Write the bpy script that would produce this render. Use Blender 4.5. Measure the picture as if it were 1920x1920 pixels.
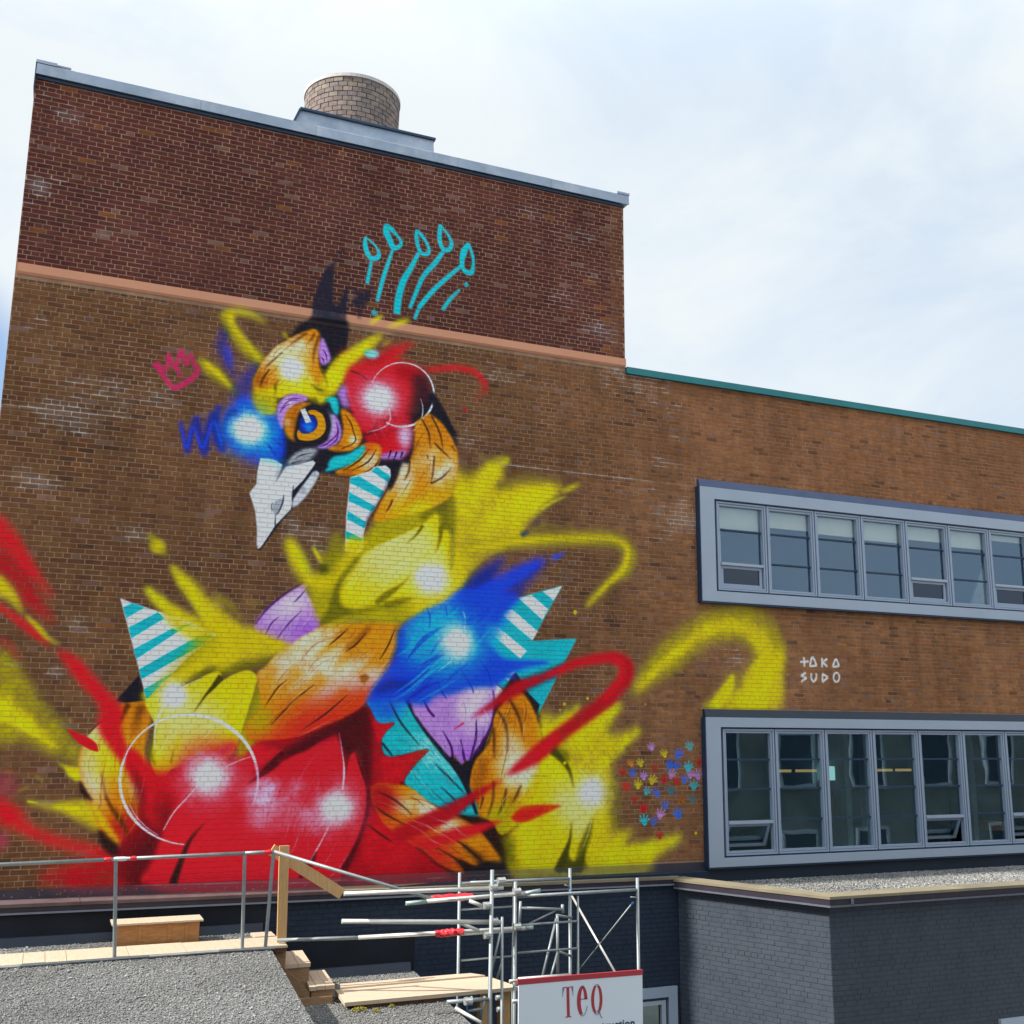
import bpy, math, random
import numpy as np
from mathutils import Matrix, Vector, Quaternion

# ------------------------------------------------------------------ scene, camera, sky, sun
for o in list(bpy.data.objects): bpy.data.objects.remove(o)
S = bpy.context.scene
COL = S.collection
random.seed(3); rng = np.random.RandomState(11)
# metres; x runs right along the painted wall, y away from the camera (the wall stands at y = 0), z up.
# z = 0 is the height of the camera (an upper floor window); the yard lies at GROUND.
GROUND = -6.6
CAM = Vector((0.0, -15.0, 0.0))
cam = bpy.data.cameras.new('camera'); cam.sensor_width = 36; cam.lens = 36*2020/1920; cam.clip_end = 3000; cam.clip_start = .05
camo = bpy.data.objects.new('camera', cam); COL.objects.link(camo)
def view_axes(yaw, pitch, roll):
    fw = Vector((-math.sin(yaw)*math.cos(pitch), math.cos(yaw)*math.cos(pitch), math.sin(pitch)))
    up0 = Vector((math.sin(yaw)*math.sin(pitch), -math.cos(yaw)*math.sin(pitch), math.cos(pitch)))
    rt0 = Vector((math.cos(yaw), math.sin(yaw), 0))
    return math.cos(roll)*rt0+math.sin(roll)*up0, -math.sin(roll)*rt0+math.cos(roll)*up0, fw
rt, up, fw = view_axes(math.radians(-23.03), math.radians(11.36), math.radians(.532))
camo.matrix_world = Matrix(((rt.x, up.x, -fw.x, CAM.x), (rt.y, up.y, -fw.y, CAM.y), (rt.z, up.z, -fw.z, CAM.z), (0, 0, 0, 1)))
S.camera = camo

SUN_EL = math.radians(43)
SUN_DIR = Vector((-.998*math.cos(SUN_EL), .048*math.cos(SUN_EL), math.sin(SUN_EL))).normalized()   # towards the sun
W = bpy.data.worlds.new('World'); S.world = W; W.use_nodes = True
nt = W.node_tree; nt.nodes.clear()
def wn(t, **k):
    n = nt.nodes.new(t)
    for a, b in k.items(): setattr(n, a, b)
    return n
out = wn('ShaderNodeOutputWorld'); mixs = wn('ShaderNodeMixShader')
sky = wn('ShaderNodeTexSky', sky_type='NISHITA', sun_disc=False, sun_elevation=SUN_EL, sun_rotation=math.atan2(SUN_DIR.x, SUN_DIR.y) % (2*math.pi), altitude=100, air_density=1., dust_density=1., ozone_density=1.5)
b1 = wn('ShaderNodeBackground'); b1.inputs[1].default_value = .13
b2 = wn('ShaderNodeBackground')
tc = wn('ShaderNodeTexCoord')
mp = wn('ShaderNodeMapping'); mp.inputs['Scale'].default_value = (1, 1, 2.2); mp.inputs['Location'].default_value = (.35, .1, .2)
n1 = wn('ShaderNodeTexNoise'); n1.inputs['Scale'].default_value = 2.4; n1.inputs['Detail'].default_value = 8; n1.inputs['Roughness'].default_value = .58; n1.inputs['Distortion'].default_value = .5
n2 = wn('ShaderNodeTexNoise'); n2.inputs['Scale'].default_value = 1.3; n2.inputs['Detail'].default_value = 5
L = nt.links.new
L(tc.outputs['Generated'], mp.inputs[0]); L(mp.outputs[0], n1.inputs['Vector']); L(mp.outputs[0], n2.inputs['Vector'])
cr = wn('ShaderNodeValToRGB'); cr.color_ramp.elements[0].position = .37; cr.color_ramp.elements[0].color = (.71, .825, .955, 1); cr.color_ramp.elements[1].position = .56; cr.color_ramp.elements[1].color = (.90, .965, 1., 1)
L(n1.outputs['Fac'], cr.inputs[0]); L(cr.outputs[0], b2.inputs[0])
sep = wn('ShaderNodeSeparateXYZ'); L(tc.outputs['Generated'], sep.inputs[0])
mr = wn('ShaderNodeMapRange'); mr.interpolation_type = 'SMOOTHSTEP'      # an overcast sky is brighter overhead than near the horizon
for i, v in ((1, .5), (2, 1.), (3, .65), (4, 1.65)): mr.inputs[i].default_value = v
L(sep.outputs['Z'], mr.inputs[0]); L(mr.outputs[0], b2.inputs[1])
# a gap of blue in the cloud deck, low beyond the left corner of the tower, and thin places elsewhere
dst = wn('ShaderNodeVectorMath', operation='DISTANCE'); dst.inputs[1].default_value = (-.115, .955, .262); L(tc.outputs['Generated'], dst.inputs[0])
ad = wn('ShaderNodeMath', operation='MULTIPLY_ADD'); ad.inputs[1].default_value = .16; L(n2.outputs['Fac'], ad.inputs[0]); L(dst.outputs['Value'], ad.inputs[2])
gap = wn('ShaderNodeMapRange'); gap.interpolation_type = 'SMOOTHSTEP'
for i, v in ((1, .155), (2, .215), (3, .0), (4, .99)): gap.inputs[i].default_value = v
L(ad.outputs[0], gap.inputs[0])
L(sky.outputs[0], b1.inputs[0]); L(gap.outputs[0], mixs.inputs[0]); L(b1.outputs[0], mixs.inputs[1]); L(b2.outputs[0], mixs.inputs[2]); L(mixs.outputs[0], out.inputs[0])
sl = bpy.data.lights.new('sun', 'SUN'); sl.energy = 4.9; sl.angle = math.radians(.9); sl.color = (1, .95, .86)
slo = bpy.data.objects.new('sun', sl); COL.objects.link(slo); slo.rotation_mode = 'QUATERNION'; slo.rotation_quaternion = (-SUN_DIR).to_track_quat('-Z', 'Y'); slo.location = (-20, 5, 30)
vs = S.view_settings; S.display_settings.display_device = 'sRGB'; vs.view_transform = 'Standard'; vs.look = 'None'; vs.exposure = .58; vs.gamma = 1; vs.use_curve_mapping = False

# ------------------------------------------------------------------ helpers
def lin(c): return tuple(((v/255)/12.92 if v/255 <= .04045 else ((v/255+.055)/1.055)**2.4) for v in c)
def link(name, me, parent=None, m=None):
    o = bpy.data.objects.new(name, me); COL.objects.link(o)
    if parent: o.parent = parent
    if m and me and not me.materials: me.materials.append(m)
    return o
def thing(name, label, cat, loc=(0, 0, 0), group=None):
    o = bpy.data.objects.new(name, None); COL.objects.link(o); o.location = loc; o.empty_display_size = .2
    o['label'] = label; o['category'] = cat
    if group: o['group'] = group
    return o
class MB:
    """collects boxes, bars and tubes into one mesh"""
    def __init__(s): s.v = []; s.f = []; s.t = []; s.cur = (1, 1, 1)
    def quadbox(s, P):                 # 8 corners: bottom ring then top ring
        b = len(s.v); s.v += [tuple(p) for p in P]; s.t += [s.cur]*8
        s.f += [tuple(b+i for i in q) for q in ((3, 2, 1, 0), (4, 5, 6, 7), (0, 1, 5, 4), (1, 2, 6, 5), (2, 3, 7, 6), (3, 0, 4, 7))]; return s
    def box(s, x0, x1, y0, y1, z0, z1):
        return s.quadbox([(x0, y0, z0), (x1, y0, z0), (x1, y1, z0), (x0, y1, z0), (x0, y0, z1), (x1, y0, z1), (x1, y1, z1), (x0, y1, z1)])
    def prism(s, poly, z0, z1):        # poly counter-clockwise
        b = len(s.v); n = len(poly); s.v += [(x, y, z0) for x, y in poly]+[(x, y, z1) for x, y in poly]; s.t += [s.cur]*(2*n)
        s.f += [tuple(b+i for i in range(n))[::-1], tuple(b+n+i for i in range(n))]+[(b+i, b+(i+1) % n, b+n+(i+1) % n, b+n+i) for i in range(n)]; return s
    def bar(s, p, q, w, h, upv=(0, 0, 1)):   # rectangular bar from p to q, w across, h along upv
        p, q = Vector(p), Vector(q); d = (q-p).normalized(); u = Vector(upv); r = d.cross(u).normalized(); u = r.cross(d).normalized()
        P = []
        for sgn in (-1, 1):
            for a, e in ((-1, p), (1, p), (1, q), (-1, q)): P.append(e+r*a*w/2+u*sgn*h/2)
        return s.quadbox(P)
    def tube(s, p, q, r, n=10, r2=None, cap=True):
        p, q = Vector(p), Vector(q); d = (q-p).normalized(); a = d.orthogonal().normalized(); c = d.cross(a); b = len(s.v); r2 = r if r2 is None else r2
        for e, rr in ((p, r), (q, r2)):
            for i in range(n):
                t = 2*math.pi*i/n; s.v.append(tuple(e+(a*math.cos(t)+c*math.sin(t))*rr)); s.t.append(s.cur)
        s.f += [(b+i, b+(i+1) % n, b+n+(i+1) % n, b+n+i) for i in range(n)]
        if cap: s.f += [tuple(b+i for i in range(n))[::-1], tuple(b+n+i for i in range(n))]
        return s
    def lumpy(s, p, q, r, n=9, k=9, j=.3, seed=0):   # wound tape: a tube of uneven rings
        rr = random.Random(seed); p, q = Vector(p), Vector(q); d = (q-p).normalized(); a = d.orthogonal().normalized(); c = d.cross(a); b = len(s.v)
        for m in range(k+1):
            e = p.lerp(q, m/k)
            for i in range(n):
                t = 2*math.pi*i/n; R = r*(1+rr.uniform(-j, j))*(.75 if m in (0, k) else 1); s.v.append(tuple(e+(a*math.cos(t)+c*math.sin(t))*R)); s.t.append(s.cur)
        for m in range(k): s.f += [(b+m*n+i, b+m*n+(i+1) % n, b+(m+1)*n+(i+1) % n, b+(m+1)*n+i) for i in range(n)]
        s.f += [tuple(b+i for i in range(n))[::-1], tuple(b+k*n+i for i in range(n))]; return s
    def mesh(s, name, smooth=False, tint=False):
        me = bpy.data.meshes.new(name); me.from_pydata(s.v, [], s.f); me.update()
        if smooth: me.polygons.foreach_set('use_smooth', [True]*len(me.polygons))
        if tint:
            a = me.color_attributes.new('tint', 'FLOAT_COLOR', 'POINT'); a.data.foreach_set('color', np.c_[np.array(s.t, np.float32), np.ones(len(s.t), np.float32)].ravel())
        return me
    def build(s, name, m, parent=None, smooth=False, tint=False): return link(name, s.mesh(name, smooth, tint), parent, m)

def mat(name, col, rough=.7, metal=0., var=.12, scale=6., bump=0., bscale=60., spec=.5, stretch=(1, 1, 1), tint=False, dirt=None, dscale=1.5, damt=.5, streak=0.):
    m = bpy.data.materials.new(name); m.use_nodes = True; t = m.node_tree; N = t.nodes; K = t.links.new
    p = N['Principled BSDF']; p.inputs['Roughness'].default_value = rough; p.inputs['Metallic'].default_value = metal; p.inputs['Specular IOR Level'].default_value = spec
    g = N.new('ShaderNodeNewGeometry'); mp_ = N.new('ShaderNodeMapping'); mp_.inputs['Scale'].default_value = stretch; K(g.outputs['Position'], mp_.inputs[0])
    nz = N.new('ShaderNodeTexNoise'); nz.inputs['Scale'].default_value = scale; nz.inputs['Detail'].default_value = 5; nz.inputs['Roughness'].default_value = .6; K(mp_.outputs[0], nz.inputs['Vector'])
    r = N.new('ShaderNodeMapRange'); r.inputs[1].default_value = .3; r.inputs[2].default_value = .7; r.inputs[3].default_value = 1-var; r.inputs[4].default_value = 1+var; K(nz.outputs['Fac'], r.inputs[0])
    mx = N.new('ShaderNodeMix'); mx.data_type = 'RGBA'; mx.blend_type = 'MULTIPLY'; mx.inputs[0].default_value = 1
    if tint:
        at = N.new('ShaderNodeAttribute'); at.attribute_name = 'tint'; K(at.outputs['Color'], mx.inputs[6])
    else: mx.inputs[6].default_value = (*col, 1)
    K(r.outputs[0], mx.inputs[7]); src = mx.outputs[2]
    if dirt:
        n3 = N.new('ShaderNodeTexNoise'); n3.inputs['Scale'].default_value = dscale; n3.inputs['Detail'].default_value = 8; n3.inputs['Roughness'].default_value = .65; K(mp_.outputs[0], n3.inputs['Vector'])
        r3 = N.new('ShaderNodeMapRange'); r3.inputs[1].default_value = .48; r3.inputs[2].default_value = .68; r3.inputs[3].default_value = 0; r3.inputs[4].default_value = damt; K(n3.outputs['Fac'], r3.inputs[0])
        m3 = N.new('ShaderNodeMix'); m3.data_type = 'RGBA'; m3.inputs[7].default_value = (*dirt, 1); K(src, m3.inputs[6]); K(r3.outputs[0], m3.inputs[0]); src = m3.outputs[2]
    if streak:                         # grime that has run down the wall, and broad soiling
        ms_ = N.new('ShaderNodeMapping'); ms_.inputs['Scale'].default_value = (2.6, 2.6, .30); K(g.outputs['Position'], ms_.inputs[0])
        n4 = N.new('ShaderNodeTexNoise'); n4.inputs['Scale'].default_value = 1.3; n4.inputs['Detail'].default_value = 6; n4.inputs['Roughness'].default_value = .6; K(ms_.outputs[0], n4.inputs['Vector'])
        r4 = N.new('ShaderNodeMapRange'); r4.inputs[1].default_value = .35; r4.inputs[2].default_value = .66; r4.inputs[3].default_value = 1-streak; r4.inputs[4].default_value = 1.06; K(n4.outputs['Fac'], r4.inputs[0])
        m4 = N.new('ShaderNodeMix'); m4.data_type = 'RGBA'; m4.blend_type = 'MULTIPLY'; m4.inputs[0].default_value = 1; K(src, m4.inputs[6]); K(r4.outputs[0], m4.inputs[7]); src = m4.outputs[2]
    K(src, p.inputs['Base Color'])
    if bump:
        bn = N.new('ShaderNodeTexNoise'); bn.inputs['Scale'].default_value = bscale; bn.inputs['Detail'].default_value = 4; K(mp_.outputs[0], bn.inputs['Vector'])
        bu = N.new('ShaderNodeBump'); bu.inputs['Strength'].default_value = bump; bu.inputs['Distance'].default_value = .01; K(bn.outputs['Fac'], bu.inputs['Height']); K(bu.outputs[0], p.inputs['Normal'])
    m['src'] = 1; return m
def alb(c, k=.90):                     # colour as seen in open shade -> the surface's own colour
    return tuple(min(v/k, .9) for v in lin(c))

# ------------------------------------------------------------------ the mural: paint laid on the wall in wall metres (mm in the lists)
class Canvas:
    """paint laid on the wall: x to the right, z up, metres; RGBA float"""
    def __init__(s,x0,z0,x1,z1,ppm):
        s.x0,s.z0,s.p=x0,z0,ppm
        s.w=int((x1-x0)*ppm); s.h=int((z1-z0)*ppm)
        s.c=np.zeros((s.h,s.w,3),np.float32); s.a=np.zeros((s.h,s.w),np.float32)
        s.named={}
        r=np.random.RandomState(7); s.noise=s._fbm(r)
    def _fbm(s,r):
        out=np.zeros((s.h,s.w),np.float32)
        for step,amp in ((160,.5),(48,.5),(14,.45),(5,.35),(2,.25)):
            gh,gw=s.h//step+3,s.w//step+3
            g=r.rand(gh,gw).astype(np.float32)-.5
            ys=np.arange(s.h)/step; xs=np.arange(s.w)/step
            yi=ys.astype(int); xi=xs.astype(int); fy=(ys-yi); fx=(xs-xi)
            fy=(fy*fy*(3-2*fy)).astype(np.float32)[:,None]; fx=(fx*fx*(3-2*fx)).astype(np.float32)[None]
            out+=amp*((g[yi][:,xi]*(1-fx)+g[yi][:,xi+1]*fx)*(1-fy)+(g[yi+1][:,xi]*(1-fx)+g[yi+1][:,xi+1]*fx)*fy)
        return out
    def px(s,pts):
        q=np.array(pts,float).reshape(-1,2)/1000.
        return np.stack([(q[:,0]-s.x0)*s.p,(q[:,1]-s.z0)*s.p],1)
    def box(s,q,pad):
        x0=max(int(q[:,0].min()-pad),0); x1=min(int(q[:,0].max()+pad)+2,s.w)
        y0=max(int(q[:,1].min()-pad),0); y1=min(int(q[:,1].max()+pad)+2,s.h)
        return x0,x1,y0,y1
    @staticmethod
    def blur(m,sig):
        if sig<.3: return m
        if sig<1.2:
            k=np.exp(-.5*(np.arange(-3,4)/sig)**2); k/=k.sum()
            m=np.apply_along_axis(lambda v:np.convolve(np.pad(v,3),k,'valid'),0,m)
            return np.apply_along_axis(lambda v:np.convolve(np.pad(v,3),k,'valid'),1,m).astype(np.float32)
        r=max(int(round(sig*.98)),1)
        for _ in range(3):
            for ax in (0,1):
                p=[(0,0),(0,0)]; p[ax]=(r+1,r)
                c=np.cumsum(np.pad(m,p),axis=ax,dtype=np.float64)
                n=m.shape[ax]
                hi=np.take(c,np.arange(2*r+1,2*r+1+n),axis=ax); lo=np.take(c,np.arange(n),axis=ax)
                m=((hi-lo)/(2*r+1)).astype(np.float32)
        return m
    @staticmethod
    def spline(q,closed,n=6):
        k=len(q)
        if k<3: return q
        out=[]
        rng=k if closed else k-1
        for i in range(rng):
            if closed: p0,p1,p2,p3=q[i-1],q[i],q[(i+1)%k],q[(i+2)%k]
            else: p0,p1,p2,p3=q[max(i-1,0)],q[i],q[i+1],q[min(i+2,k-1)]
            t=np.linspace(0,1,n,endpoint=False)[:,None]
            out.append(.5*((2*p1)+(-p0+p2)*t+(2*p0-5*p1+4*p2-p3)*t**2+(-p0+3*p1-3*p2+p3)*t**3))
        if not closed: out.append(q[-1:])
        return np.concatenate(out)
    def fillmask(s,q,b,ss=2):
        x0,x1,y0,y1=b; W,H=x1-x0,y1-y0
        m=np.zeros((H*ss,W*ss+1),np.int32)
        xa=(q[:,0]-x0)*ss; ya=(q[:,1]-y0)*ss
        xb=np.roll(xa,-1); yb=np.roll(ya,-1)
        for r in range(H*ss):
            yy=r+.5
            up=(ya<=yy)&(yb>yy); dn=(yb<=yy)&(ya>yy); c=up|dn
            if not c.any(): continue
            xs=np.clip(np.round(xa[c]+(yy-ya[c])*(xb[c]-xa[c])/(yb[c]-ya[c])),0,W*ss).astype(int)
            np.add.at(m[r],xs,np.where(up[c],1,-1))
        m=(np.cumsum(m,1)[:,:-1]!=0).astype(np.float32)
        return m.reshape(H,ss,W,ss).mean((1,3)).astype(np.float32)
    def comp(s,b,m,col,clip=None,tex=0.):
        x0,x1,y0,y1=b
        if clip:
            for nm in clip.split('+'):
                cb,cm=s.named[nm]; f=np.zeros_like(m)
                ax0,ax1,ay0,ay1=max(x0,cb[0]),min(x1,cb[1]),max(y0,cb[2]),min(y1,cb[3])
                if ax1>ax0 and ay1>ay0:
                    f[ay0-y0:ay1-y0,ax0-x0:ax1-x0]=cm[ay0-cb[2]:ay1-cb[2],ax0-cb[0]:ax1-cb[0]]
                m=m*f
        if tex:
            m=np.clip(m*(1+tex*3.2*s.noise[y0:y1,x0:x1]*(1-m*.6)),0,1)
        A=s.a[y0:y1,x0:x1]; C=s.c[y0:y1,x0:x1]
        na=m+A*(1-m)
        C[:]=(np.array(col,np.float32)*m[...,None]+C*(A*(1-m))[...,None])/np.maximum(na,1e-5)[...,None]
        A[:]=na
    def poly(s,pts,col,soft=5,al=1,smooth=1,clip=None,name=None,tex=0.):
        q=s.px(pts)
        if smooth: q=s.spline(q,True)
        sg=max(soft/1000*s.p,.45); b=s.box(q,sg*3+2)
        if b[1]<=b[0] or b[3]<=b[2]: return
        m=s.blur(s.fillmask(q,b),sg)
        if name: s.named[name]=(b,m)
        s.comp(b,m*al,col,clip,tex)
    def stroke(s,pts,w,col,soft=4,al=1,clip=None,tex=0.):
        q=s.px(pts); w=np.array(w if hasattr(w,'__len__') else [w]*len(q),float)
        w=np.interp(np.linspace(0,1,len(q)),np.linspace(0,1,len(w)),w)
        d=np.concatenate([q,w[:,None]],1); d=s.spline(d,False,8); q=d[:,:2]; r=np.maximum(d[:,2],.5)/2000*s.p
        t=q[1:]-q[:-1]; t=np.concatenate([t,t[-1:]]); t/=np.maximum(np.linalg.norm(t,axis=1,keepdims=True),1e-6)
        n=np.stack([-t[:,1],t[:,0]],1)
        o=np.concatenate([q+n*r[:,None],(q-n*r[:,None])[::-1]])
        sg=max(soft/1000*s.p,.45); b=s.box(o,sg*3+2)
        if b[1]<=b[0] or b[3]<=b[2]: return
        # union of quads (robust at tight bends)
        acc=None
        m=s.fillmask(o,b,3)
        s.comp(b,s.blur(m,sg)*al,col,clip,tex)
    def glow(s,c,r,col,al=1,hard=.45,asp=1.,ang=0.,clip=None,tex=0.):
        q=s.px(c); R=r/1000*s.p
        b=s.box(q,R*max(1,asp)*1.05+2)
        if b[1]<=b[0] or b[3]<=b[2]: return
        yy,xx=np.mgrid[b[2]:b[3],b[0]:b[1]]
        dx,dy=xx-q[0,0],yy-q[0,1]; ca,sa=np.cos(ang),np.sin(ang)
        u=(dx*ca+dy*sa)/asp; v=-dx*sa+dy*ca
        d=np.sqrt(u*u+v*v)/R
        t=np.clip((1-d)/(1-hard),0,1); m=(t*t*(3-2*t)).astype(np.float32)
        s.comp(b,m*al,col,clip,tex)

PAL = dict(Y=(216,196,36), Y2=(230,208,42), YG=(176,164,30), YO=(112,108,14), YD=(70,72,12), YL=(224,214,140), W=(228,233,242), O=(212,138,34), O2=(226,150,40), OD=(150,88,24), OB=(88,50,18), OL=(236,220,196), R=(206,30,46), RD=(122,14,34), RR=(166,18,38), RK=(70,10,26), RP=(226,150,178), RL=(212,38,54), RO=(222,70,30), B=(4,76,230), B2=(20,104,242), BD=(4,46,132), BL=(40,170,250), P=(184,140,216), PD=(66,22,92), PL=(220,206,240), PM=(160,100,205), T3=(0,186,198), T=(0,172,184), T2=(10,180,190), TL=(150,222,222), TD=(0,110,125), K=(24,27,40), K2=(36,36,52), KB=(40,24,26), M=(192,42,104), G=(150,152,160), GL=(205,208,215), BG=(30,60,100), MO=(232,232,232), PK=(224,150,160), SP=(214,206,196), EF=(176,168,158))
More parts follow.
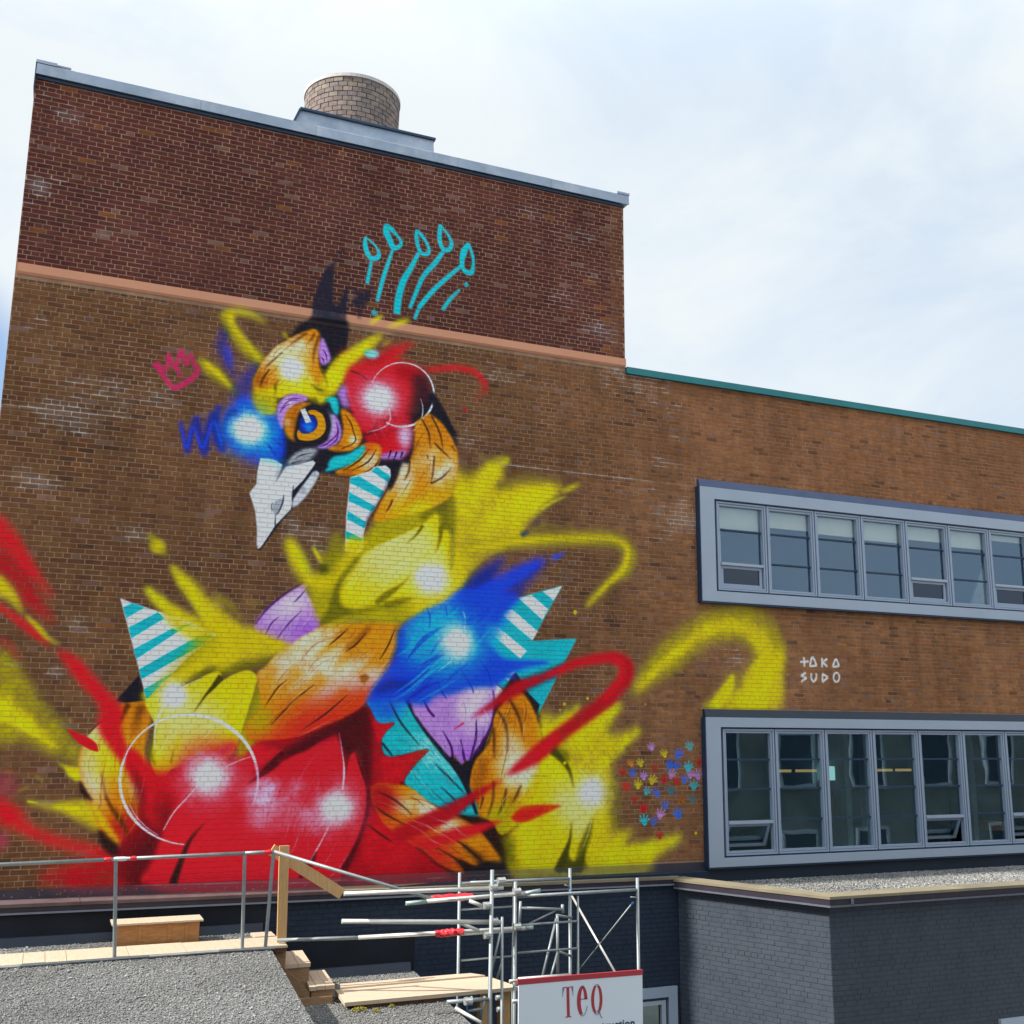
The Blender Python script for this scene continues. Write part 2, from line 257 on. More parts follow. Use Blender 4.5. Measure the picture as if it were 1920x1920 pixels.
MURAL = [
("s",[-825,2533,-639,2324,-413,2060,-223,1830,-6,1600],[266,266,177,106,25],"R",39,.88,None,.3),
("s",[-751,2092,-480,1869,-249,1550,22,1267],[335,229,211,35],"RR",46,.85,None,.3),
("s",[-752,1760,-594,1659,-486,1573,-350,1360],[262,192,105,14],"Y",32,.95,None,0),
("s",[-659,1472,-446,1319,-213,1147,-12,972],[70,87,105,17],"R",26,.9,None,0),
("s",[-315,1344,-149,1186,-38,1071,96,1009],[28,63,39,14],"Y",16,.95,None,0),
("s",[-619,1039,-481,972,-347,778],[69,86,21],"R",32,.35,None,0),
("p",[-635,859,-468,828,-298,600,-16,247,208,-19,488,-322,521,-518,257,-393,30,-287,-227,-182,-538,-166],"YG",57,.72,1,None,None,.5),
("s",[-578,255,-301,83,-52,-110,232,-304],[291,206,120,24],"Y2",44,.9,None,.3),
("s",[-560,62,-329,29,-120,-93,197,-286],[85,68,68,17],"Y2",13,.9,None,0),
("p",[204,-461,283,-506,489,-533,635,-650,572,-720,434,-692,344,-630,304,-550],"Y2",13,1,0,None,None,0),
("p",[-111,-930,39,-955,190,-978,590,-942,875,-1079,1141,-1271,961,-1311,791,-1324,543,-1195,297,-1067,42,-993],"Y",32,.9,1,None,None,.3),
("s",[191,-996,429,-1044,687,-1093],[21,62,34],"Y2",13,.9,None,0),
("s",[-94,-935,23,-958],[24,14],"Y2",6,.9,None,0),
("s",[-219,-816,-93,-762],[13,8],"Y2",12,.6,None,0),
("s",[-386,-589,-289,-581],[13,8],"Y2",12,.6,None,0),
("s",[-21,-644,66,-698],[14,9],"Y2",13,.6,None,0),
("s",[286,65,340,30],[14,9],"Y2",13,.6,None,0),
("s",[-500,-915,-291,-1090,-82,-1249,175,-1384,568,-1509,951,-1626],[118,254,135,118,152,152],"R",44,.9,None,.3),
("g",[-387,-745],268,"M",.28,.1,1,0,None,0),
("g",[-374,-1410],182,"M",.4,.1,1,0,None,0),
("p",[116,-1834,353,-1725,581,-1665,914,-1590,1437,-1608,1466,-2023,341,-1971],"RR",57,.92,1,None,None,.4),
("p",[987,303,844,218,666,33,527,-167,463,-382,477,-595,564,-835,689,-1111,792,-1341,964,-1574,1165,-1721,1516,-1734,1453,-838,1241,-364,1281,76,1190,335],"O",10,1,1,None,"lw",.2),
("p",[1100,641,1006,524,917,410,834,294,962,282,1213,314],"K",7,1,0,None,None,0),
("g",[669,-220],300,"OL",.9,.1,1.6,-1.2,"lw",0),
("g",[635,-650],262,"OL",.85,.1,2.2,-1.3,"lw",0),
("g",[822,-400],408,"Y2",.8,.2,1.2,-1,"lw",0),
("g",[586,-471],158,"YL",.8,.1,1,0,"lw",0),
("g",[1199,-763],232,"OL",.6,.1,1.4,-1.2,"lw",0),
("s",[1016,-1118,1136,-1333,1257,-1549,1410,-1730],[529,423,458,458],"RR",78,.85,"lw",0),
("s",[808,-883,888,-1026,1023,-1206,1143,-1422],[18,46,53,21],"OB",13,.9,"lw",0),
("s",[732,-579,771,-740,829,-937],[11,21,28],"OB",10,.8,"lw",0),
("s",[663,-1004,818,-1237,971,-1434,1032,-1559],[70,105,70,35],"Y2",19,.7,"lw",0),
("s",[772,-1306,852,-1448,980,-1557,1071,-1613],[52,122,139,52],"KB",19,1,None,0),
("s",[489,-702,538,-826,658,-943],[21,73,17],"KB",13,1,None,0),
("s",[541,-122,619,-22,747,107,842,245],[9,18,21,11],"K",7,1,None,0),
("s",[998,276,954,164,865,-56,819,-256],[90,61,39,11],"OB",13,.95,None,0),
("s",[1160,260,1120,75,1074,-146],[127,65,22],"OB",33,.8,None,0),
("s",[94,930,278,780,468,565,657,368,794,187,792,-13,896,-231,1070,-448,1264,-685],[29,161,187,178,268,268,196,196,285],"R",33,.95,None,.2),
("s",[297,-68,459,-178,604,-268,675,-336],[18,105,105,14],"R",6,1,None,0),
("p",[1064,-364,1346,-583,1783,-365,2427,-214,2896,18,4306,312,4632,75,4975,-607,5421,-1092,6324,-1716,6375,-2208,4392,-2128,1360,-2009,1015,-1558,1231,-1193],"RD",29,1,1,None,"body",.25),
("p",[4166,250,4595,65,4413,-207,4525,-406,5112,-296,4748,-744,5143,-1087,5437,-1588,5687,-2030,3927,-2051,4207,-875,4144,-287],"RR",30,1,1,None,"rr",.3),
("p",[4166,230,4255,111,4595,65,4472,-87,4372,-227],"R",15,.7,0,None,None,0),
("p",[4397,-366,4695,-396,5112,-296,4891,-526,4727,-744,4453,-761],"R",30,.7,0,None,None,.3),
("s",[4068,-484,4207,-875,4147,-1453,3999,-1828],[239,219,219,119],"RD",37,.75,"rr",0),
("g",[4521,-1560],521,"R",.6,.1,1.4,-0.4,"rr",.3),
("p",[1201,305,1363,438,1595,519,1899,698,2081,799,2460,869,2846,980,3041,1047,3137,1150,2833,1217,2555,1265,2236,1408,1993,1613,1688,1929,1414,2088,1523,1860,1688,1635,1854,1410,1660,1498,1429,1602,1102,1796,1207,1610,1441,1429,1674,1285,1940,1239,2056,1205,1699,902,1355,551,1166,416],"Y",35,.95,1,None,None,.4),
("g",[1210,2349],143,"Y",.95,.1,1,0,None,0),
("g",[1209,2359],65,"Y2",1,.2,1,0,None,0),
("s",[1087,2516,1209,2368,1329,2240],[38,114,27],"YG",28,.7,None,0),
("s",[1413,2108,1558,1902,1719,1735,1927,1452,2168,1249],[19,96,134,173,211],"Y2",28,.9,None,0),
("s",[1102,1796,1280,1613,1533,1433,1786,1290],[15,76,113,76],"Y2",28,.85,None,0),
("s",[1983,1770,2224,1605,2391,1396],[19,39,16],"YG",29,.7,None,0),
("s",[2144,1660,2302,1589],[20,39,16],"YG",29,.7,None,0),
("s",[2414,1675,2612,1645],[20,40,16],"YG",29,.7,None,0),
("s",[1705,1950,1869,1763],[19,39,15],"YG",28,.7,None,0),
("s",[2962,642,2690,228,2526,-289,2499,-478],[462,423,289,115],"YG",43,.9,None,.3),
("s",[2849,914,2779,754,2672,556,2535,225,2439,-100],[252,175,97,97,58],"YO",50,.7,None,.2),
("s",[1686,540,1900,679,2161,734,2502,812,2809,920],[19,96,153,134,38],"YO",28,.85,None,0),
("p",[1208,331,1364,422,1598,474,1885,629,2086,715,2147,659,2062,503,2243,642,2449,735,2566,719,2632,643,2614,555,2551,283,2488,52,2425,-176,2341,-365,2162,-514,1885,-531,1613,-548,1494,-657,1393,-620,1318,-438,1338,-218,1339,22,1235,205],"Y2",8,1,1,None,"ly",0),
("g",[1683,25],611,"YL",.95,.15,1.2,.6,"ly",.2),
("g",[2016,28],375,"YL",.7,.1,1,0,"ly",0),
("g",[2064,-439],447,"RO",.9,.1,1.6,.1,"ly",0),
("g",[1492,-621],236,"O2",.9,.1,1,0,"ly",0),
("g",[1588,-713],182,"R",.8,.1,1,0,"ly",0),
("s",[2147,659,2061,522,1956,387,1821,167],[76,64,30,8],"YD",8,1,None,0),
("s",[1598,474,1776,573,1904,624],[8,23,15],"YD",7,.8,None,0),
("s",[1349,3,1311,-218,1314,-383,1385,-511],[11,36,65,18],"YO",17,.9,None,0),
("s",[1621,-272,1586,-420,1573,-493],[7,18,15],"YO",8,.9,None,0),
("s",[1690,-68,1646,-235,1628,-365],[11,55,18],"Y",20,.8,None,0),
("s",[1448,265,1378,96,1348,-107,1370,-291],[22,22,15,7],"W",7,.95,None,0),
("s",[1599,465,1777,563,1904,618],[8,11,6],"W",4,.9,None,0),
("p",[1008,-328,1171,-383,1399,-584,1544,-603,1699,-475,1930,-365,2148,-290,2408,-214,2329,-478,2916,-365,3006,-2075,1413,-2011,1479,-1449,1295,-1106,1275,-836],"R",41,1,1,None,"ch",.25),
("p",[2797,-593,2926,-461,3153,-308,3483,-132,3762,-13,3920,147,4122,309,4256,71,4276,-484,4235,-798,4062,-326,3962,-405,3879,-366,3794,-52,3524,-152,3310,-288,3058,-384],"RK",29,.82,1,None,None,0),
("p",[2554,-365,3046,-327,2927,-480,2722,-630,2872,-555,3311,-308,3525,-171,3785,-68,3835,-287,3889,-522,3886,-794,3962,-405,4047,-366,4135,-601,4215,-798,4232,-992,4192,-1301,4090,-1585,3920,-1882,3769,-2082,2651,-2068],"RL",10,1,1,None,"ch2",.2),
("s",[1497,-948,1585,-1184,1481,-1485,1345,-1798,1291,-2006],[196,196,213,284,356],"RK",79,.72,None,0),
("s",[1440,-657,1543,-840,1555,-1021],[72,163,108],"RR",67,.8,None,0),
("s",[1113,-1719,1292,-1550,1495,-1432],[88,159,71],"RK",65,.6,None,0),
("p",[1513,-1433,1650,-1095,1901,-771,2556,-816,2865,-857,2928,-2053,1412,-1994,1443,-1696],"RL",27,.9,1,None,"ch3",.2),
("s",[2571,-666,2795,-564,3057,-365,3307,-211,3760,26,4122,309],[20,67,98,137,274,392],"RK",43,.8,None,0),
("s",[3764,-52,3893,-209,3961,-366],[40,141,40],"RK",22,.8,None,0),
("p",[2656,-137,2939,38,3230,138,3586,281,4121,329,3879,146,3479,-35,3149,-231,2821,-327],"RR",44,.85,1,None,None,.2),
("s",[2636,-1134,2817,-969,3003,-821],[57,209,57],"RP",63,.68,None,.5),
("s",[2606,-1281,2866,-1157,3182,-900],[57,209,57],"RP",63,.68,None,.5),
("s",[2761,-1340,3022,-1198,3343,-978],[57,210,57],"RP",63,.68,None,.5),
("s",[3007,-1272,3293,-1166,3565,-1058],[58,212,58],"RP",64,.68,None,.5),
("s",[3221,-1296,3495,-1265,3816,-1311],[58,213,58],"RP",64,.68,None,.5),
("s",[2528,-909,2694,-818,2862,-725],[57,208,57],"RP",63,.68,None,.5),
("s",[3046,-916,3198,-824,3332,-749],[58,213,58],"RP",64,.68,None,.5),
("g",[2810,-913],285,"PL",.6,.1,1.3,.7,None,.6),
("s",[2952,-971,3099,-804,3269,-672],[39,77,19],"RL",36,.6,None,0),
("s",[2839,-1379,3100,-1199,3358,-1299],[57,114,38],"R",42,.6,None,.4),
("s",[1703,-1998,1783,-1727,1890,-1444,2077,-1222],[108,72,40,7],"KB",10,.95,None,0),
("s",[2960,-461,2831,-593,2554,-769],[95,57,8],"RK",11,.9,None,0),
("s",[3037,-346,2888,-479,2722,-630],[65,58,15],"RK",9,.9,None,0),
("s",[4210,-680,4242,-993,4202,-1282,4091,-1604,3922,-1920],[16,32,28,40,79],"RK",15,.75,None,0),
("s",[3734,-1271,3624,-1495,3533,-1661,3460,-1789],[15,15,19,19],"W",6,.9,None,0),
("s",[3552,-1643,3481,-1809,3333,-1988],[15,77,57],"RK",14,.8,None,0),
("s",[3796,-82,3873,-463,3886,-639,3878,-852],[6,16,32,20],"W",6,.95,None,0),
("s",[3785,-68,3525,-171,3311,-308,3057,-365],[8,51,59,20],"RK",11,.8,None,0),
("s",[4047,-366,4146,-621,4222,-817],[12,32,24],"RK",9,.85,None,0),
("s",[4226,-837,4242,-993,4202,-1301,4091,-1604,3941,-1902],[28,52,52,67,119],"RK",15,.6,None,0),
("p",[2621,672,2731,792,2898,994,3109,1181,3345,1332,3586,1444,3898,1458,4258,1475,4626,1471,4655,1222,4534,928,4391,719,4151,350,3908,167,3647,45,3252,-114,2900,-174,2571,-176,2522,15,2701,266],"O",15,1,1,None,"oc",.3),
("g",[3281,948],602,"OL",1,.3,1.5,.6,"oc",.5),
("g",[3785,643],529,"OL",1,.25,1.5,.2,"oc",.5),
("g",[4202,674],310,"OL",.9,.2,1.4,-0.6,"oc",0),
("g",[2948,799],277,"OL",.7,.1,1.5,.8,"oc",0),
("s",[4027,1402,3802,1250,3404,932],[205,177,33],"O2",30,.85,"oc",.4),
("s",[4327,1333,4017,1115,3695,821],[207,178,33],"O2",31,.85,"oc",.4),
("s",[4543,1342,4402,1047,4032,730],[209,180,33],"O2",31,.85,"oc",.4),
("s",[3208,787,3018,584,2758,306],[197,169,32],"O2",29,.85,"oc",.4),
("s",[3558,677,3265,432,2944,115],[198,171,32],"O2",29,.85,"oc",.4),
("s",[3894,505,3696,322,3285,22],[201,173,32],"O2",30,.85,"oc",.4),
("s",[2847,835,2781,598,2713,402],[196,168,31],"O2",29,.85,"oc",.4),
("g",[3572,-112],835,"R",.85,.1,2.2,.45,"oc",.3),
("g",[4007,288],306,"RO",.8,.1,1.8,.6,"oc",0),
("g",[2691,93],347,"YG",.8,.1,1,0,"oc",0),
("s",[3860,1364,3740,1247,3600,1120],[8,23,8],"KB",6,.95,None,0),
("s",[4136,1325,3994,1155,3852,1048],[8,23,8],"KB",6,.95,None,0),
("s",[4552,1384,4462,1153,4341,943],[8,23,8],"KB",6,.95,None,0),
("s",[3036,624,2904,503,2768,287],[8,22,8],"KB",6,.95,None,0),
("s",[3420,574,3149,352,2851,18],[8,22,8],"KB",6,.95,None,0),
("s",[3897,445,3600,182,3288,-36],[8,22,8],"KB",6,.95,None,0),
("s",[4196,1410,4033,1239,3893,1070],[42,50,12],"OB",23,.7,None,0),
("p",[4053,710,4157,733,4202,674,4099,611],"OD",15,.9,1,None,None,0),
("s",[4605,1428,4675,1265,4557,888],[127,127,42],"BG",55,.5,None,0),
("p",[2562,1377,2671,1541,2822,1689,2996,1820,3193,1953,3431,2143,3356,1983,3238,1874,3413,1619,3463,1438,3385,1333,3187,1224,3052,1099,2910,1153,2588,1259],"P",11,1,1,None,"ps",.15),
("g",[3025,1659],302,"PL",.9,.1,1.8,.6,"ps",0),
("g",[3265,1288],242,"PM",.7,.1,1.5,.6,"ps",0),
("s",[2563,1367,2727,1604,2995,1850,3231,2007],[12,24,24,8],"PD",7,.9,None,0),
("s",[2883,1491,2779,1386,2708,1234],[6,18,10],"PD",6,.95,None,0),
("s",[3190,1587,3018,1397,2869,1181],[6,18,10],"PD",6,.95,None,0),
("s",[3256,1916,3160,1788,3083,1703],[6,18,10],"PD",6,.95,None,0),
("p",[1981,1703,2106,1552,2310,1365,2586,1298,2889,1172,3113,1101,2880,974,2513,863,2039,771],"Y",51,.9,1,None,None,.3),
("p",[2998,2598,2921,2509,3061,2149,3149,2012,3279,1856,3463,1438,3795,1413,4216,1473,4647,1472,4863,1608,5215,1775,5531,1899,5567,2379,5466,2810,5366,3156,4818,3218,4333,3066,4125,2791,3961,2566,3756,2383,3656,2754,3504,2386,3332,2498,3468,2238,3229,2058,3136,2298],"YG",47,.97,1,None,"nk",.3),
("p",[2939,2552,3058,2211,3358,1943,3216,2324,3042,2539],"Y2",38,.9,1,None,None,0),
("s",[3311,2497,3401,2358,3479,2239],[29,50,17],"Y2",11,.9,None,0),
("g",[3470,2197],124,"YD",.9,.1,1,0,None,0),
("s",[3704,2610,3588,2371,3431,2153],[125,167,63],"YO",69,.7,None,0),
("s",[3962,2545,3800,2344,3663,2085,3358,1943],[63,167,125,188],"Y",39,.8,None,0),
("p",[3718,1758,3702,1901,3768,2092,3990,2378,4177,2540,4499,2714,4915,2942,5137,3136,5199,2943,5214,2791,5280,2917,5374,2825,5405,2630,5384,2367,5254,2055,5077,1938,4812,1859,4571,1825,4378,1731,4060,1647,3870,1642,3764,1678],"Y2",10,1,1,None,"np",.1),
("g",[4463,2475],648,"YL",.98,.2,1.5,.6,"np",.2),
("g",[4878,2656],374,"YL",.8,.1,1.2,0,"np",0),
("g",[5200,2441],266,"YL",.6,.1,1,0,"np",0),
("s",[3989,2399,3788,2114,3692,1880,3721,1696,3871,1621,4082,1642,4378,1731],[63,84,84,84,84,84,63],"YO",23,.7,None,0),
("p",[3989,2410,3766,2133,3630,1876,3558,1626,3464,1418,3647,1467,3914,1603,3743,1677,3697,1880,3768,2092],"YO",19,.88,1,None,None,0),
("s",[4379,1720,4594,1784,4855,1883],[129,94,17],"YO",24,.8,None,0),
("s",[4823,2233,4630,2039,4417,1879,4249,1745],[9,39,107,64],"YO",12,.85,None,0),
("s",[4938,2944,4830,2783,4700,2664],[57,31,9],"YO",8,.9,None,0),
("s",[5221,2967,5215,2769,5141,2524],[76,49,9],"YO",10,.9,None,0),
("p",[5360,3446,5180,3274,5000,3170,4889,3094,4936,3011,5114,3158,5218,3100,5234,2904,5372,2915,5421,2743,5436,3141],"YO",25,.85,1,None,None,0),
("s",[5373,2869,5412,2652,5383,2388,5296,2187],[9,18,18,9],"W",6,.9,None,0),
("s",[4965,1932,4855,1872],[17,9],"W",6,.8,None,0),
("p",[5366,3491,5463,3860,5594,3783,5759,3823,5947,3979,6114,4066,6308,4133,6212,3984,6190,3775,6084,3628,6313,3650,6704,3734,7230,3785,7104,3610,6855,3355,6610,3105,6514,2894,6227,2692,5945,2538,5715,2259,5514,1921,5135,1687,4872,1526,4777,1774,5259,2122,5387,2521,5400,3005],"Y",51,.97,1,None,None,.35),
("s",[6067,3992,5927,3726,5742,3437,5583,3109],[162,255,301,371],"Y2",51,.8,None,.3),
("s",[7104,3703,6706,3503,6221,3209,5798,2860],[141,283,354,283],"Y2",52,.8,None,.3),
("s",[6308,4110,6188,4005],[71,28],"Y2",26,.9,None,0),
("s",[7230,3668,7408,3767,7550,3845],[39,64,15],"Y",23,.9,None,0),
("s",[7205,3783,6828,3769,6458,3710,6216,3640],[48,144,168,96],"YG",80,.5,None,0),
("s",[5569,3849,5641,3788,5782,3848],[139,139,69],"YO",68,.5,None,0),
("s",[6120,3608,6216,3686,6361,3689],[94,94,47],"YO",52,.5,None,0),
("s",[6855,3355,7104,3516,7306,3605],[34,34,12],"Y2",13,.7,None,0),
("s",[5873,4132,5826,4035],[37,14],"YG",26,.6,None,0),
("s",[5379,3448,5421,3096,5405,2785,5391,2347],[135,68,54,68],"YO",25,.6,None,0),
("s",[5616,2603,6084,2737,6588,2836,7331,2934,8101,2982,8362,2884,8434,2713,8331,2496,8042,2258,7643,1877],[106,145,173,202,202,222,222,193,120,39],"YG",53,.82,None,.3),
("s",[5639,2616,6084,2744,6588,2841,7331,2939,8101,2989,8350,2907,8401,2781,8305,2494,8016,2245,7656,1882],[58,58,48,43,39,58,87,82,63,24],"Y2",27,.85,None,0),
("g",[7454,1777],47,"Y2",.95,.3,1,0,None,0),
("s",[6684,3021,6831,3078,7005,3138],[24,33,12],"YG",26,.6,None,0),
("s",[7030,3117,7205,3097],[24,34,12],"YG",27,.6,None,0),
("s",[7306,3152,7432,3150],[24,34,12],"YG",27,.6,None,0),
("s",[6881,3128,6955,3157],[24,33,12],"YG",26,.6,None,0),
("s",[6757,3118,6831,3192],[57,29],"BG",26,.8,None,0),
("s",[6538,2918,6648,2995],[71,47],"BG",17,.9,None,0),
("p",[5960,1512,6098,1649,6356,1858,6486,1953,6836,2062,7230,2175,6984,1758,6719,1305,7483,1373,7304,1063,7108,707,6826,202,6629,481,6461,820,6299,570,6088,682,6013,1084],"T",7,1,0,None,None,0),
("p",[6897,2070,7230,2175,7087,1942],"W",6,1,0,None,None,0),
("p",[6493,1947,6710,2010,6996,1803,6899,1632],"W",6,1,0,None,None,0),
("p",[6180,1714,6392,1772,6819,1459,6731,1315],"W",6,1,0,None,None,0),
("p",[5984,1438,6069,1560,6643,1154,6534,1033],"W",6,1,0,None,None,0),
("p",[6088,682,6264,548,6161,430,6103,428],"W",6,1,0,None,None,0),
("p",[6268,768,6465,859,6344,684],"W",6,1,0,None,None,0),
("p",[6461,824,6592,652,6487,500,6253,495],"K",8,1,0,None,None,0),
("p",[6810,187,6857,358,6641,547,6475,608,6643,270],"K",8,1,0,None,None,0),
("p",[6106,304,6426,821,6641,547,6858,187,6955,-279,6909,-658,6676,-1071,6336,-1673,6273,-2071,5519,-2040,4950,-1629,5656,-1213,5708,-445,5973,-74],"KB",16,1,0,None,None,0),
("p",[6085,94,6198,305,6382,499,6570,524,6738,314,6858,17,6907,-343,6862,-762,6723,-1113,6539,-1334,6266,-1510,6128,-1345,6014,-1282,5879,-1238,5760,-853,5746,-649,5821,-446,5976,-281],"O",12,1,1,None,"ro",.35),
("g",[6463,-572],439,"OL",.95,.1,1.3,-1,"ro",.5),
("g",[6673,-656],331,"OL",.85,.1,1.3,-1.2,"ro",.5),
("g",[6413,-280],242,"OL",.6,.1,2,-1.2,"ro",0),
("s",[5856,-1238,5872,-854,5979,-446],[128,193,107],"OD",47,.75,"ro",0),
("s",[6313,392,6525,268,6644,100],[134,134,45],"OD",41,.5,"ro",0),
("g",[6264,-1348],430,"YG",.9,.15,1.6,.9,"ro",.5),
("s",[6359,435,6526,141,6599,-196],[31,31,11],"KB",10,.9,None,0),
("s",[6175,263,6317,12,6333,-384],[31,31,11],"KB",10,.9,None,0),
("s",[6109,10,6124,-239,6116,-446],[31,31,11],"KB",10,.9,None,0),
("s",[6120,-755,6112,-1020,6036,-1262],[30,30,11],"KB",10,.9,None,0),
("s",[6558,-821,6489,-965,6421,-1066],[31,31,11],"KB",10,.9,None,0),
("s",[6839,-824,6769,-989,6653,-1152],[31,31,11],"KB",10,.9,None,0),
("s",[5964,-977,5922,-1138],[30,30,11],"KB",9,.9,None,0),
("s",[6327,-860,6283,-1064,6194,-1245],[30,30,11],"KB",10,.9,None,0),
("s",[6085,94,6021,-198,5821,-446,5734,-649],[48,30,26,17],"K",10,1,None,0),
("p",[6834,208,7050,147,7292,215,7562,375,7438,152,7685,176,7936,289,8254,409,8086,159,7983,-60,8261,-81,8582,36,8386,-211,8130,-408,8053,-623,8076,-838,8023,-1094,8145,-1351,8020,-1475,8218,-1522,8448,-1524,8240,-1692,8643,-1704,9054,-1631,9342,-1607,8998,-1822,8765,-1942,8685,-2171,8036,-2269,6273,-2151,6225,-1870,6675,-864,6932,-448],"Y",60,.97,1,None,None,.45),
("s",[7538,348,7292,107,7050,-109],[32,137,206],"Y2",34,.75,None,.4),
("s",[8215,381,7884,69,7486,-236],[33,140,280],"Y2",34,.75,None,.4),
("s",[8543,10,8131,-343,7879,-579],[23,117,188],"Y2",35,.75,None,.4),
("s",[9289,-1616,8666,-1811,7917,-1932],[23,162,209],"Y2",34,.75,None,.4),
("s",[8393,-1548,8066,-1770,7795,-1969],[27,91,137],"Y2",34,.75,None,.4),
("g",[7268,365],37,"Y",.9,.2,1,0,None,0),
("g",[7662,460],33,"Y",.9,.2,1,0,None,0),
("g",[9553,-1585],38,"Y",.9,.2,1,0,None,0),
("g",[7195,278],27,"Y",.9,.2,1,0,None,0),
("g",[8679,389],19,"Y",.9,.2,1,0,None,0),
("s",[8076,-774,8097,-1201,8193,-1479],[184,161,138],"YO",77,.5,None,0),
("s",[7074,-237,7291,-407,7291,-491],[68,136,45],"YO",25,.8,None,0),
("p",[6860,-301,6979,-279,7171,-428,7340,-577,7558,-684,7679,-876,7752,-1089,7763,-1237,7676,-1466,7578,-1713,7457,-1874,7374,-1892,7309,-1807,7362,-1603,7243,-1866,7125,-2050,6868,-2059,6728,-2009,6567,-1903,6462,-1758,6494,-1516,6676,-1112,6862,-762],"Y2",10,1,1,None,"ry",.15),
("g",[7339,-1124],448,"YL",.95,.15,1.3,-0.8,"ry",.2),
("g",[7555,-1358],338,"YL",.8,.1,1.4,-1.4,"ry",0),
("s",[7051,-300,7243,-470,7364,-640,7424,-873],[136,90,59,18],"YD",12,.95,None,0),
("s",[7255,-513,7303,-492],[50,36],"Y2",8,1,None,0),
("s",[7387,-1354,7362,-1603,7266,-1847,7148,-2067],[9,44,111,133],"YD",12,.95,None,0),
("s",[7751,-1279,7651,-1570,7529,-1856,7577,-2043],[18,135,135,179],"YO",21,.9,None,0),
("p",[7172,-2027,7302,-1786,7385,-1913,7505,-1896,7626,-1714,7528,-2103],"YD",16,.9,1,None,None,0),
("s",[6335,-1552,6337,-1794,6499,-2000],[364,257,128],"YO",63,.75,None,0),
("s",[6290,-1631,6338,-1874],[107,150],"YD",71,.8,None,0),
("s",[6720,-688,7004,-692],[9,9],"KB",5,.6,None,0),
("s",[7751,-1237,7676,-1508,7578,-1734],[11,16,9],"W",6,.6,None,0),
("s",[7510,-577,7607,-684],[14,11],"W",6,.6,None,0),
("p",[4203,371,4583,439,4802,341,4916,119,5232,-265,5616,-672,5800,-937,5883,-1241,5627,-1216,5362,-1147,5055,-986,4770,-774,4913,-527,5112,-296,4525,-406,4413,-207,4472,-67,4595,65,4362,62,4250,231],"T2",9,1,1,None,"tc",.25),
("g",[5102,-326],315,"TL",.95,.15,1.6,-0.8,"tc",.7),
("g",[5525,-570],233,"TL",.7,.1,1.6,-0.8,"tc",.7),
("g",[4418,274],310,"B",.7,.1,1.5,0,"tc",0),
("s",[4756,422,4916,119,5232,-265,5616,-672,5872,-1221],[63,34,42,84,42],"K",9,1,None,0),
("s",[4488,407,4680,76,4970,-245],[8,27,10],"K",8,.95,None,0),
("s",[5216,-508,5440,-711,5666,-915],[8,27,11],"K",8,.95,None,0),
("s",[5160,-868,5404,-1072],[8,27,10],"K",8,.95,None,0),
("s",[5311,-830,5580,-1055,5693,-1177],[8,27,11],"K",8,.95,None,0),
("s",[4558,-126,5005,-120],[10,8],"W",5,.4,None,0),
("s",[4649,-286,5079,-281],[10,8],"W",5,.4,None,0),
("s",[4829,-606,5227,-604],[10,8],"W",5,.4,None,0),
("s",[4942,-806,5319,-806],[10,8],"W",5,.4,None,0),
("s",[4413,-207,4479,-286,4578,-396],[25,29,16],"K",8,1,None,0),
("s",[4706,-764,5055,-1006,5406,-1171],[33,25,33],"K",9,.9,None,0),
("p",[4288,-818,4622,-782,4879,-845,5142,-1047,5362,-1160,5650,-1276,5830,-1381,6079,-1608,6263,-1894,6038,-1866,5950,-1902,5906,-1940,5772,-1896,5595,-1830,5687,-2030,5380,-1920,5051,-1674,4686,-1468,4427,-1229],"O",15,1,1,None,"lo",.35),
("g",[5122,-1106],269,"OL",.95,.1,1.7,-0.5,"lo",.4),
("g",[5410,-1350],250,"OL",.8,.1,1.6,-0.5,"lo",.4),
("g",[4737,-1079],184,"OL",.7,.1,1.6,-0.5,"lo",0),
("g",[4418,-976],384,"RR",.9,.15,1.2,-1,"lo",0),
("g",[5053,-1732],530,"R",.9,.1,1.8,-0.5,"lo",.3),
("g",[5949,-1863],252,"OD",.6,.1,1,0,"lo",0),
("s",[4373,-878,4629,-999,4889,-1200],[8,26,12],"KB",9,.9,None,0),
("s",[4338,-1072,4509,-1192,4787,-1335],[8,26,12],"KB",9,.9,None,0),
("s",[5347,-1448,5635,-1614,5949,-1863],[8,27,13],"KB",9,.9,None,0),
("s",[4244,-1321,4414,-1441,4605,-1563],[8,26,12],"KB",9,.9,None,0),
("s",[5266,-1662,5529,-1808,5707,-1952],[8,27,12],"KB",9,.9,None,0),
("s",[5163,-1834,5380,-1939],[8,27,12],"KB",9,.9,None,0),
("s",[5657,-1635,5904,-1821,5950,-1942,5774,-1975,5552,-1828],[50,84,84,105,42],"KB",23,.85,None,0),
("p",[5362,-1151,5650,-1236,5872,-1241,6122,-1408,6307,-1756,6266,-2074,5952,-2080,6264,-1914,6079,-1608,5830,-1381],"KB",23,.95,1,None,None,0),
("p",[5731,-2051,5906,-1940,6128,-1889,6309,-1916,6357,-2157,5711,-2168],"K",31,.9,1,None,None,0),
("p",[4844,362,4904,159,5074,-63,5321,-326,5445,-438,5499,-366,5625,-520,5656,-428,5742,-469,5834,-336,5968,-160,6067,70,6109,385,6093,680,5546,625,4927,528],"P",10,1,1,None,"pc",.2),
("g",[5779,275],435,"PL",.85,.1,1.2,-1.2,"pc",.3),
("g",[5912,486],307,"PL",.8,.1,1,0,"pc",0),
("g",[5655,-367],257,"PM",.7,.1,1,0,"pc",0),
("s",[4972,488,5087,264,5189,153],[13,34,34],"PD",7,1,None,0),
("s",[5315,-40,5453,-265,5479,-468],[13,34,34],"PD",7,1,None,0),
("s",[5595,-162,5644,-367,5668,-469],[13,34,34],"PD",7,1,None,0),
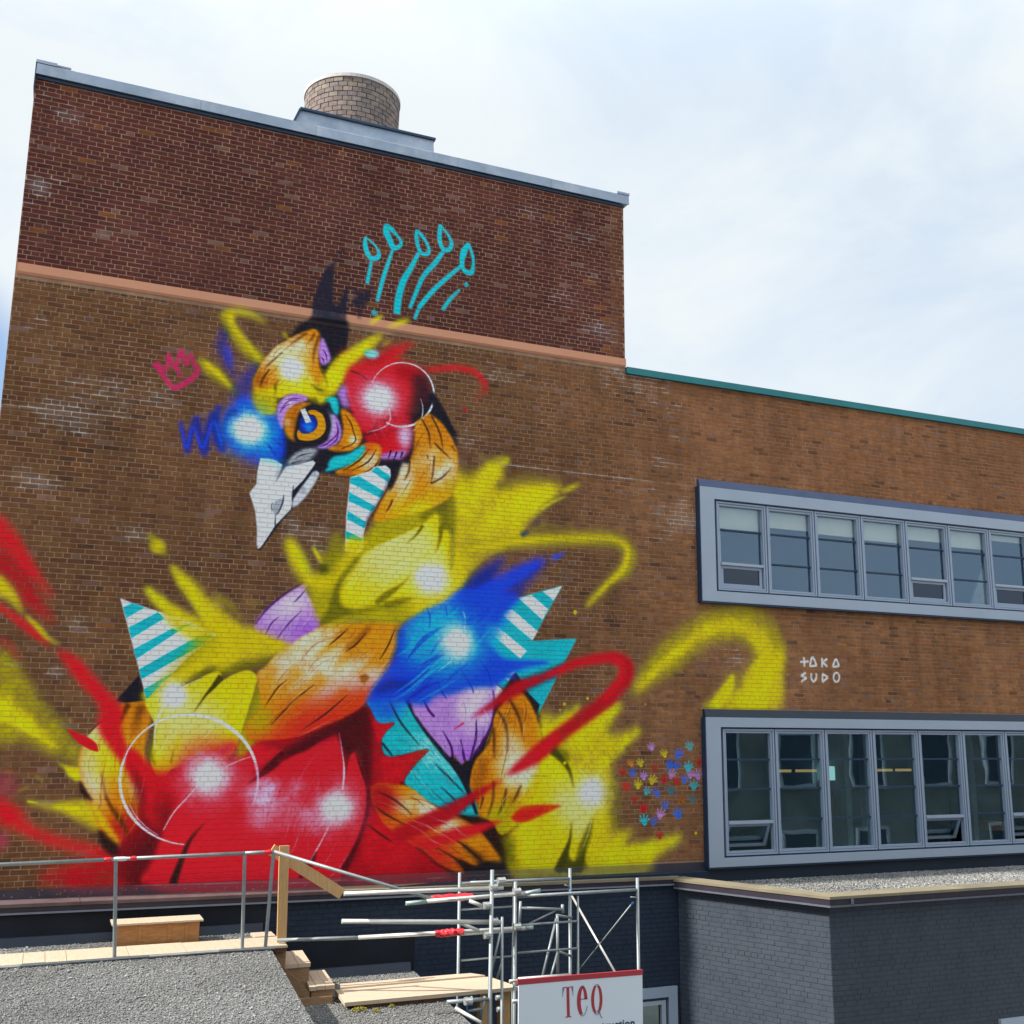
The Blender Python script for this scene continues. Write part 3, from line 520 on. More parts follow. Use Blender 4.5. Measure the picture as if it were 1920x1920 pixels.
("s",[5838,130,5831,-161,5747,-469],[13,35,35],"PD",7,1,None,0),
("s",[5967,-119,5923,-243,5790,-408],[13,35,35],"PD",7,1,None,0),
("p",[5299,-305,5457,-468,5477,-366,5625,-520,5656,-428,5742,-469,5857,-325,5795,-653,5729,-734,5571,-611],"K",8,.0,1,None,None,0),
("p",[5412,-417,5482,-407,5625,-522,5679,-469,5747,-469,5890,-284,5771,-592,5742,-815,5571,-631],"K",8,1,0,None,None,0),
("s",[4904,159,5074,-63,5321,-326,5571,-611],[21,30,42,63],"K",9,1,None,0),
("s",[6095,553,6121,343,6068,28,5835,-367],[18,18,26,44],"PD",8,.95,None,0),
("p",[5425,1809,5603,2078,5808,2309,6040,2457,6229,2570,6207,2401,6068,2172,6422,2393,6712,2525,6981,2584,6835,2398,6641,2118,6474,1953,6143,1781,5725,1695],"BD",51,.92,1,None,None,.25),
("s",[6908,2561,6615,2384,6233,2160,5769,1870],[46,161,231,323],"B",43,.85,None,0),
("s",[6229,2536,5995,2321,5766,2044],[46,91,182],"BD",50,.7,None,0),
("s",[7068,2599,7268,2689],[86,24],"B",18,.95,None,0),
("p",[4649,1392,4951,1638,5277,1812,5542,2002,5909,2007,6301,2013,6522,1961,6261,1703,6090,1455,6006,1292,6181,1076,6399,988,6618,964,6973,991,6619,900,6401,814,6272,747,6144,626,5721,593,5472,495,5186,451,5067,335,4745,344,4428,361,4179,334,4265,545,4452,812,4603,1083],"B",36,1,1,None,"bw",.2),
("g",[5081,1372],639,"BL",.95,.1,1.2,.6,"bw",.3),
("g",[5458,1176],743,"BL",.95,.1,1.1,0,"bw",0),
("g",[6091,1375],216,"BL",.7,.1,1,0,None,0),
("g",[5914,1686],497,"B",.85,.2,1.3,.5,None,0),
("g",[5802,774],446,"B",.7,.2,1.5,0,"bw",0),
("s",[4268,470,4499,587,4737,608,5017,676],[108,201,170,62],"BD",39,.8,None,0),
("s",[4633,1391,4656,1162,4528,928],[63,94,63],"BD",39,.6,None,0),
("s",[5969,912,6399,957,6839,979,7018,992],[84,84,59,25],"B",17,.9,None,0),
("s",[5886,800,6185,784,6489,737],[115,82,25],"B",16,.9,None,0),
("s",[5031,1721,5084,1582,5072,1410],[8,21,8],"BD",6,.8,None,0),
("s",[5302,1814,5338,1697,5349,1579],[8,21,8],"BD",6,.8,None,0),
("s",[4831,671,5014,775,5173,949],[8,21,8],"BD",6,.8,None,0),
("s",[5205,681,5307,492,5375,416],[8,21,8],"BD",6,.8,None,0),
("s",[5530,922,5763,578,5773,501],[8,21,8],"BD",6,.8,None,0),
("s",[5865,1011,6013,819,6076,586],[8,21,8],"BD",7,.8,None,0),
("s",[5599,1702,5635,1593,5629,1435],[12,20,16],"W",5,.9,None,0),
("s",[5234,812,5340,892,5446,973],[8,16,16],"W",5,.9,None,0),
("p",[5960,1512,6099,1562,6148,1456,6009,1342],"BL",41,.4,1,None,None,0),
("s",[5754,148,6105,346,6475,586,6951,781,7441,981,7841,1072,8147,1098,8339,1009,8323,784,8064,511,7686,242,7195,-87,6766,-406,6325,-670],[18,115,193,133,133,152,193,253,253,230,211,211,211,28],"RR",34,.96,None,.2),
("s",[6951,781,7441,981,7943,1086,8249,1029,8245,760,7937,443],[71,71,85,118,118,94],"R",35,.6,None,0),
("s",[7195,-87,6766,-406,6440,-603],[134,134,45],"R",33,.8,None,0),
("s",[4645,-1496,5043,-1341,5407,-1191,5756,-997,6227,-749],[209,230,230,146,17],"RR",23,.95,None,.2),
("s",[5114,-1608,5588,-1484,5942,-1404,6257,-1321],[126,189,126,13],"R",23,.95,None,0),
("s",[6400,-1294,6607,-1234,6934,-1168,7224,-1122],[18,220,132,9],"RO",12,1,None,0),
("s",[6446,-1291,6608,-1254,6958,-1169],[44,131,66],"R",24,.8,None,0),
("s",[5492,-19,5647,76],[13,30],"R",8,.9,None,0),
("p",[794,1629,955,1573,1290,1479,1629,1390,2056,1205,1700,883,1494,648,1218,320,1089,731,950,1159],"W",5,1,0,None,"tri",0),
("p",[839,1514,951,1577,1109,1528,885,1373],"T",5,1,0,"tri",None,0),
("p",[925,1252,1276,1469,1369,1397,968,1112],"T",5,1,0,"tri",None,0),
("p",[1009,972,1480,1267,1603,1224,1516,1278,1753,1357,1601,1263,1045,842],"T",5,1,0,"tri",None,0),
("p",[1091,712,1812,1175,2018,1203,1876,1062,1127,582],"T",5,1,0,"tri",None,0),
("p",[1164,453,1529,687,1496,630,1327,438,1213,320],"T",5,1,0,"tri",None,0),
("s",[1363,1483,1520,1356,1733,1230,2020,1184],[95,171,209,266],"Y",42,.85,None,0),
("s",[2020,1184,1754,923,1494,648,1294,400],[281,169,131,75],"YG",62,.8,None,.3),
("s",[1688,1929,1844,1566,2168,1249],[19,77,116],"Y2",21,.0,None,0),
("s",[8429,540,8741,829,9139,1145,9599,1478,10067,1699,10540,1756,10939,1578,11073,1227,10910,940,10600,601],[38,246,434,491,529,586,661,604,510,567],"YG",76,.85,None,.4),
("s",[8497,599,8989,1004,9495,1388,10066,1672,10591,1696,10954,1445,10992,1092,10656,689],[28,113,189,208,246,322,340,378],"Y2",47,.85,None,.4),
("p",[9827,314,9935,502,10104,660,10341,924,10365,735,10391,597,10740,935,11108,1273,11359,1309,11317,881,11182,334],"Y",57,.95,1,None,None,.3),
("s",[9971,375,10238,680,10340,898],[188,188,28],"Y2",19,.9,None,0),
("s",[10485,341,10811,606,11094,963],[480,480,192],"Y2",38,.7,None,0),
("h",[4432,1421,2717,-22],666,42,["OD","OL","O2","OB","OL"],"oc",.5,14,.06),
("h",[6476,501,6038,-1363],502,30,["OD","OL","OB","O2"],"ro",.5,15,.06),
("h",[4334,-936,6128,-1849],310,26,["OD","OL","OB","R"],"lo",.5,14,.06),
("h",[1017,257,910,-1537],337,26,["OD","OL","Y2","OB"],"lw",.45,12,.06),
("h",[5679,-469,5547,562],495,22,["PM","PL","W","PD"],"pc",.45,15,.06),
("h",[4461,255,5759,-1178],356,24,["TL","TD","T2","W"],"tc",.45,15,.06),
("h",[5189,2876,3784,1679],495,24,["YL","Y","YG","W"],"np",.4,15,.06),
("h",[2474,629,1523,-548],487,24,["YL","YG","Y","W"],"ly",.35,13,.06),
("h",[7195,-449,7054,-2002],533,24,["YL","YG","Y","YO"],"ry",.3,16,.06),
("h",[6128,1858,4427,398],560,26,["B2","BL","BD","BD","BL"],"bw",.5,64,.06),
("h",[3852,-209,3139,-1980],816,40,["RP","R","RR","RL","RR","RP"],"ch2",.4,17,.06),
("h",[3233,1976,2951,1135],262,16,["PL","PM","W"],"ps",.45,14,.06),
("p",[2725,5461,2962,5701,3119,5932,3136,6172,3222,6455,3311,6712,3448,6874,3562,7079,3544,6999,3450,6829,3431,6462,3447,6225,3512,6176,3611,6434,3662,6473,3656,6170,3644,5899,3673,5606,3599,5330,3228,5392],"K2",12,.97,1,None,None,.2),
("p",[3708,6179,3787,6404,3725,6484,3902,6454,4060,6573,3995,6318,3884,6148,3861,5979,3808,6000,3824,6199],"K2",21,.85,0,None,None,.4),
("g",[3557,7047],42,"K2",.8,.2,1,0,None,0),
("s",[3510,6779,3551,6847],[30,18],"K2",17,.7,None,0),
("p",[2810,5556,3050,5862,3643,5959,3690,5625,3592,5339,3651,4945,4732,4637,4858,5063,5070,4954,5239,4700,5458,4360,5013,4444,4751,3965,4733,3829,4511,3718,4437,3272,4268,3693,3836,3583,3409,3583,2988,3646,2698,3679,2703,4383,2406,4559,2365,4942,2532,5271],"K",16,1,1,None,"hd",0),
("s",[1853,5711,1988,5821,2212,5836,2486,5737],[63,93,85,13],"Y",31,.9,None,0),
("s",[1968,5817,1959,5619,2157,5367,2372,5181,2552,5077],[105,139,147,168,42],"YG",39,.9,None,.3),
("s",[1979,5797,2000,5626,2196,5395,2414,5166],[51,63,55,55],"Y2",23,.9,None,0),
("s",[2722,5620,2811,5534,2865,5498],[22,43,17],"Y",16,.8,None,0),
("s",[1576,5043,1784,4881,1971,4758,2193,4557],[82,185,123,12],"YG",30,.92,None,.3),
("s",[1657,5012,1823,4887,2034,4702],[41,70,21],"Y2",19,.9,None,0),
("s",[1902,5566,1878,5302,1995,5018,2088,4817],[42,145,125,42],"BD",46,.85,None,.3),
("s",[1939,5290,2015,5021],[62,42],"B",31,.7,None,0),
("s",[2398,5076,2248,4839,2182,4573,2297,4332],[125,229,229,167],"BD",54,.8,None,.3),
("p",[2053,4386,2204,4554,2270,4638,2350,4467,2478,4355,2682,4380,2773,4220,2825,4012,2817,3755,2716,3723,2454,3695,2251,3736,2085,3843,1991,4083],"B",46,.97,1,None,"bf",.15),
("s",[2335,3661,2516,3660,2780,3688],[124,124,82],"BD",68,.8,None,0),
("g",[2612,4157],209,"B2",.7,.1,1,0,None,0),
("g",[2416,4007],351,"BL",.75,.1,1.2,0,"bf",0),
("s",[1893,4408,1854,4067,1927,3846],[81,101,101],"BD",22,.9,None,0),
("s",[1986,4167,2100,3928,2170,3748],[61,102,41],"BD",38,.8,None,0),
("s",[1386,4116,1452,3880,1514,3689,1549,4021,1611,4182,1695,3770,1754,3739,1773,4125,1837,4264,1919,3872,1983,3787,2002,4191,2110,4361,2181,3902],[59,59,74,82,89,97,97,104,104,97,97,104,89,74],"BD",19,.92,None,0),
("s",[1406,4042,1496,3748,1561,4061,1709,3772,1828,4170,1958,3838],[22,30,30,37,30,30],"B",9,.7,None,0),
("g",[2698,4468],253,"B",.0,.45,1,0,None,0),
("s",[2497,4016,2648,3864,2735,3757],[10,37,17],"BD",9,.9,None,0),
("s",[2639,4033,2745,3960,2810,3903],[10,38,17],"BD",9,.9,None,0),
("s",[2356,4000,2422,3902,2467,3823],[10,37,16],"BD",9,.9,None,0),
("s",[2336,3998,2402,3900,2466,3833],[16,12,6],"W",5,.8,None,0),
("s",[2251,4262,2239,4367,2240,4452],[21,12,6],"W",6,.7,None,0),
("s",[2110,4097,2529,4169],[62,82],"W",38,.6,None,0),
("p",[2882,5585,3078,5705,3184,5744,3262,5693,3283,5562,3263,5335,3319,5121,3368,4994,3223,4886,2804,4829,2644,4720,2401,4645,2335,4808,2382,4987,2514,5224,2650,5398],"O",12,1,1,None,"cr",.3),
("g",[2904,5348],324,"OL",.9,.1,1.4,.4,"cr",.5),
("g",[2575,5233],234,"OL",.7,.1,1.6,.8,"cr",.4),
("g",[2452,4846],147,"OD",.6,.1,1,0,"cr",0),
("g",[3121,5248],239,"O2",.5,.1,1,0,"cr",0),
("s",[3080,5676,2917,5528,2816,5424],[26,24,7],"KB",10,.85,None,0),
("s",[3187,5682,3148,5586,3088,5510],[26,24,7],"KB",10,.85,None,0),
("s",[3263,5671,3199,5415,3189,5169],[26,24,7],"KB",10,.85,None,0),
("s",[2737,5323,2580,5146,2483,5024],[26,23,6],"KB",9,.85,None,0),
("s",[2565,5035,2471,4870,2450,4694],[25,23,6],"KB",9,.85,None,0),
("s",[3278,5337,3295,5184,3366,5039],[26,24,7],"KB",10,.85,None,0),
("p",[3307,5633,3390,5488,3445,5317,3358,5215,3292,5250,3258,5446],"P",10,1,1,None,None,0),
("s",[3326,5456,3373,5374,3388,5287],[4,18,4],"PD",5,1,None,0),
("s",[3288,5339,3333,5301,3347,5236],[4,18,4],"PD",5,1,None,0),
("p",[3585,5496,4076,5387,3636,5323],"RD",49,.7,1,None,None,0),
("p",[2359,4682,2680,4812,2837,5008,3086,5088,3265,4892,3425,5180,3567,5403,3846,5580,4040,5747,4228,5846,4133,5670,3940,5435,3770,5252,3648,5033,3569,4844,3445,4717,3321,4613,3191,4662,2934,4737,2711,4621,2700,4425,2561,4344,2436,4392],"Y",32,.97,1,None,"yb",.25),
("g",[2511,4509],230,"YG",.7,.2,1,0,"yb",.4),
("g",[3354,4816],152,"YO",.5,.1,1,0,"yb",0),
("s",[4174,5791,3848,5513,3536,5107,3418,4824],[22,133,222,178],"Y2",33,.8,None,0),
("s",[2717,4904,2660,4809,2687,4683],[13,34,30],"YD",12,.9,None,0),
("s",[3101,4782,3211,4687,3277,4630],[13,65,43],"YD",16,.8,None,0),
("s",[3180,4902,3246,4845,3354,4816],[13,35,17],"YD",12,.8,None,0),
("s",[3307,5163,3389,4997,3417,4868],[44,35,13],"YO",12,.7,None,0),
("p",[2676,4703,2719,4861,2881,4971,3050,4950,3185,4793,3211,4687,2935,4727,2731,4624],"Y2",12,.9,1,None,None,0),
("s",[3027,5079,3132,5006,3201,4905],[17,15,6],"W",6,.9,None,0),
("s",[4011,5949,4120,6048,4208,6125],[32,69,23],"Y",21,.95,None,0),
("s",[4282,5924,4484,6049,4632,6124],[23,79,32],"Y",26,.95,None,0),
("s",[4246,5664,4345,5737],[41,18],"Y",25,.9,None,0),
("p",[3728,5224,3943,5345,4206,5521,4427,5669,4734,5797,4589,5624,4479,5469,4803,5401,4996,5128,4955,4893,4778,4642,4737,4456,4704,4049,4460,3933,4215,3951,3962,4252,3797,4564,3698,4862],"R",42,.97,1,None,"rc",.25),
("s",[4427,5669,4252,5482,3988,5352],[68,136,159],"RR",42,.6,None,0),
("s",[4759,5326,4881,5067,4821,4739,4736,4501],[206,298,252,138],"K",59,.75,None,0),
("s",[4482,5378,4763,5188],[138,138],"RD",68,.5,None,0),
("s",[4441,5235,4759,5314,5129,5413,5459,5472,5748,5419,5896,5275,5874,5107],[188,141,118,104,104,104,47],"RR",35,.8,None,.3),
("s",[4989,5382,5459,5472,5772,5423,5896,5251],[38,43,43,28],"R",18,.8,None,0),
("s",[5825,5147,5756,4951],[57,19],"RR",26,.6,None,0),
("g",[5567,4810],56,"RR",.8,.2,1,0,None,0),
("g",[3829,4879],332,"RL",.7,.1,1.2,-1.3,"rc",0),
("g",[4184,4212],288,"RR",.7,.1,1,0,"rc",0),
("g",[3886,4531],242,"R",.6,.2,1,0,"rc",0),
("s",[3751,5182,3952,5121,4135,4966],[22,27,9],"KB",8,.8,None,0),
("s",[4197,4480,4156,4364,4050,4263],[18,22,9],"KB",10,.8,None,0),
("s",[3897,4245,4072,4254,4333,4408],[31,31,13],"RK",12,.9,None,0),
("p",[3960,5507,4070,5557,4183,5517,4119,5428,3985,5431],"TL",17,.95,1,None,None,0),
("s",[3948,5516,4027,5494],[54,23],"T",25,.8,None,0),
("p",[4602,4440,4705,4407,4720,4274,4657,4088,4542,4164,4514,4340],"PL",42,.9,1,None,None,0),
("p",[4259,3955,4658,4066,4572,3923,4461,3900,4372,3901,4272,3891],"P",16,.95,1,None,None,0),
("s",[4412,4039,4372,3901],[31,9],"K",5,1,None,0),
("s",[4502,4026,4461,3900],[31,9],"K",5,1,None,0),
("s",[4591,4036,4561,3922],[31,9],"K",5,1,None,0),
("p",[3569,4844,3695,4950,3723,4776,3751,4624,3642,4633],"P",24,.9,1,None,None,0),
("p",[3382,4687,3508,4748,3574,4712,3602,4561,3573,4470,3495,4548,3458,4653],"T2",12,1,1,None,None,0),
("s",[3466,4720,3558,4578],[35,17],"TL",16,.8,None,0),
("s",[4110,5052,4179,4994,4237,4934],[7,18,11],"W",6,.9,None,0),
("s",[4357,4680,4385,4526,4322,4406,4180,4322,4027,4271],[22,18,18,13,7],"W",6,.85,None,0),
("s",[4069,4985,4108,5100,4172,5206,4258,5296,4361,5366,4475,5412,4594,5430,4712,5419,4821,5381,4916,5316,4990,5228,5039,5123,5061,5006,5054,4885,5019,4767,4958,4657,4875,4563,4774,4489,4661,4440,4543,4418,4427,4424,4318,4457],[9,18,23,32,37,18],"W",5,.95,None,0),
("s",[4845,4902,4856,4879,4866,4854,4874,4829,4881,4804,4886,4778,4889,4751,4890,4725,4890,4698,4888,4671,4885,4644,4880,4617,4873,4590,4865,4564,4854,4538,4843,4512,4830,4488,4815,4464,4800,4441,4782,4418,4764,4397,4745,4377],[9,18,9],"W",5,.95,None,0),
("p",[5007,4671,5243,4517,5389,4283,5464,4064,5466,3703,5361,3424,5044,3218,4731,3102,4467,3015,4206,2949,4223,3101,4366,3396,4557,3678,4708,3915,4768,4190,4782,4507,4893,4611],"O",12,1,1,None,"th",.3),
("g",[5167,3830],432,"OL",.95,.15,1.2,-0.5,"th",.5),
("g",[4627,3597],378,"OL",.9,.1,1.5,1,"th",.5),
("g",[4878,4338],205,"O2",.6,.1,1,0,"th",0),
("g",[4910,3140],534,"Y",.85,.1,1.6,.4,"th",.3),
("g",[5404,3584],251,"YG",.6,.1,1,0,"th",0),
("s",[4800,3858,4853,3575,4727,3255],[89,156,31],"O2",33,.75,"th",.4),
("s",[4980,3922,4899,3535,4596,3156],[89,156,31],"O2",33,.75,"th",.4),
("s",[5252,4132,5164,3942,5121,3825],[91,160,32],"O2",34,.75,"th",.4),
("s",[4498,3431,4416,3227,4290,3043],[88,153,31],"O2",32,.75,"th",.4),
("s",[4871,4586,4992,4374,5021,4129],[23,25,7],"KB",8,.85,None,0),
("s",[5031,4651,5177,4373,5229,4129],[23,25,7],"KB",8,.85,None,0),
("s",[5093,4024,5076,3776,5046,3594],[23,25,7],"KB",8,.85,None,0),
("s",[5046,3594,5216,3700,5374,3874],[23,25,7],"KB",8,.85,None,0),
("s",[5088,4226,5206,4127,5360,4008],[23,25,7],"KB",8,.85,None,0),
("s",[5367,4213,5439,4130],[23,25,7],"KB",9,.85,None,0),
("s",[4708,3915,4690,3736,4627,3597],[22,25,7],"KB",8,.85,None,0),
("s",[4977,4034,5003,3947],[23,25,7],"KB",8,.85,None,0),
("s",[4458,3296,4418,3184,4355,3091],[22,24,7],"KB",8,.85,None,0),
("s",[4999,4990,5216,4697,5362,4440,5461,4223],[139,116,79,19],"K",13,1,None,0),
("s",[4641,3864,4601,3727,4558,3656],[89,111,22],"OL",16,.9,None,0),
("s",[4506,3894,4448,3601,4410,3422],[133,110,18],"K",12,.9,None,0),
("p",[3624,4564,3732,4556,3869,4418,3951,4251,3956,4142,3863,3999,3671,3935,3456,3954,3623,4060,3678,4285],"O",12,1,1,None,"co",.2),
("g",[3836,4128],131,"OL",.8,.1,1,0,"co",0),
("g",[3603,4014],129,"OD",.6,.1,1,0,"co",0),
("s",[3691,4506,3783,4385,3855,4196],[4,17,4],"KB",5,1,None,0),
("s",[3809,4278,3869,4132,3754,4009],[4,17,4],"KB",5,1,None,0),
("s",[3669,3978,3796,4058],[17,5],"KB",5,1,None,0),
("p",[3969,4077,4232,4107,4259,3955,4200,3751,4029,3635,3793,3590,3577,3611,3765,3749,3931,3920],"O",12,1,1,None,"ck",.3),
("g",[4109,3829],197,"OL",.85,.1,1.3,.7,"ck",.4),
("g",[3747,3639],172,"OD",.6,.1,1,0,"ck",0),
("g",[4036,4041],175,"RO",.6,.1,1,0,"ck",0),
("s",[4190,4036,4066,3825,3832,3670],[5,22,5],"KB",5,1,None,0),
("s",[4080,4024,3935,3833,3704,3656],[5,22,5],"KB",5,1,None,0),
("s",[4239,3887,4156,3747,4006,3655],[5,22,5],"KB",5,1,None,0),
("p",[3467,3718,3546,3845,3758,3912,3927,4029,4024,4057,3975,3924,3828,3778,3618,3669,3429,3613,3489,3699],"T2",10,1,1,None,None,0),
("s",[3487,3742,3698,3807,3908,3961],[13,22,13],"TL",16,.5,None,0),
("p",[2703,4383,2715,4535,2832,4680,2998,4724,3126,4697,3108,4629,2944,4543,2847,4401,2796,4179,2730,4257],"P",12,1,1,None,"pe",0),
("g",[2859,4575],127,"PL",.7,.1,1,0,"pe",0),
("s",[2815,4613,2938,4651,3064,4656],[4,15,4],"PD",5,1,None,0),
("s",[2760,4476,2858,4597,2981,4635],[4,15,4],"PD",5,1,None,0),
("s",[2733,4387,2800,4503,2880,4556],[4,15,4],"PD",5,1,None,0),
("p",[2814,4224,2826,4398,2903,4516,3067,4602,3194,4597,3032,4446,2978,4266,2967,4071,3011,4012,2906,4042,2840,4120],"O",16,.95,1,None,None,.2),
("g",[2874,4275],84,"OL",.6,.1,1,0,None,0),
("s",[3027,4554,2950,4414,2930,4195],[64,85,85],"OD",31,.7,None,0),
("p",[3498,4482,3586,4427,3646,4281,3642,4127,3539,4007,3393,3947,3297,3958,3451,4084,3507,4264],"P",12,1,1,None,None,0),
("s",[3476,4479,3516,4309,3470,4129],[30,48,30],"PL",20,.8,None,0),
("s",[3566,4381,3595,4209,3474,4043],[5,19,5],"PD",5,1,None,0),
("s",[3614,4277,3578,4098,3434,3973],[5,19,5],"PD",5,1,None,0),
("s",[3534,4137,3432,4016,3328,3972],[5,19,5],"PD",5,1,None,0),
("s",[3431,4540,3525,4354,3470,4129],[22,30,17],"G",16,.7,None,0),
("p",[3031,4467,3194,4586,3366,4553,3481,4370,3468,4173,3347,4028,3138,3983,2990,4031,2992,4203],"K",12,1,1,None,None,0),
("p",[3156,4494,3262,4507,3371,4444,3416,4297,3393,4185,3302,4088,3157,4039,3024,4056,3013,4184,3129,4176,3253,4234,3291,4325,3244,4429,3169,4441],"O2",6,1,1,None,None,0),
("p",[3030,4272,3047,4361,3117,4424,3223,4415,3286,4347,3283,4259,3213,4175,3110,4141,3035,4176],"BD",6,1,1,None,None,0),
("g",[3156,4266],119,"B2",1,.2,1.1,0,None,0),
("g",[3169,4213],72,"BL",.45,.1,1,0,None,0),
("g",[3090,4334],77,"BD",.7,.2,1,0,None,0),
("p",[3030,4493,3102,4520,3202,4332,3123,4301],"W",6,1,0,None,None,0),
("p",[3246,3931,3355,3835,3403,3711,3376,3601,3173,3241,3017,3058,2807,2770,2585,2404,2526,2389,2745,2786,2759,2911,2969,3180,3002,3351,3275,3741,2866,3612,2754,3390],"K",9,1,0,None,None,0),
("p",[2503,3711,2655,3717,2738,3694,2818,3650,2725,3356,2865,3623,3048,3684,3253,3760,3293,3732,3258,3664,3122,3448,2985,3286,2984,3097,2967,3012,2766,2767,2583,2445,2544,2415,2521,2481,2516,2685,2475,2948,2381,3198,2470,3331,2474,3509],"W",6,1,0,None,None,0),
("s",[2514,3702,2656,3700,2801,3669,2987,3667],[62,104,83,21],"BL",46,.45,None,0),
("p",[2735,3357,2716,3533,2813,3628,2798,3521],"G",23,.7,1,None,None,0),
("p",[2758,2915,2715,2969,2701,3051,2768,3130,2847,3173,2832,3063,2797,2956],"G",11,.85,1,None,None,0),
("s",[2861,3222,2850,3106,2806,2977,2759,2911],[8,21,16,8],"K",6,1,None,0),
("s",[2715,2969,2692,3029,2709,3093],[6,10,6],"K",5,.9,None,0),
("s",[2736,3747,2734,3388],[4,4],"GL",8,.3,None,0),
("p",[2987,3035,2991,3161,3125,3384,3261,3589,3313,3616,3356,3578,3290,3422,3174,3220,3057,3083],"GL",8,1,0,None,None,0),
("g",[3129,3300],84,"G",.7,.1,1,0,None,0),
("g",[3284,3549],85,"G",.5,.1,1,0,None,0),
("s",[2991,3371,2983,3244,2982,3139],[8,17,12],"K",6,1,None,0),
("s",[2759,2911,2762,2766,2779,2706],[8,16,10],"K",6,1,None,0),
("p",[2874,3655,2979,3816,3141,3919,3309,3938,3271,3826,3150,3727,2987,3667],"G",16,.95,1,None,None,.4),
("s",[2942,3726,3103,3850,3248,3888],[13,34,17],"GL",16,.7,None,0),
("s",[2983,3752,3104,3829,3228,3864],[4,15,4],"K",5,1,None,0),
("s",[2944,3684,3108,3744],[15,4],"K",5,1,None,0),
("h",[5148,4620,4336,2982],425,30,["OD","OL","OB","O2","Y"],"th",.5,16,.06),
("h",[3187,5682,2460,4696],365,22,["OD","OL","OB"],"cr",.5,15,.06),
("h",[3753,5138,4346,4009],488,26,["RR","RL","RP","RD"],"rc",.4,16,.06),
("h",[2247,4496,2756,3749],291,16,["B2","BL","BD"],"bf",.45,15,.06),
("p",[3811,3564,4114,3699,4156,3758,4331,3798,4410,3751,4420,3642,4364,3462,4199,3143,4097,2962,4040,2765,4028,2509,3965,2462,3777,2480,3773,2998],"W",6,1,0,None,"sp",0),
("p",[4125,3689,4200,3762,4416,3642,4395,3541],"T",6,1,0,"sp",None,0),
("p",[3811,3559,3944,3594,4344,3394,4293,3292,3807,3483],"T",6,1,0,"sp",None,0),
("p",[3802,3343,4210,3165,4147,3084,3797,3214],"T",6,1,0,"sp",None,0),
("p",[3792,3064,4077,2917,4048,2829,3786,2946],"T",6,1,0,"sp",None,0),
("p",[3772,2775,4021,2678,4019,2614,3770,2659],"T",5,1,0,"sp",None,0),
("g",[3898,2542],233,"Y",.8,.2,1,0,"sp",0),
("s",[3778,2470,3877,2540,4088,2620],[127,191,127],"Y",39,.8,None,0),
("s",[4415,3598,4261,3256,4117,3006,4060,2809],[43,35,43,22],"KB",16,.7,None,0),
("s",[3901,7351,3897,7235,3932,7102,4009,7014,4105,7058,4115,7136,4062,7229,3974,7301,3911,7334],[29,67,72,72,72,48,31,27,24],"T3",7,1,None,0),
("s",[4204,7624,4220,7504,4281,7374,4347,7258,4445,7303,4462,7384,4403,7463,4300,7559,4223,7621],[29,98,93,81,56,49,42,74,37],"T3",7,1,None,0),
("s",[4708,7628,4712,7485,4748,7335,4801,7254,4903,7261,4920,7342,4866,7462,4793,7553,4721,7617],[30,62,57,62,55,52,45,57,45],"T3",7,1,None,0),
("s",[5096,7791,5090,7638,5097,7508,5158,7388,5261,7408,5292,7519,5243,7629,5176,7708,5103,7773],[51,71,66,66,68,58,43,33,46],"T3",7,1,None,0),
("s",[5580,7575,5510,7429,5474,7264,5489,7148,5543,7079,5635,7083,5666,7220,5657,7351,5615,7476,5580,7562],[38,102,82,64,77,77,46,46,46,51],"T3",7,1,None,0),
("s",[4004,6963,3980,6806,3953,6599],[41,48,53],"T3",8,1,None,0),
("s",[4341,7244,4268,6986,4192,6693,4118,6339],[31,53,60,48],"T3",8,1,None,0),
("s",[4750,7245,4643,6992,4525,6752,4458,6486,4430,6191],[54,73,97,102,102],"T3",8,1,None,0),
("s",[5159,7349,5022,7127,4849,6888,4742,6624,4638,6314],[54,74,67,59,49],"T3",8,1,None,0),
("s",[5488,7187,5284,6979,5032,6701,4860,6466,4775,6337],[45,62,69,69,62],"T3",8,1,None,0),
("s",[4776,6324,4718,6150],[49,44],"T3",8,1,None,0),
("s",[5444,6760,5292,6578,5168,6377],[32,55,55],"T3",8,1,None,0),
("s",[5573,6888,5534,6841],[63,63],"T3",8,1,None,0),
("g",[4076,6145],64,"T",.9,.3,1,0,None,0),
("s",[1007,4895,1070,4804,1210,4630,1298,4588,1515,4766,1592,4917],[52,59,59,67,67,44],"M",11,.92,None,0),
("s",[1030,4868,1153,4839,1166,5058,1264,4870,1332,5146,1403,4937,1464,5103,1535,4909,1575,4954],[45,45,37,45,45,45,37,45,37],"M",11,.92,None,0),
("s",[1293,4874,1344,4742],[52,37],"M",11,.85,None,0),
("s",[968,4859,1062,4919],[44,37],"M",11,.8,None,0),
("s",[987,-479,1008,-398,1037,-320,1076,-246,1122,-176,1177,-112,1238,-54,1307,-2,1381,42,1461,79,1545,107,1632,126,1722,137,1814,138,1906,130,1998,112,2088,86,2176,51,2259,7,2339,-45,2412,-104,2480,-170,2540,-242,2592,-319,2635,-401,2669,-485],[15,22,33,44,37],"W",4,.95,None,0),
("s",[1817,-1510,1740,-1499,1664,-1482,1590,-1459,1518,-1431,1448,-1397,1382,-1358,1319,-1315,1260,-1267,1206,-1216,1156,-1160,1112,-1102,1072,-1040,1039,-977,1012,-911,991,-844,976,-775,967,-707,965,-638,970,-569,981,-502,998,-436],[11,25,39,36,28],"W",4,.95,None,0),
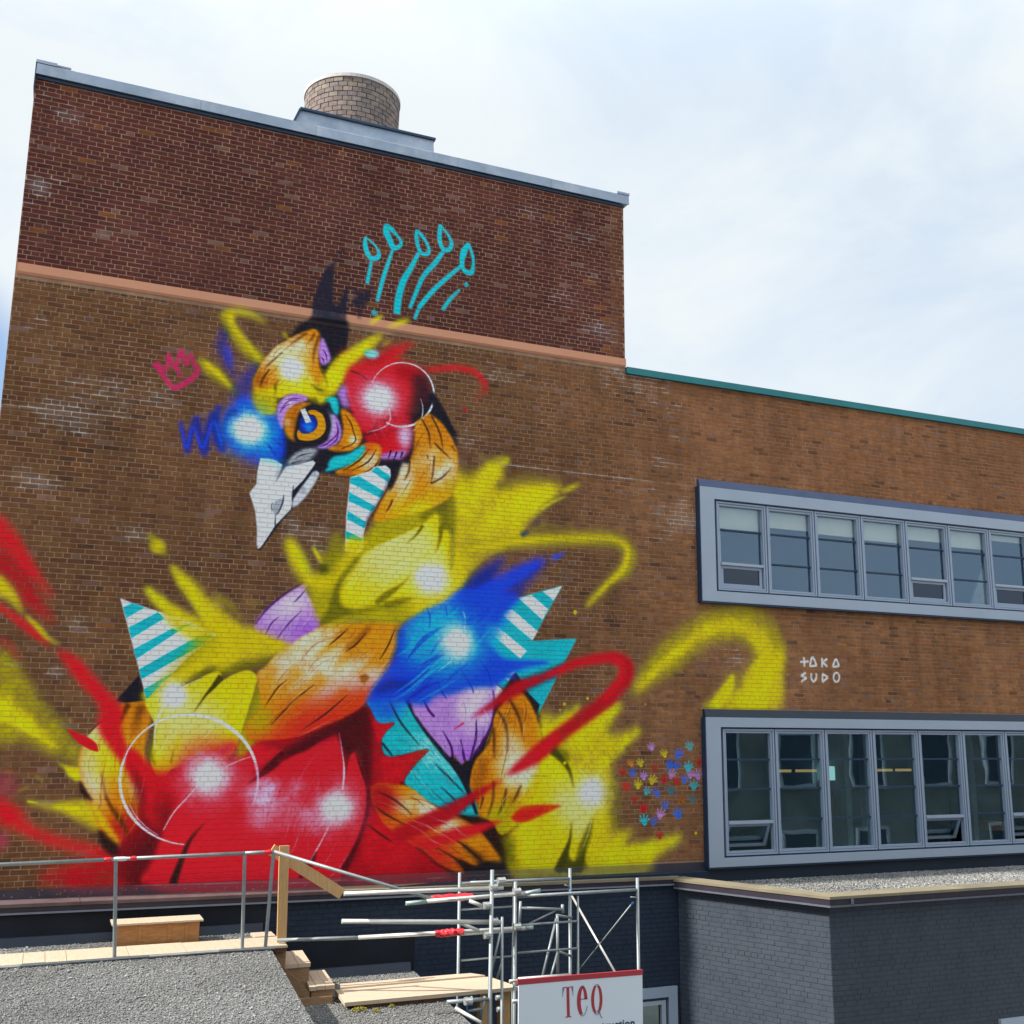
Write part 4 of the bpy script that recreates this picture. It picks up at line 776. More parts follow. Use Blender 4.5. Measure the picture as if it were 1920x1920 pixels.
("s",[1487,-1385,1463,-1371,1439,-1357,1415,-1342,1392,-1327,1370,-1311,1348,-1294,1326,-1277,1306,-1259,1286,-1240,1266,-1221,1247,-1202,1229,-1182,1211,-1162,1195,-1141,1179,-1119,1163,-1097,1149,-1075,1135,-1053,1122,-1030,1110,-1007,1098,-983],[7,14,7],"PL",4,.95,None,0),
("s",[2669,-490,2693,-571,2708,-654,2713,-736,2710,-818,2697,-899,2676,-977,2647,-1052],[38,27,11],"PL",6,.8,None,0),
("s",[1541,-1326,1651,-1113,1802,-934,1938,-771],[11,16,16,15],"W",5,.9,None,0),
("s",[2276,-533,2441,-459,2628,-394],[15,13,8],"W",5,.8,None,0),
("s",[2104,37,2168,14,2230,-14,2289,-46,2346,-82,2401,-122,2452,-166,2499,-214,2543,-264,2582,-318],[6,11,6],"PL",4,.95,None,0),
("s",[1226,-1993,1548,-1995,2077,-2006,2760,-2016,3327,-2048,3908,-2039,4510,-2079],[11,16,10,15,11],"PK",3,.75,None,.8),
("s",[5129,-2070,5932,-2061,6768,-2074,7639,-2102,8548,-2116],[10,14,11],"YL",4,.7,None,.8),
("s",[3570,-2134,3571,-2189],[11,6],"Y2",3,.75,None,0),
("g",[3642,-2134],11,"PK",.85,.4,1,0,None,0),
("g",[4344,-2151],9,"SP",.85,.4,1,0,None,0),
("g",[2381,-2052],7,"YL",.85,.4,1,0,None,0),
("g",[5598,-2134],8,"PK",.85,.4,1,0,None,0),
("g",[8075,-2255],8,"Y2",.85,.4,1,0,None,0),
("g",[8862,-2292],16,"SP",.85,.4,1,0,None,0),
("s",[4169,-2177,4173,-2200],[12,6],"YL",3,.75,None,0),
("g",[1005,-2098],10,"PK",.85,.4,1,0,None,0),
("s",[3525,-2127,3530,-2181],[11,6],"YL",3,.75,None,0),
("g",[8736,-2247],15,"SP",.85,.4,1,0,None,0),
("s",[2777,-2073,2778,-2110],[11,5],"SP",3,.75,None,0),
("g",[6876,-2184],14,"SP",.85,.4,1,0,None,0),
("g",[-63,-1981],8,"Y2",.85,.4,1,0,None,0),
("s",[6471,-2119,6464,-2151],[13,6],"YL",3,.75,None,0),
("g",[3200,-2106],7,"YL",.85,.4,1,0,None,0),
("g",[3429,-2073],11,"SP",.85,.4,1,0,None,0),
("g",[7369,-2157],12,"SP",.85,.4,1,0,None,0),
("g",[1089,-2094],6,"SP",.85,.4,1,0,None,0),
("s",[1787,-2109,1794,-2146],[11,5],"SP",3,.75,None,0),
("g",[1612,-2025],9,"SP",.85,.4,1,0,None,0),
("g",[-125,-2015],7,"R",.85,.4,1,0,None,0),
("g",[591,-2085],10,"YL",.85,.4,1,0,None,0),
("s",[1743,-2130,1743,-2178],[10,5],"Y2",3,.75,None,0),
("g",[1872,-2133],9,"YL",.85,.4,1,0,None,0),
("s",[6685,-2213,6688,-2260],[13,6],"YL",3,.75,None,0),
("s",[697,-2099,696,-2133],[10,5],"PK",3,.75,None,0),
("g",[137,-2049],11,"Y2",.85,.4,1,0,None,0),
("s",[6351,-2161,6350,-2190],[13,6],"YL",3,.75,None,0),
("g",[4333,-2193],11,"Y2",.85,.4,1,0,None,0),
("g",[-172,-2059],11,"SP",.85,.4,1,0,None,0),
("g",[7980,-2212],14,"R",.85,.4,1,0,None,0),
("g",[5833,-2119],12,"SP",.85,.4,1,0,None,0),
("s",[4188,-2143,4191,-2187],[12,6],"SP",3,.75,None,0),
("s",[4555,-2077,4558,-2104],[12,6],"SP",3,.75,None,0),
("s",[375,-2024,380,-2063],[10,5],"Y2",2,.75,None,0),
("g",[3221,-2064],9,"SP",.85,.4,1,0,None,0),
("g",[1068,-2081],11,"SP",.85,.4,1,0,None,0),
("g",[422,-2014],11,"SP",.85,.4,1,0,None,0),
("g",[5613,-2129],11,"YL",.85,.4,1,0,None,0),
("g",[5710,-2113],11,"PK",.85,.4,1,0,None,0),
("g",[5791,-2155],13,"R",.85,.4,1,0,None,0),
("g",[1453,-2074],9,"R",.85,.4,1,0,None,0),
("g",[3254,-2049],11,"SP",.85,.4,1,0,None,0),
("g",[2475,-2120],12,"SP",.85,.4,1,0,None,0),
("s",[5057,-2101,5058,-2131],[12,6],"PK",3,.75,None,0),
("g",[43,-2075],9,"SP",.85,.4,1,0,None,0),
("g",[1908,-2117],8,"R",.85,.4,1,0,None,0),
("g",[649,-2069],11,"R",.85,.4,1,0,None,0),
("s",[2716,-2086,2716,-2119],[11,5],"Y2",3,.75,None,0),
("s",[2770,-2084,2776,-2132],[11,5],"R",3,.75,None,0),
("g",[521,-2021],10,"SP",.85,.4,1,0,None,0),
("g",[6159,-2198],13,"Y2",.85,.4,1,0,None,0),
("s",[7406,-2168,7413,-2192],[13,7],"R",3,.75,None,0),
("s",[2115,-2022,2114,-2068],[11,5],"SP",3,.75,None,0),
("s",[8166,-2281,8172,-2328],[13,7],"R",3,.75,None,0),
("s",[469,-2070,465,-2089],[10,5],"YL",2,.75,None,0),
("g",[653,-2039],9,"PK",.85,.4,1,0,None,0),
("g",[5073,-2130],7,"PK",.85,.4,1,0,None,0),
("g",[7253,-2123],14,"SP",.85,.4,1,0,None,0),
("g",[5634,-2220],11,"Y2",.85,.4,1,0,None,0),
("g",[8577,-2201],9,"SP",.85,.4,1,0,None,0),
("g",[160,-1995],11,"SP",.85,.4,1,0,None,0),
("g",[8237,-2144],13,"Y2",.85,.4,1,0,None,0),
("g",[8611,-2288],16,"Y2",.85,.4,1,0,None,0),
("g",[4677,-2149],8,"R",.85,.4,1,0,None,0),
("g",[6313,-2161],13,"YL",.85,.4,1,0,None,0),
("g",[2825,-2118],13,"SP",.85,.4,1,0,None,0),
("s",[6402,-2234,6396,-2274],[13,6],"SP",3,.75,None,0),
("s",[730,-2027,733,-2069],[10,5],"SP",3,.75,None,0),
("g",[7045,-2224],13,"SP",.85,.4,1,0,None,0),
("s",[7658,-2245,7660,-2288],[13,7],"SP",3,.75,None,0),
("s",[2570,-2058,2573,-2106],[11,5],"PK",3,.75,None,0),
("s",[5390,-2144,5390,-2169],[12,6],"SP",3,.75,None,0),
("g",[6109,-2186],8,"SP",.85,.4,1,0,None,0),
("s",[4945,-2113,4944,-2169],[12,6],"SP",3,.75,None,0),
("s",[2304,-2087,2309,-2137],[11,5],"PK",3,.75,None,0),
("s",[8320,-2232,8327,-2267],[13,7],"YL",3,.75,None,0),
("s",[2323,-2107,2323,-2145],[11,5],"PK",3,.75,None,0),
("s",[7144,-2193,7150,-2253],[13,6],"R",3,.75,None,0),
("s",[5464,-2109,5459,-2155],[12,6],"PK",3,.75,None,0),
("g",[1131,-2035],10,"SP",.85,.4,1,0,None,0),
("s",[3611,-2174,3612,-2210],[11,6],"PK",3,.75,None,0),
("s",[2804,-2069,2808,-2115],[11,5],"R",3,.75,None,0),
("g",[3664,-2136],11,"Y2",.85,.4,1,0,None,0),
("s",[2515,-2067,2519,-2097],[11,5],"SP",3,.75,None,0),
("s",[5447,-2125,5454,-2162],[12,6],"PK",3,.75,None,0),
("g",[2166,-2054],7,"PK",.85,.4,1,0,None,0),
("s",[3375,-2114,3372,-2162],[11,6],"SP",3,.75,None,0),
("s",[2727,-2095,2726,-2143],[11,5],"YL",3,.75,None,0),
("g",[2730,-2100],10,"SP",.85,.4,1,0,None,0),
("g",[2616,-2054],10,"SP",.85,.4,1,0,None,0),
("g",[6677,-2146],11,"YL",.85,.4,1,0,None,0),
("g",[3705,-2119],12,"R",.85,.4,1,0,None,0),
("g",[127,-2017],11,"PK",.85,.4,1,0,None,0),
("g",[335,-2051],10,"YL",.85,.4,1,0,None,0),
("g",[8679,-2260],15,"PK",.85,.4,1,0,None,0),
("s",[2668,-2145,2665,-2188],[11,5],"SP",3,.75,None,0),
("g",[1855,-2054],11,"SP",.85,.4,1,0,None,0),
("g",[6208,-2173],7,"R",.85,.4,1,0,None,0),
("s",[1940,-2137,1936,-2160],[11,5],"Y2",3,.75,None,0),
("s",[20,-2095,19,-2137],[10,5],"SP",2,.75,None,0),
("g",[3831,-2076],13,"YL",.85,.4,1,0,None,0),
("s",[8756,-2183,8748,-2223],[14,7],"PK",3,.75,None,0),
("g",[3398,-2088],12,"SP",.85,.4,1,0,None,0),
("s",[1929,-2111,1938,-2161],[11,5],"PK",3,.75,None,0),
("g",[2513,-2065],9,"YL",.85,.4,1,0,None,0),
("g",[2262,-2094],10,"YL",.85,.4,1,0,None,0),
("g",[4309,-2064],9,"YL",.85,.4,1,0,None,0),
("s",[8282,-2149,8283,-2202],[13,7],"SP",3,.75,None,0),
("g",[7787,-2258],8,"SP",.85,.4,1,0,None,0),
("g",[1035,-2052],8,"R",.85,.4,1,0,None,0),
("g",[1776,-2019],8,"SP",.85,.4,1,0,None,0),
("g",[87,-2094],8,"SP",.85,.4,1,0,None,0),
("g",[1259,-2030],10,"SP",.85,.4,1,0,None,0),
("g",[3744,-2158],11,"SP",.85,.4,1,0,None,0),
("s",[3510,-2148,3508,-2200],[11,6],"Y2",3,.75,None,0),
("g",[719,-2075],8,"YL",.85,.4,1,0,None,0),
("s",[866,-2020,865,-2042],[10,5],"PK",3,.75,None,0),
("g",[3528,-2168],9,"PK",.85,.4,1,0,None,0),
("g",[2829,-2060],11,"R",.85,.4,1,0,None,0),
("g",[5229,-2100],12,"YL",.85,.4,1,0,None,0),
("s",[4996,-2166,5000,-2204],[12,6],"SP",3,.75,None,0),
("g",[7747,-2153],11,"SP",.85,.4,1,0,None,0),
("s",[8949,-2237,8957,-2280],[14,7],"SP",3,.75,None,0),
("g",[7966,-2155],12,"SP",.85,.4,1,0,None,0),
("s",[4029,-2141,4025,-2171],[11,6],"SP",3,.75,None,0),
("s",[8405,-2271,8406,-2312],[13,7],"Y2",3,.75,None,0),
("g",[3992,-2184],13,"Y2",.85,.4,1,0,None,0),
("s",[1090,-2008,1095,-2032],[10,5],"SP",3,.75,None,0),
("g",[2038,-2045],11,"PK",.85,.4,1,0,None,0),
("s",[7196,-2235,7193,-2287],[13,6],"YL",3,.75,None,0),
("g",[8042,-2139],8,"SP",.85,.4,1,0,None,0),
("g",[501,-1990],7,"R",.85,.4,1,0,None,0),
("g",[5945,-2111],10,"Y2",.85,.4,1,0,None,0),
("g",[6738,-2124],15,"Y2",.85,.4,1,0,None,0),
("g",[2963,-2158],7,"SP",.85,.4,1,0,None,0),
("g",[1830,-2101],9,"SP",.85,.4,1,0,None,0),
("s",[2388,-2041,2387,-2091],[11,5],"PK",3,.75,None,0),
("g",[5523,-2205],12,"R",.85,.4,1,0,None,0),
("g",[5275,-2176],14,"SP",.85,.4,1,0,None,0),
("g",[4816,-2095],10,"Y2",.85,.4,1,0,None,0),
("s",[4277,-2190,4284,-2222],[12,6],"SP",3,.75,None,0),
("g",[2837,-2074],13,"Y2",.85,.4,1,0,None,0),
("g",[6805,-2170],15,"SP",.85,.4,1,0,None,0),
("s",[-257,-2028,-257,-2047],[10,5],"SP",2,.75,None,0),
("s",[2355,-2055,2353,-2105],[11,5],"SP",3,.75,None,0),
("s",[5917,-2230,5923,-2263],[12,6],"R",3,.75,None,0),
("g",[84,-2075],6,"Y2",.85,.4,1,0,None,0),
("g",[6681,-2184],9,"SP",.85,.4,1,0,None,0),
("s",[11703,1150,11881,1165],[35],"MO",5,.97,None,0),
("s",[11785,1234,11787,1072],[35],"MO",5,.97,None,0),
("s",[11899,1085,11964,1240,12045,1098],[35],"MO",5,.97,None,0),
("s",[11899,1085,12045,1098],[35],"MO",5,.97,None,0),
("s",[12165,1228,12156,1074],[35],"MO",5,.97,None,0),
("s",[12278,1223,12172,1156],[36],"MO",5,.97,None,0),
("s",[12172,1156,12270,1087],[36],"MO",5,.97,None,0),
("s",[12383,1090,12460,1220,12521,1103],[36],"MO",5,.97,None,0),
("s",[12383,1090,12521,1103],[36],"MO",5,.97,None,0),
("s",[11815,974,11712,918],[35],"MO",5,.97,None,0),
("s",[11712,918,11821,885],[35],"MO",5,.97,None,0),
("s",[11821,885,11707,820],[35],"MO",5,.97,None,0),
("s",[11926,969,11921,879,11962,826,12021,881,12027,971],[35],"MO",5,.97,None,0),
("s",[12161,966,12152,822],[35],"MO",5,.97,None,0),
("s",[12161,966,12270,906],[35],"MO",5,.97,None,0),
("s",[12270,906,12152,822],[35],"MO",5,.97,None,0),
("s",[12515,912,12505,876,12483,848,12455,835,12425,838,12402,859,12390,891,12392,928,12408,961,12434,982,12464,988,12491,975,12510,948,12515,912],[31,31],"MO",5,.97,None,0),
("g",[8784,-303],38,"P",.7188174727832043,.6,1,0,None,.3),
("s",[8759,-287,8710,-274],[22,16],"P",5,.7188174727832043,None,0),
("s",[8766,-278,8707,-225],[22,16],"P",5,.7188174727832043,None,0),
("s",[8777,-273,8753,-191],[22,16],"P",5,.7188174727832043,None,0),
("s",[8790,-273,8812,-201],[22,16],"P",5,.7188174727832043,None,0),
("s",[8802,-278,8846,-236],[22,16],"P",5,.7188174727832043,None,0),
("g",[9016,-402],38,"Y",.7204773043455225,.6,1,0,None,.3),
("s",[8991,-389,8941,-379],[22,16],"Y",5,.7204773043455225,None,0),
("s",[8998,-379,8934,-331],[22,16],"Y",5,.7204773043455225,None,0),
("s",[9008,-373,8976,-294],[22,16],"Y",5,.7204773043455225,None,0),
("s",[9021,-372,9036,-300],[22,16],"Y",5,.7204773043455225,None,0),
("s",[9033,-376,9073,-333],[22,16],"Y",5,.7204773043455225,None,0),
("g",[9253,-414],50,"B2",.8295487807516315,.6,1,0,None,.3),
("s",[9235,-381,9199,-333],[29,21],"B2",5,.8295487807516315,None,0),
("s",[9251,-376,9244,-280],[29,21],"B2",5,.8295487807516315,None,0),
("s",[9268,-378,9324,-277],[29,21],"B2",5,.8295487807516315,None,0),
("s",[9281,-387,9374,-329],[29,21],"B2",5,.8295487807516315,None,0),
("s",[9288,-400,9373,-390],[29,21],"B2",5,.8295487807516315,None,0),
("g",[9483,-291],46,"T",.683004793032435,.6,1,0,None,.3),
("s",[9453,-274,9393,-259],[27,19],"T",5,.683004793032435,None,0),
("s",[9461,-263,9389,-200],[27,19],"T",5,.683004793032435,None,0),
("s",[9475,-256,9444,-158],[27,19],"T",5,.683004793032435,None,0),
("s",[9491,-256,9517,-169],[27,19],"T",5,.683004793032435,None,0),
("s",[9505,-262,9559,-212],[27,19],"T",5,.683004793032435,None,0),
("g",[8586,-544],38,"Y2",.6643201297736749,.6,1,0,None,.3),
("s",[8561,-530,8511,-519],[22,16],"Y2",5,.6643201297736749,None,0),
("s",[8567,-520,8505,-471],[22,16],"Y2",5,.6643201297736749,None,0),
("s",[8578,-514,8548,-435],[22,16],"Y2",5,.6643201297736749,None,0),
("s",[8591,-514,8607,-441],[22,16],"Y2",5,.6643201297736749,None,0),
("s",[8602,-518,8643,-475],[22,16],"Y2",5,.6643201297736749,None,0),
("g",[9091,-579],50,"B2",.841995704010697,.6,1,0,None,.3),
("s",[9073,-546,9037,-497],[29,21],"B2",5,.841995704010697,None,0),
("s",[9089,-542,9083,-446],[29,21],"B2",5,.841995704010697,None,0),
("s",[9106,-544,9163,-443],[29,21],"B2",5,.841995704010697,None,0),
("s",[9119,-553,9212,-496],[29,21],"B2",5,.841995704010697,None,0),
("s",[9125,-567,9211,-557],[29,21],"B2",5,.841995704010697,None,0),
("g",[9222,-591],40,"B2",.6929549871898607,.6,1,0,None,.3),
("s",[9205,-565,9171,-529],[23,17],"B2",5,.6929549871898607,None,0),
("s",[9218,-560,9201,-484],[23,17],"B2",5,.6929549871898607,None,0),
("s",[9231,-560,9265,-476],[23,17],"B2",5,.6929549871898607,None,0),
("s",[9243,-566,9310,-513],[23,17],"B2",5,.6929549871898607,None,0),
("s",[9249,-576,9316,-561],[23,17],"B2",5,.6929549871898607,None,0),
("g",[9434,-614],49,"T",.8563945073974042,.6,1,0,None,.3),
("s",[9409,-587,9358,-551],[28,21],"T",5,.8563945073974042,None,0),
("s",[9423,-579,9384,-492],[28,21],"T",5,.8563945073974042,None,0),
("s",[9439,-578,9459,-470],[28,21],"T",5,.8563945073974042,None,0),
("s",[9455,-583,9523,-507],[28,21],"T",5,.8563945073974042,None,0),
("s",[9465,-594,9542,-564],[28,21],"T",5,.8563945073974042,None,0),
("g",[9637,-526],39,"RR",.781755565115964,.6,1,0,None,.3),
("s",[9623,-499,9592,-463],[22,16],"RR",5,.781755565115964,None,0),
("s",[9635,-495,9626,-421],[22,16],"RR",5,.781755565115964,None,0),
("s",[9648,-497,9689,-417],[22,16],"RR",5,.781755565115964,None,0),
("s",[9659,-503,9729,-456],[22,16],"RR",5,.781755565115964,None,0),
("s",[9664,-513,9730,-503],[22,16],"RR",5,.781755565115964,None,0),
("g",[8430,-695],44,"B2",.6533370522722354,.6,1,0,None,.3),
("s",[8409,-669,8365,-635],[25,18],"B2",5,.6533370522722354,None,0),
("s",[8421,-662,8390,-582],[25,18],"B2",5,.6533370522722354,None,0),
("s",[8436,-662,8457,-565],[25,18],"B2",5,.6533370522722354,None,0),
("s",[8449,-667,8512,-601],[25,18],"B2",5,.6533370522722354,None,0),
("s",[8458,-677,8527,-653],[25,18],"B2",5,.6533370522722354,None,0),
("g",[8634,-740],37,"P",.8803765091699725,.6,1,0,None,.3),
("s",[8612,-720,8569,-697],[22,16],"P",5,.8803765091699725,None,0),
("s",[8621,-713,8580,-650],[22,16],"P",5,.8803765091699725,None,0),
("s",[8634,-710,8632,-627],[22,16],"P",5,.8803765091699725,None,0),
("s",[8646,-713,8686,-648],[22,16],"P",5,.8803765091699725,None,0),
("s",[8655,-720,8709,-690],[22,16],"P",5,.8803765091699725,None,0),
("g",[8774,-807],45,"Y",.6900737218719974,.6,1,0,None,.3),
("s",[8756,-777,8721,-735],[26,19],"Y",5,.6900737218719974,None,0),
("s",[8771,-773,8759,-687],[26,19],"Y",5,.6900737218719974,None,0),
("s",[8786,-774,8830,-682],[26,19],"Y",5,.6900737218719974,None,0),
("s",[8798,-782,8877,-726],[26,19],"Y",5,.6900737218719974,None,0),
("s",[8804,-793,8880,-781],[26,19],"Y",5,.6900737218719974,None,0),
("g",[8982,-798],45,"RR",.864695171963637,.6,1,0,None,.3),
("s",[8965,-768,8931,-724],[26,19],"RR",5,.864695171963637,None,0),
("s",[8980,-763,8972,-676],[26,19],"RR",5,.864695171963637,None,0),
("s",[8995,-766,9045,-673],[26,19],"RR",5,.864695171963637,None,0),
("s",[9007,-774,9091,-720],[26,19],"RR",5,.864695171963637,None,0),
("s",[9013,-786,9090,-776],[26,19],"RR",5,.864695171963637,None,0),
("g",[9204,-823],45,"RR",.7241838129395196,.6,1,0,None,.3),
("s",[9186,-793,9149,-752],[26,19],"RR",5,.7241838129395196,None,0),
("s",[9200,-788,9186,-703],[26,19],"RR",5,.7241838129395196,None,0),
("s",[9215,-790,9258,-697],[26,19],"RR",5,.7241838129395196,None,0),
("s",[9227,-797,9306,-741],[26,19],"RR",5,.7241838129395196,None,0),
("s",[9234,-808,9310,-795],[26,19],"RR",5,.7241838129395196,None,0),
("g",[9363,-802],44,"B2",.6483961818364825,.6,1,0,None,.3),
("s",[9340,-778,9293,-746],[25,18],"B2",5,.6483961818364825,None,0),
("s",[9352,-770,9314,-692],[25,18],"B2",5,.6483961818364825,None,0),
("s",[9366,-768,9380,-672],[25,18],"B2",5,.6483961818364825,None,0),
("s",[9380,-773,9439,-704],[25,18],"B2",5,.6483961818364825,None,0),
("s",[9390,-782,9458,-754],[25,18],"B2",5,.6483961818364825,None,0),
("g",[9618,-738],50,"P",.6129715407216745,.6,1,0,None,.3),
("s",[9586,-718,9522,-697],[29,21],"P",5,.6129715407216745,None,0),
("s",[9596,-707,9524,-632],[29,21],"P",5,.6129715407216745,None,0),
("s",[9612,-701,9589,-592],[29,21],"P",5,.6129715407216745,None,0),
("s",[9629,-702,9667,-610],[29,21],"P",5,.6129715407216745,None,0),
("s",[9644,-709,9708,-660],[29,21],"P",5,.6129715407216745,None,0),
("g",[8339,-900],45,"R",.6841299634848657,.6,1,0,None,.3),
("s",[8308,-887,8247,-881],[26,19],"R",5,.6841299634848657,None,0),
("s",[8314,-875,8231,-824],[26,19],"R",5,.6841299634848657,None,0),
("s",[8325,-867,8275,-776],[26,19],"R",5,.6841299634848657,None,0),
("s",[8340,-865,8346,-777],[26,19],"R",5,.6841299634848657,None,0),
("s",[8355,-869,8396,-813],[26,19],"R",5,.6841299634848657,None,0),
("g",[8529,-870],43,"Y",.7028529796266468,.6,1,0,None,.3),
("s",[8505,-846,8457,-817],[25,18],"Y",5,.7028529796266468,None,0),
("s",[8517,-838,8474,-763],[25,18],"Y",5,.7028529796266468,None,0),
("s",[8531,-836,8536,-740],[25,18],"Y",5,.7028529796266468,None,0),
("s",[8545,-839,8596,-768],[25,18],"Y",5,.7028529796266468,None,0),
("s",[8555,-848,8619,-817],[25,18],"Y",5,.7028529796266468,None,0),
("g",[8668,-969],39,"T",.7238383969221975,.6,1,0,None,.3),
("s",[8656,-940,8631,-900],[23,16],"T",5,.7238383969221975,None,0),
("s",[8669,-938,8670,-862],[23,16],"T",5,.7238383969221975,None,0),
("s",[8682,-940,8732,-865],[23,16],"T",5,.7238383969221975,None,0),
("s",[8691,-948,8767,-908],[23,16],"T",5,.7238383969221975,None,0),
("s",[8695,-959,8762,-956],[23,16],"T",5,.7238383969221975,None,0),
("g",[8874,-1004],46,"B2",.6828914504879049,.6,1,0,None,.3),
("s",[8843,-988,8783,-973],[27,19],"B2",5,.6828914504879049,None,0),
("s",[8851,-977,8777,-914],[27,19],"B2",5,.6828914504879049,None,0),
("s",[8865,-970,8831,-872],[27,19],"B2",5,.6828914504879049,None,0),
("s",[8881,-970,8904,-883],[27,19],"B2",5,.6828914504879049,None,0),
("s",[8895,-976,8947,-925],[27,19],"B2",5,.6828914504879049,None,0),
("g",[9121,-975],48,"TD",.6962006709749226,.6,1,0,None,.3),
("s",[9092,-954,9032,-931],[28,20],"TD",5,.6962006709749226,None,0),
("s",[9102,-944,9037,-869],[28,20],"TD",5,.6962006709749226,None,0),
("s",[9117,-939,9101,-833],[28,20],"TD",5,.6962006709749226,None,0),
("s",[9134,-940,9175,-854],[28,20],"TD",5,.6962006709749226,None,0),
("s",[9147,-949,9211,-904],[28,20],"TD",5,.6962006709749226,None,0),
("g",[9533,-904],52,"T",.6302938316153578,.6,1,0,None,.3),
("s",[9505,-877,9448,-841],[30,22],"T",5,.6302938316153578,None,0),
("s",[9518,-868,9470,-778],[30,22],"T",5,.6302938316153578,None,0),
("s",[9536,-865,9547,-752],[30,22],"T",5,.6302938316153578,None,0),
("s",[9553,-870,9618,-787],[30,22],"T",5,.6302938316153578,None,0),
("s",[9565,-881,9644,-845],[30,22],"T",5,.6302938316153578,None,0),
("g",[9329,-1099],40,"OD",.8295486723978828,.6,1,0,None,.3),
("s",[9301,-1087,9246,-1080],[23,17],"OD",5,.8295486723978828,None,0),
("s",[9307,-1076,9233,-1029],[23,17],"OD",5,.8295486723978828,None,0),
("s",[9317,-1069,9274,-988],[23,17],"OD",5,.8295486723978828,None,0),
("s",[9331,-1067,9339,-990],[23,17],"OD",5,.8295486723978828,None,0),
("s",[9344,-1071,9383,-1022],[23,17],"OD",5,.8295486723978828,None,0),
("g",[9501,-1102],41,"TD",.6993200986115204,.6,1,0,None,.3),
("s",[9479,-1078,9437,-1048],[23,17],"TD",5,.6993200986115204,None,0),
("s",[9491,-1071,9458,-999],[23,17],"TD",5,.6993200986115204,None,0),
("s",[9505,-1070,9520,-981],[24,17],"TD",5,.6993200986115204,None,0),
("s",[9518,-1074,9574,-1011],[24,17],"TD",5,.6993200986115204,None,0),
("s",[9526,-1083,9591,-1058],[24,17],"TD",5,.6993200986115204,None,0),
("g",[9025,-1181],43,"B2",.6128433563346058,.6,1,0,None,.3),
("s",[8997,-1165,8939,-1152],[25,18],"B2",5,.6128433563346058,None,0),
("s",[9004,-1155,8932,-1097],[25,18],"B2",5,.6128433563346058,None,0),
("s",[9017,-1148,8982,-1056],[25,18],"B2",5,.6128433563346058,None,0),
("s",[9031,-1148,9051,-1065],[25,18],"B2",5,.6128433563346058,None,0),
("s",[9045,-1153,9093,-1105],[25,18],"B2",5,.6128433563346058,None,0),
("g",[8613,-1227],50,"RR",.8864212795027036,.6,1,0,None,.3),
("s",[8589,-1198,8540,-1157],[29,21],"RR",5,.8864212795027036,None,0),
("s",[8603,-1191,8571,-1098],[29,21],"RR",5,.8864212795027036,None,0),
("s",[8620,-1190,8648,-1082],[29,21],"RR",5,.8864212795027036,None,0),
("s",[8635,-1197,8710,-1124],[29,21],"RR",5,.8864212795027036,None,0),
("s",[8645,-1208,8725,-1184],[29,21],"RR",5,.8864212795027036,None,0),
("g",[8906,-1319],51,"P",.6054562575879923,.6,1,0,None,.3),
("s",[8882,-1289,8834,-1245],[29,21],"P",5,.6054562575879923,None,0),
("s",[8897,-1282,8869,-1186],[30,21],"P",5,.6054562575879923,None,0),
("s",[8915,-1282,8949,-1173],[30,22],"P",5,.6054562575879923,None,0),
("s",[8930,-1289,9011,-1218],[30,22],"P",5,.6054562575879923,None,0),
("s",[8940,-1302,9023,-1279],[30,22],"P",5,.6054562575879923,None,0),
("g",[9244,-1327],52,"B2",.8325718305675446,.6,1,0,None,.3),
("s",[9211,-1307,9145,-1284],[30,22],"B2",5,.8325718305675446,None,0),
("s",[9221,-1295,9145,-1218],[30,22],"B2",5,.8325718305675446,None,0),
("s",[9237,-1289,9211,-1177],[30,22],"B2",5,.8325718305675446,None,0),
("s",[9255,-1290,9291,-1195],[30,22],"B2",5,.8325718305675446,None,0),
("s",[9270,-1297,9335,-1246],[30,22],"B2",5,.8325718305675446,None,0),
("g",[8635,-1410],50,"T",.7861531414390588,.6,1,0,None,.3),
("s",[8605,-1387,8544,-1359],[29,21],"T",5,.7861531414390588,None,0),
("s",[8616,-1376,8554,-1295],[29,21],"T",5,.7861531414390588,None,0),
("s",[8633,-1372,8623,-1261],[29,21],"T",5,.7861531414390588,None,0),
("s",[8649,-1375,8697,-1287],[29,21],"T",5,.7861531414390588,None,0),
("s",[8663,-1384,8732,-1341],[29,21],"T",5,.7861531414390588,None,0),
("g",[8788,-1424],40,"B2",.6574245614426217,.6,1,0,None,.3),
("s",[8771,-1397,8737,-1360],[23,17],"B2",5,.6574245614426217,None,0),
("s",[8784,-1392,8768,-1316],[23,17],"B2",5,.6574245614426217,None,0),
("s",[8797,-1394,8832,-1309],[23,17],"B2",5,.6574245614426217,None,0),
("s",[8809,-1400,8878,-1349],[23,17],"B2",5,.6574245614426217,None,0),
("s",[8815,-1410,8883,-1397],[23,17],"B2",5,.6574245614426217,None,0),
("g",[8900,-1631],38,"RR",.7144903904172994,.6,1,0,None,.3),
("s",[8877,-1611,8832,-1588],[22,16],"RR",5,.7144903904172994,None,0),
("s",[8886,-1603,8842,-1540],[22,16],"RR",5,.7144903904172994,None,0),
("s",[8899,-1601,8895,-1517],[22,16],"RR",5,.7144903904172994,None,0),
("s",[8911,-1603,8950,-1538],[22,16],"RR",5,.7144903904172994,None,0),
("s",[8921,-1610,8975,-1580],[22,16],"RR",5,.7144903904172994,None,0),
("g",[8816,-622],41,"RR",.6028189399018694,.6,1,0,None,.3),
("s",[8802,-592,8774,-551],[24,17],"RR",5,.6028189399018694,None,0),
("s",[8816,-589,8814,-509],[24,17],"RR",5,.6028189399018694,None,0),
("s",[8830,-591,8880,-509],[24,18],"RR",5,.6028189399018694,None,0),
("s",[8840,-599,8919,-554],[24,18],"RR",5,.6028189399018694,None,0),
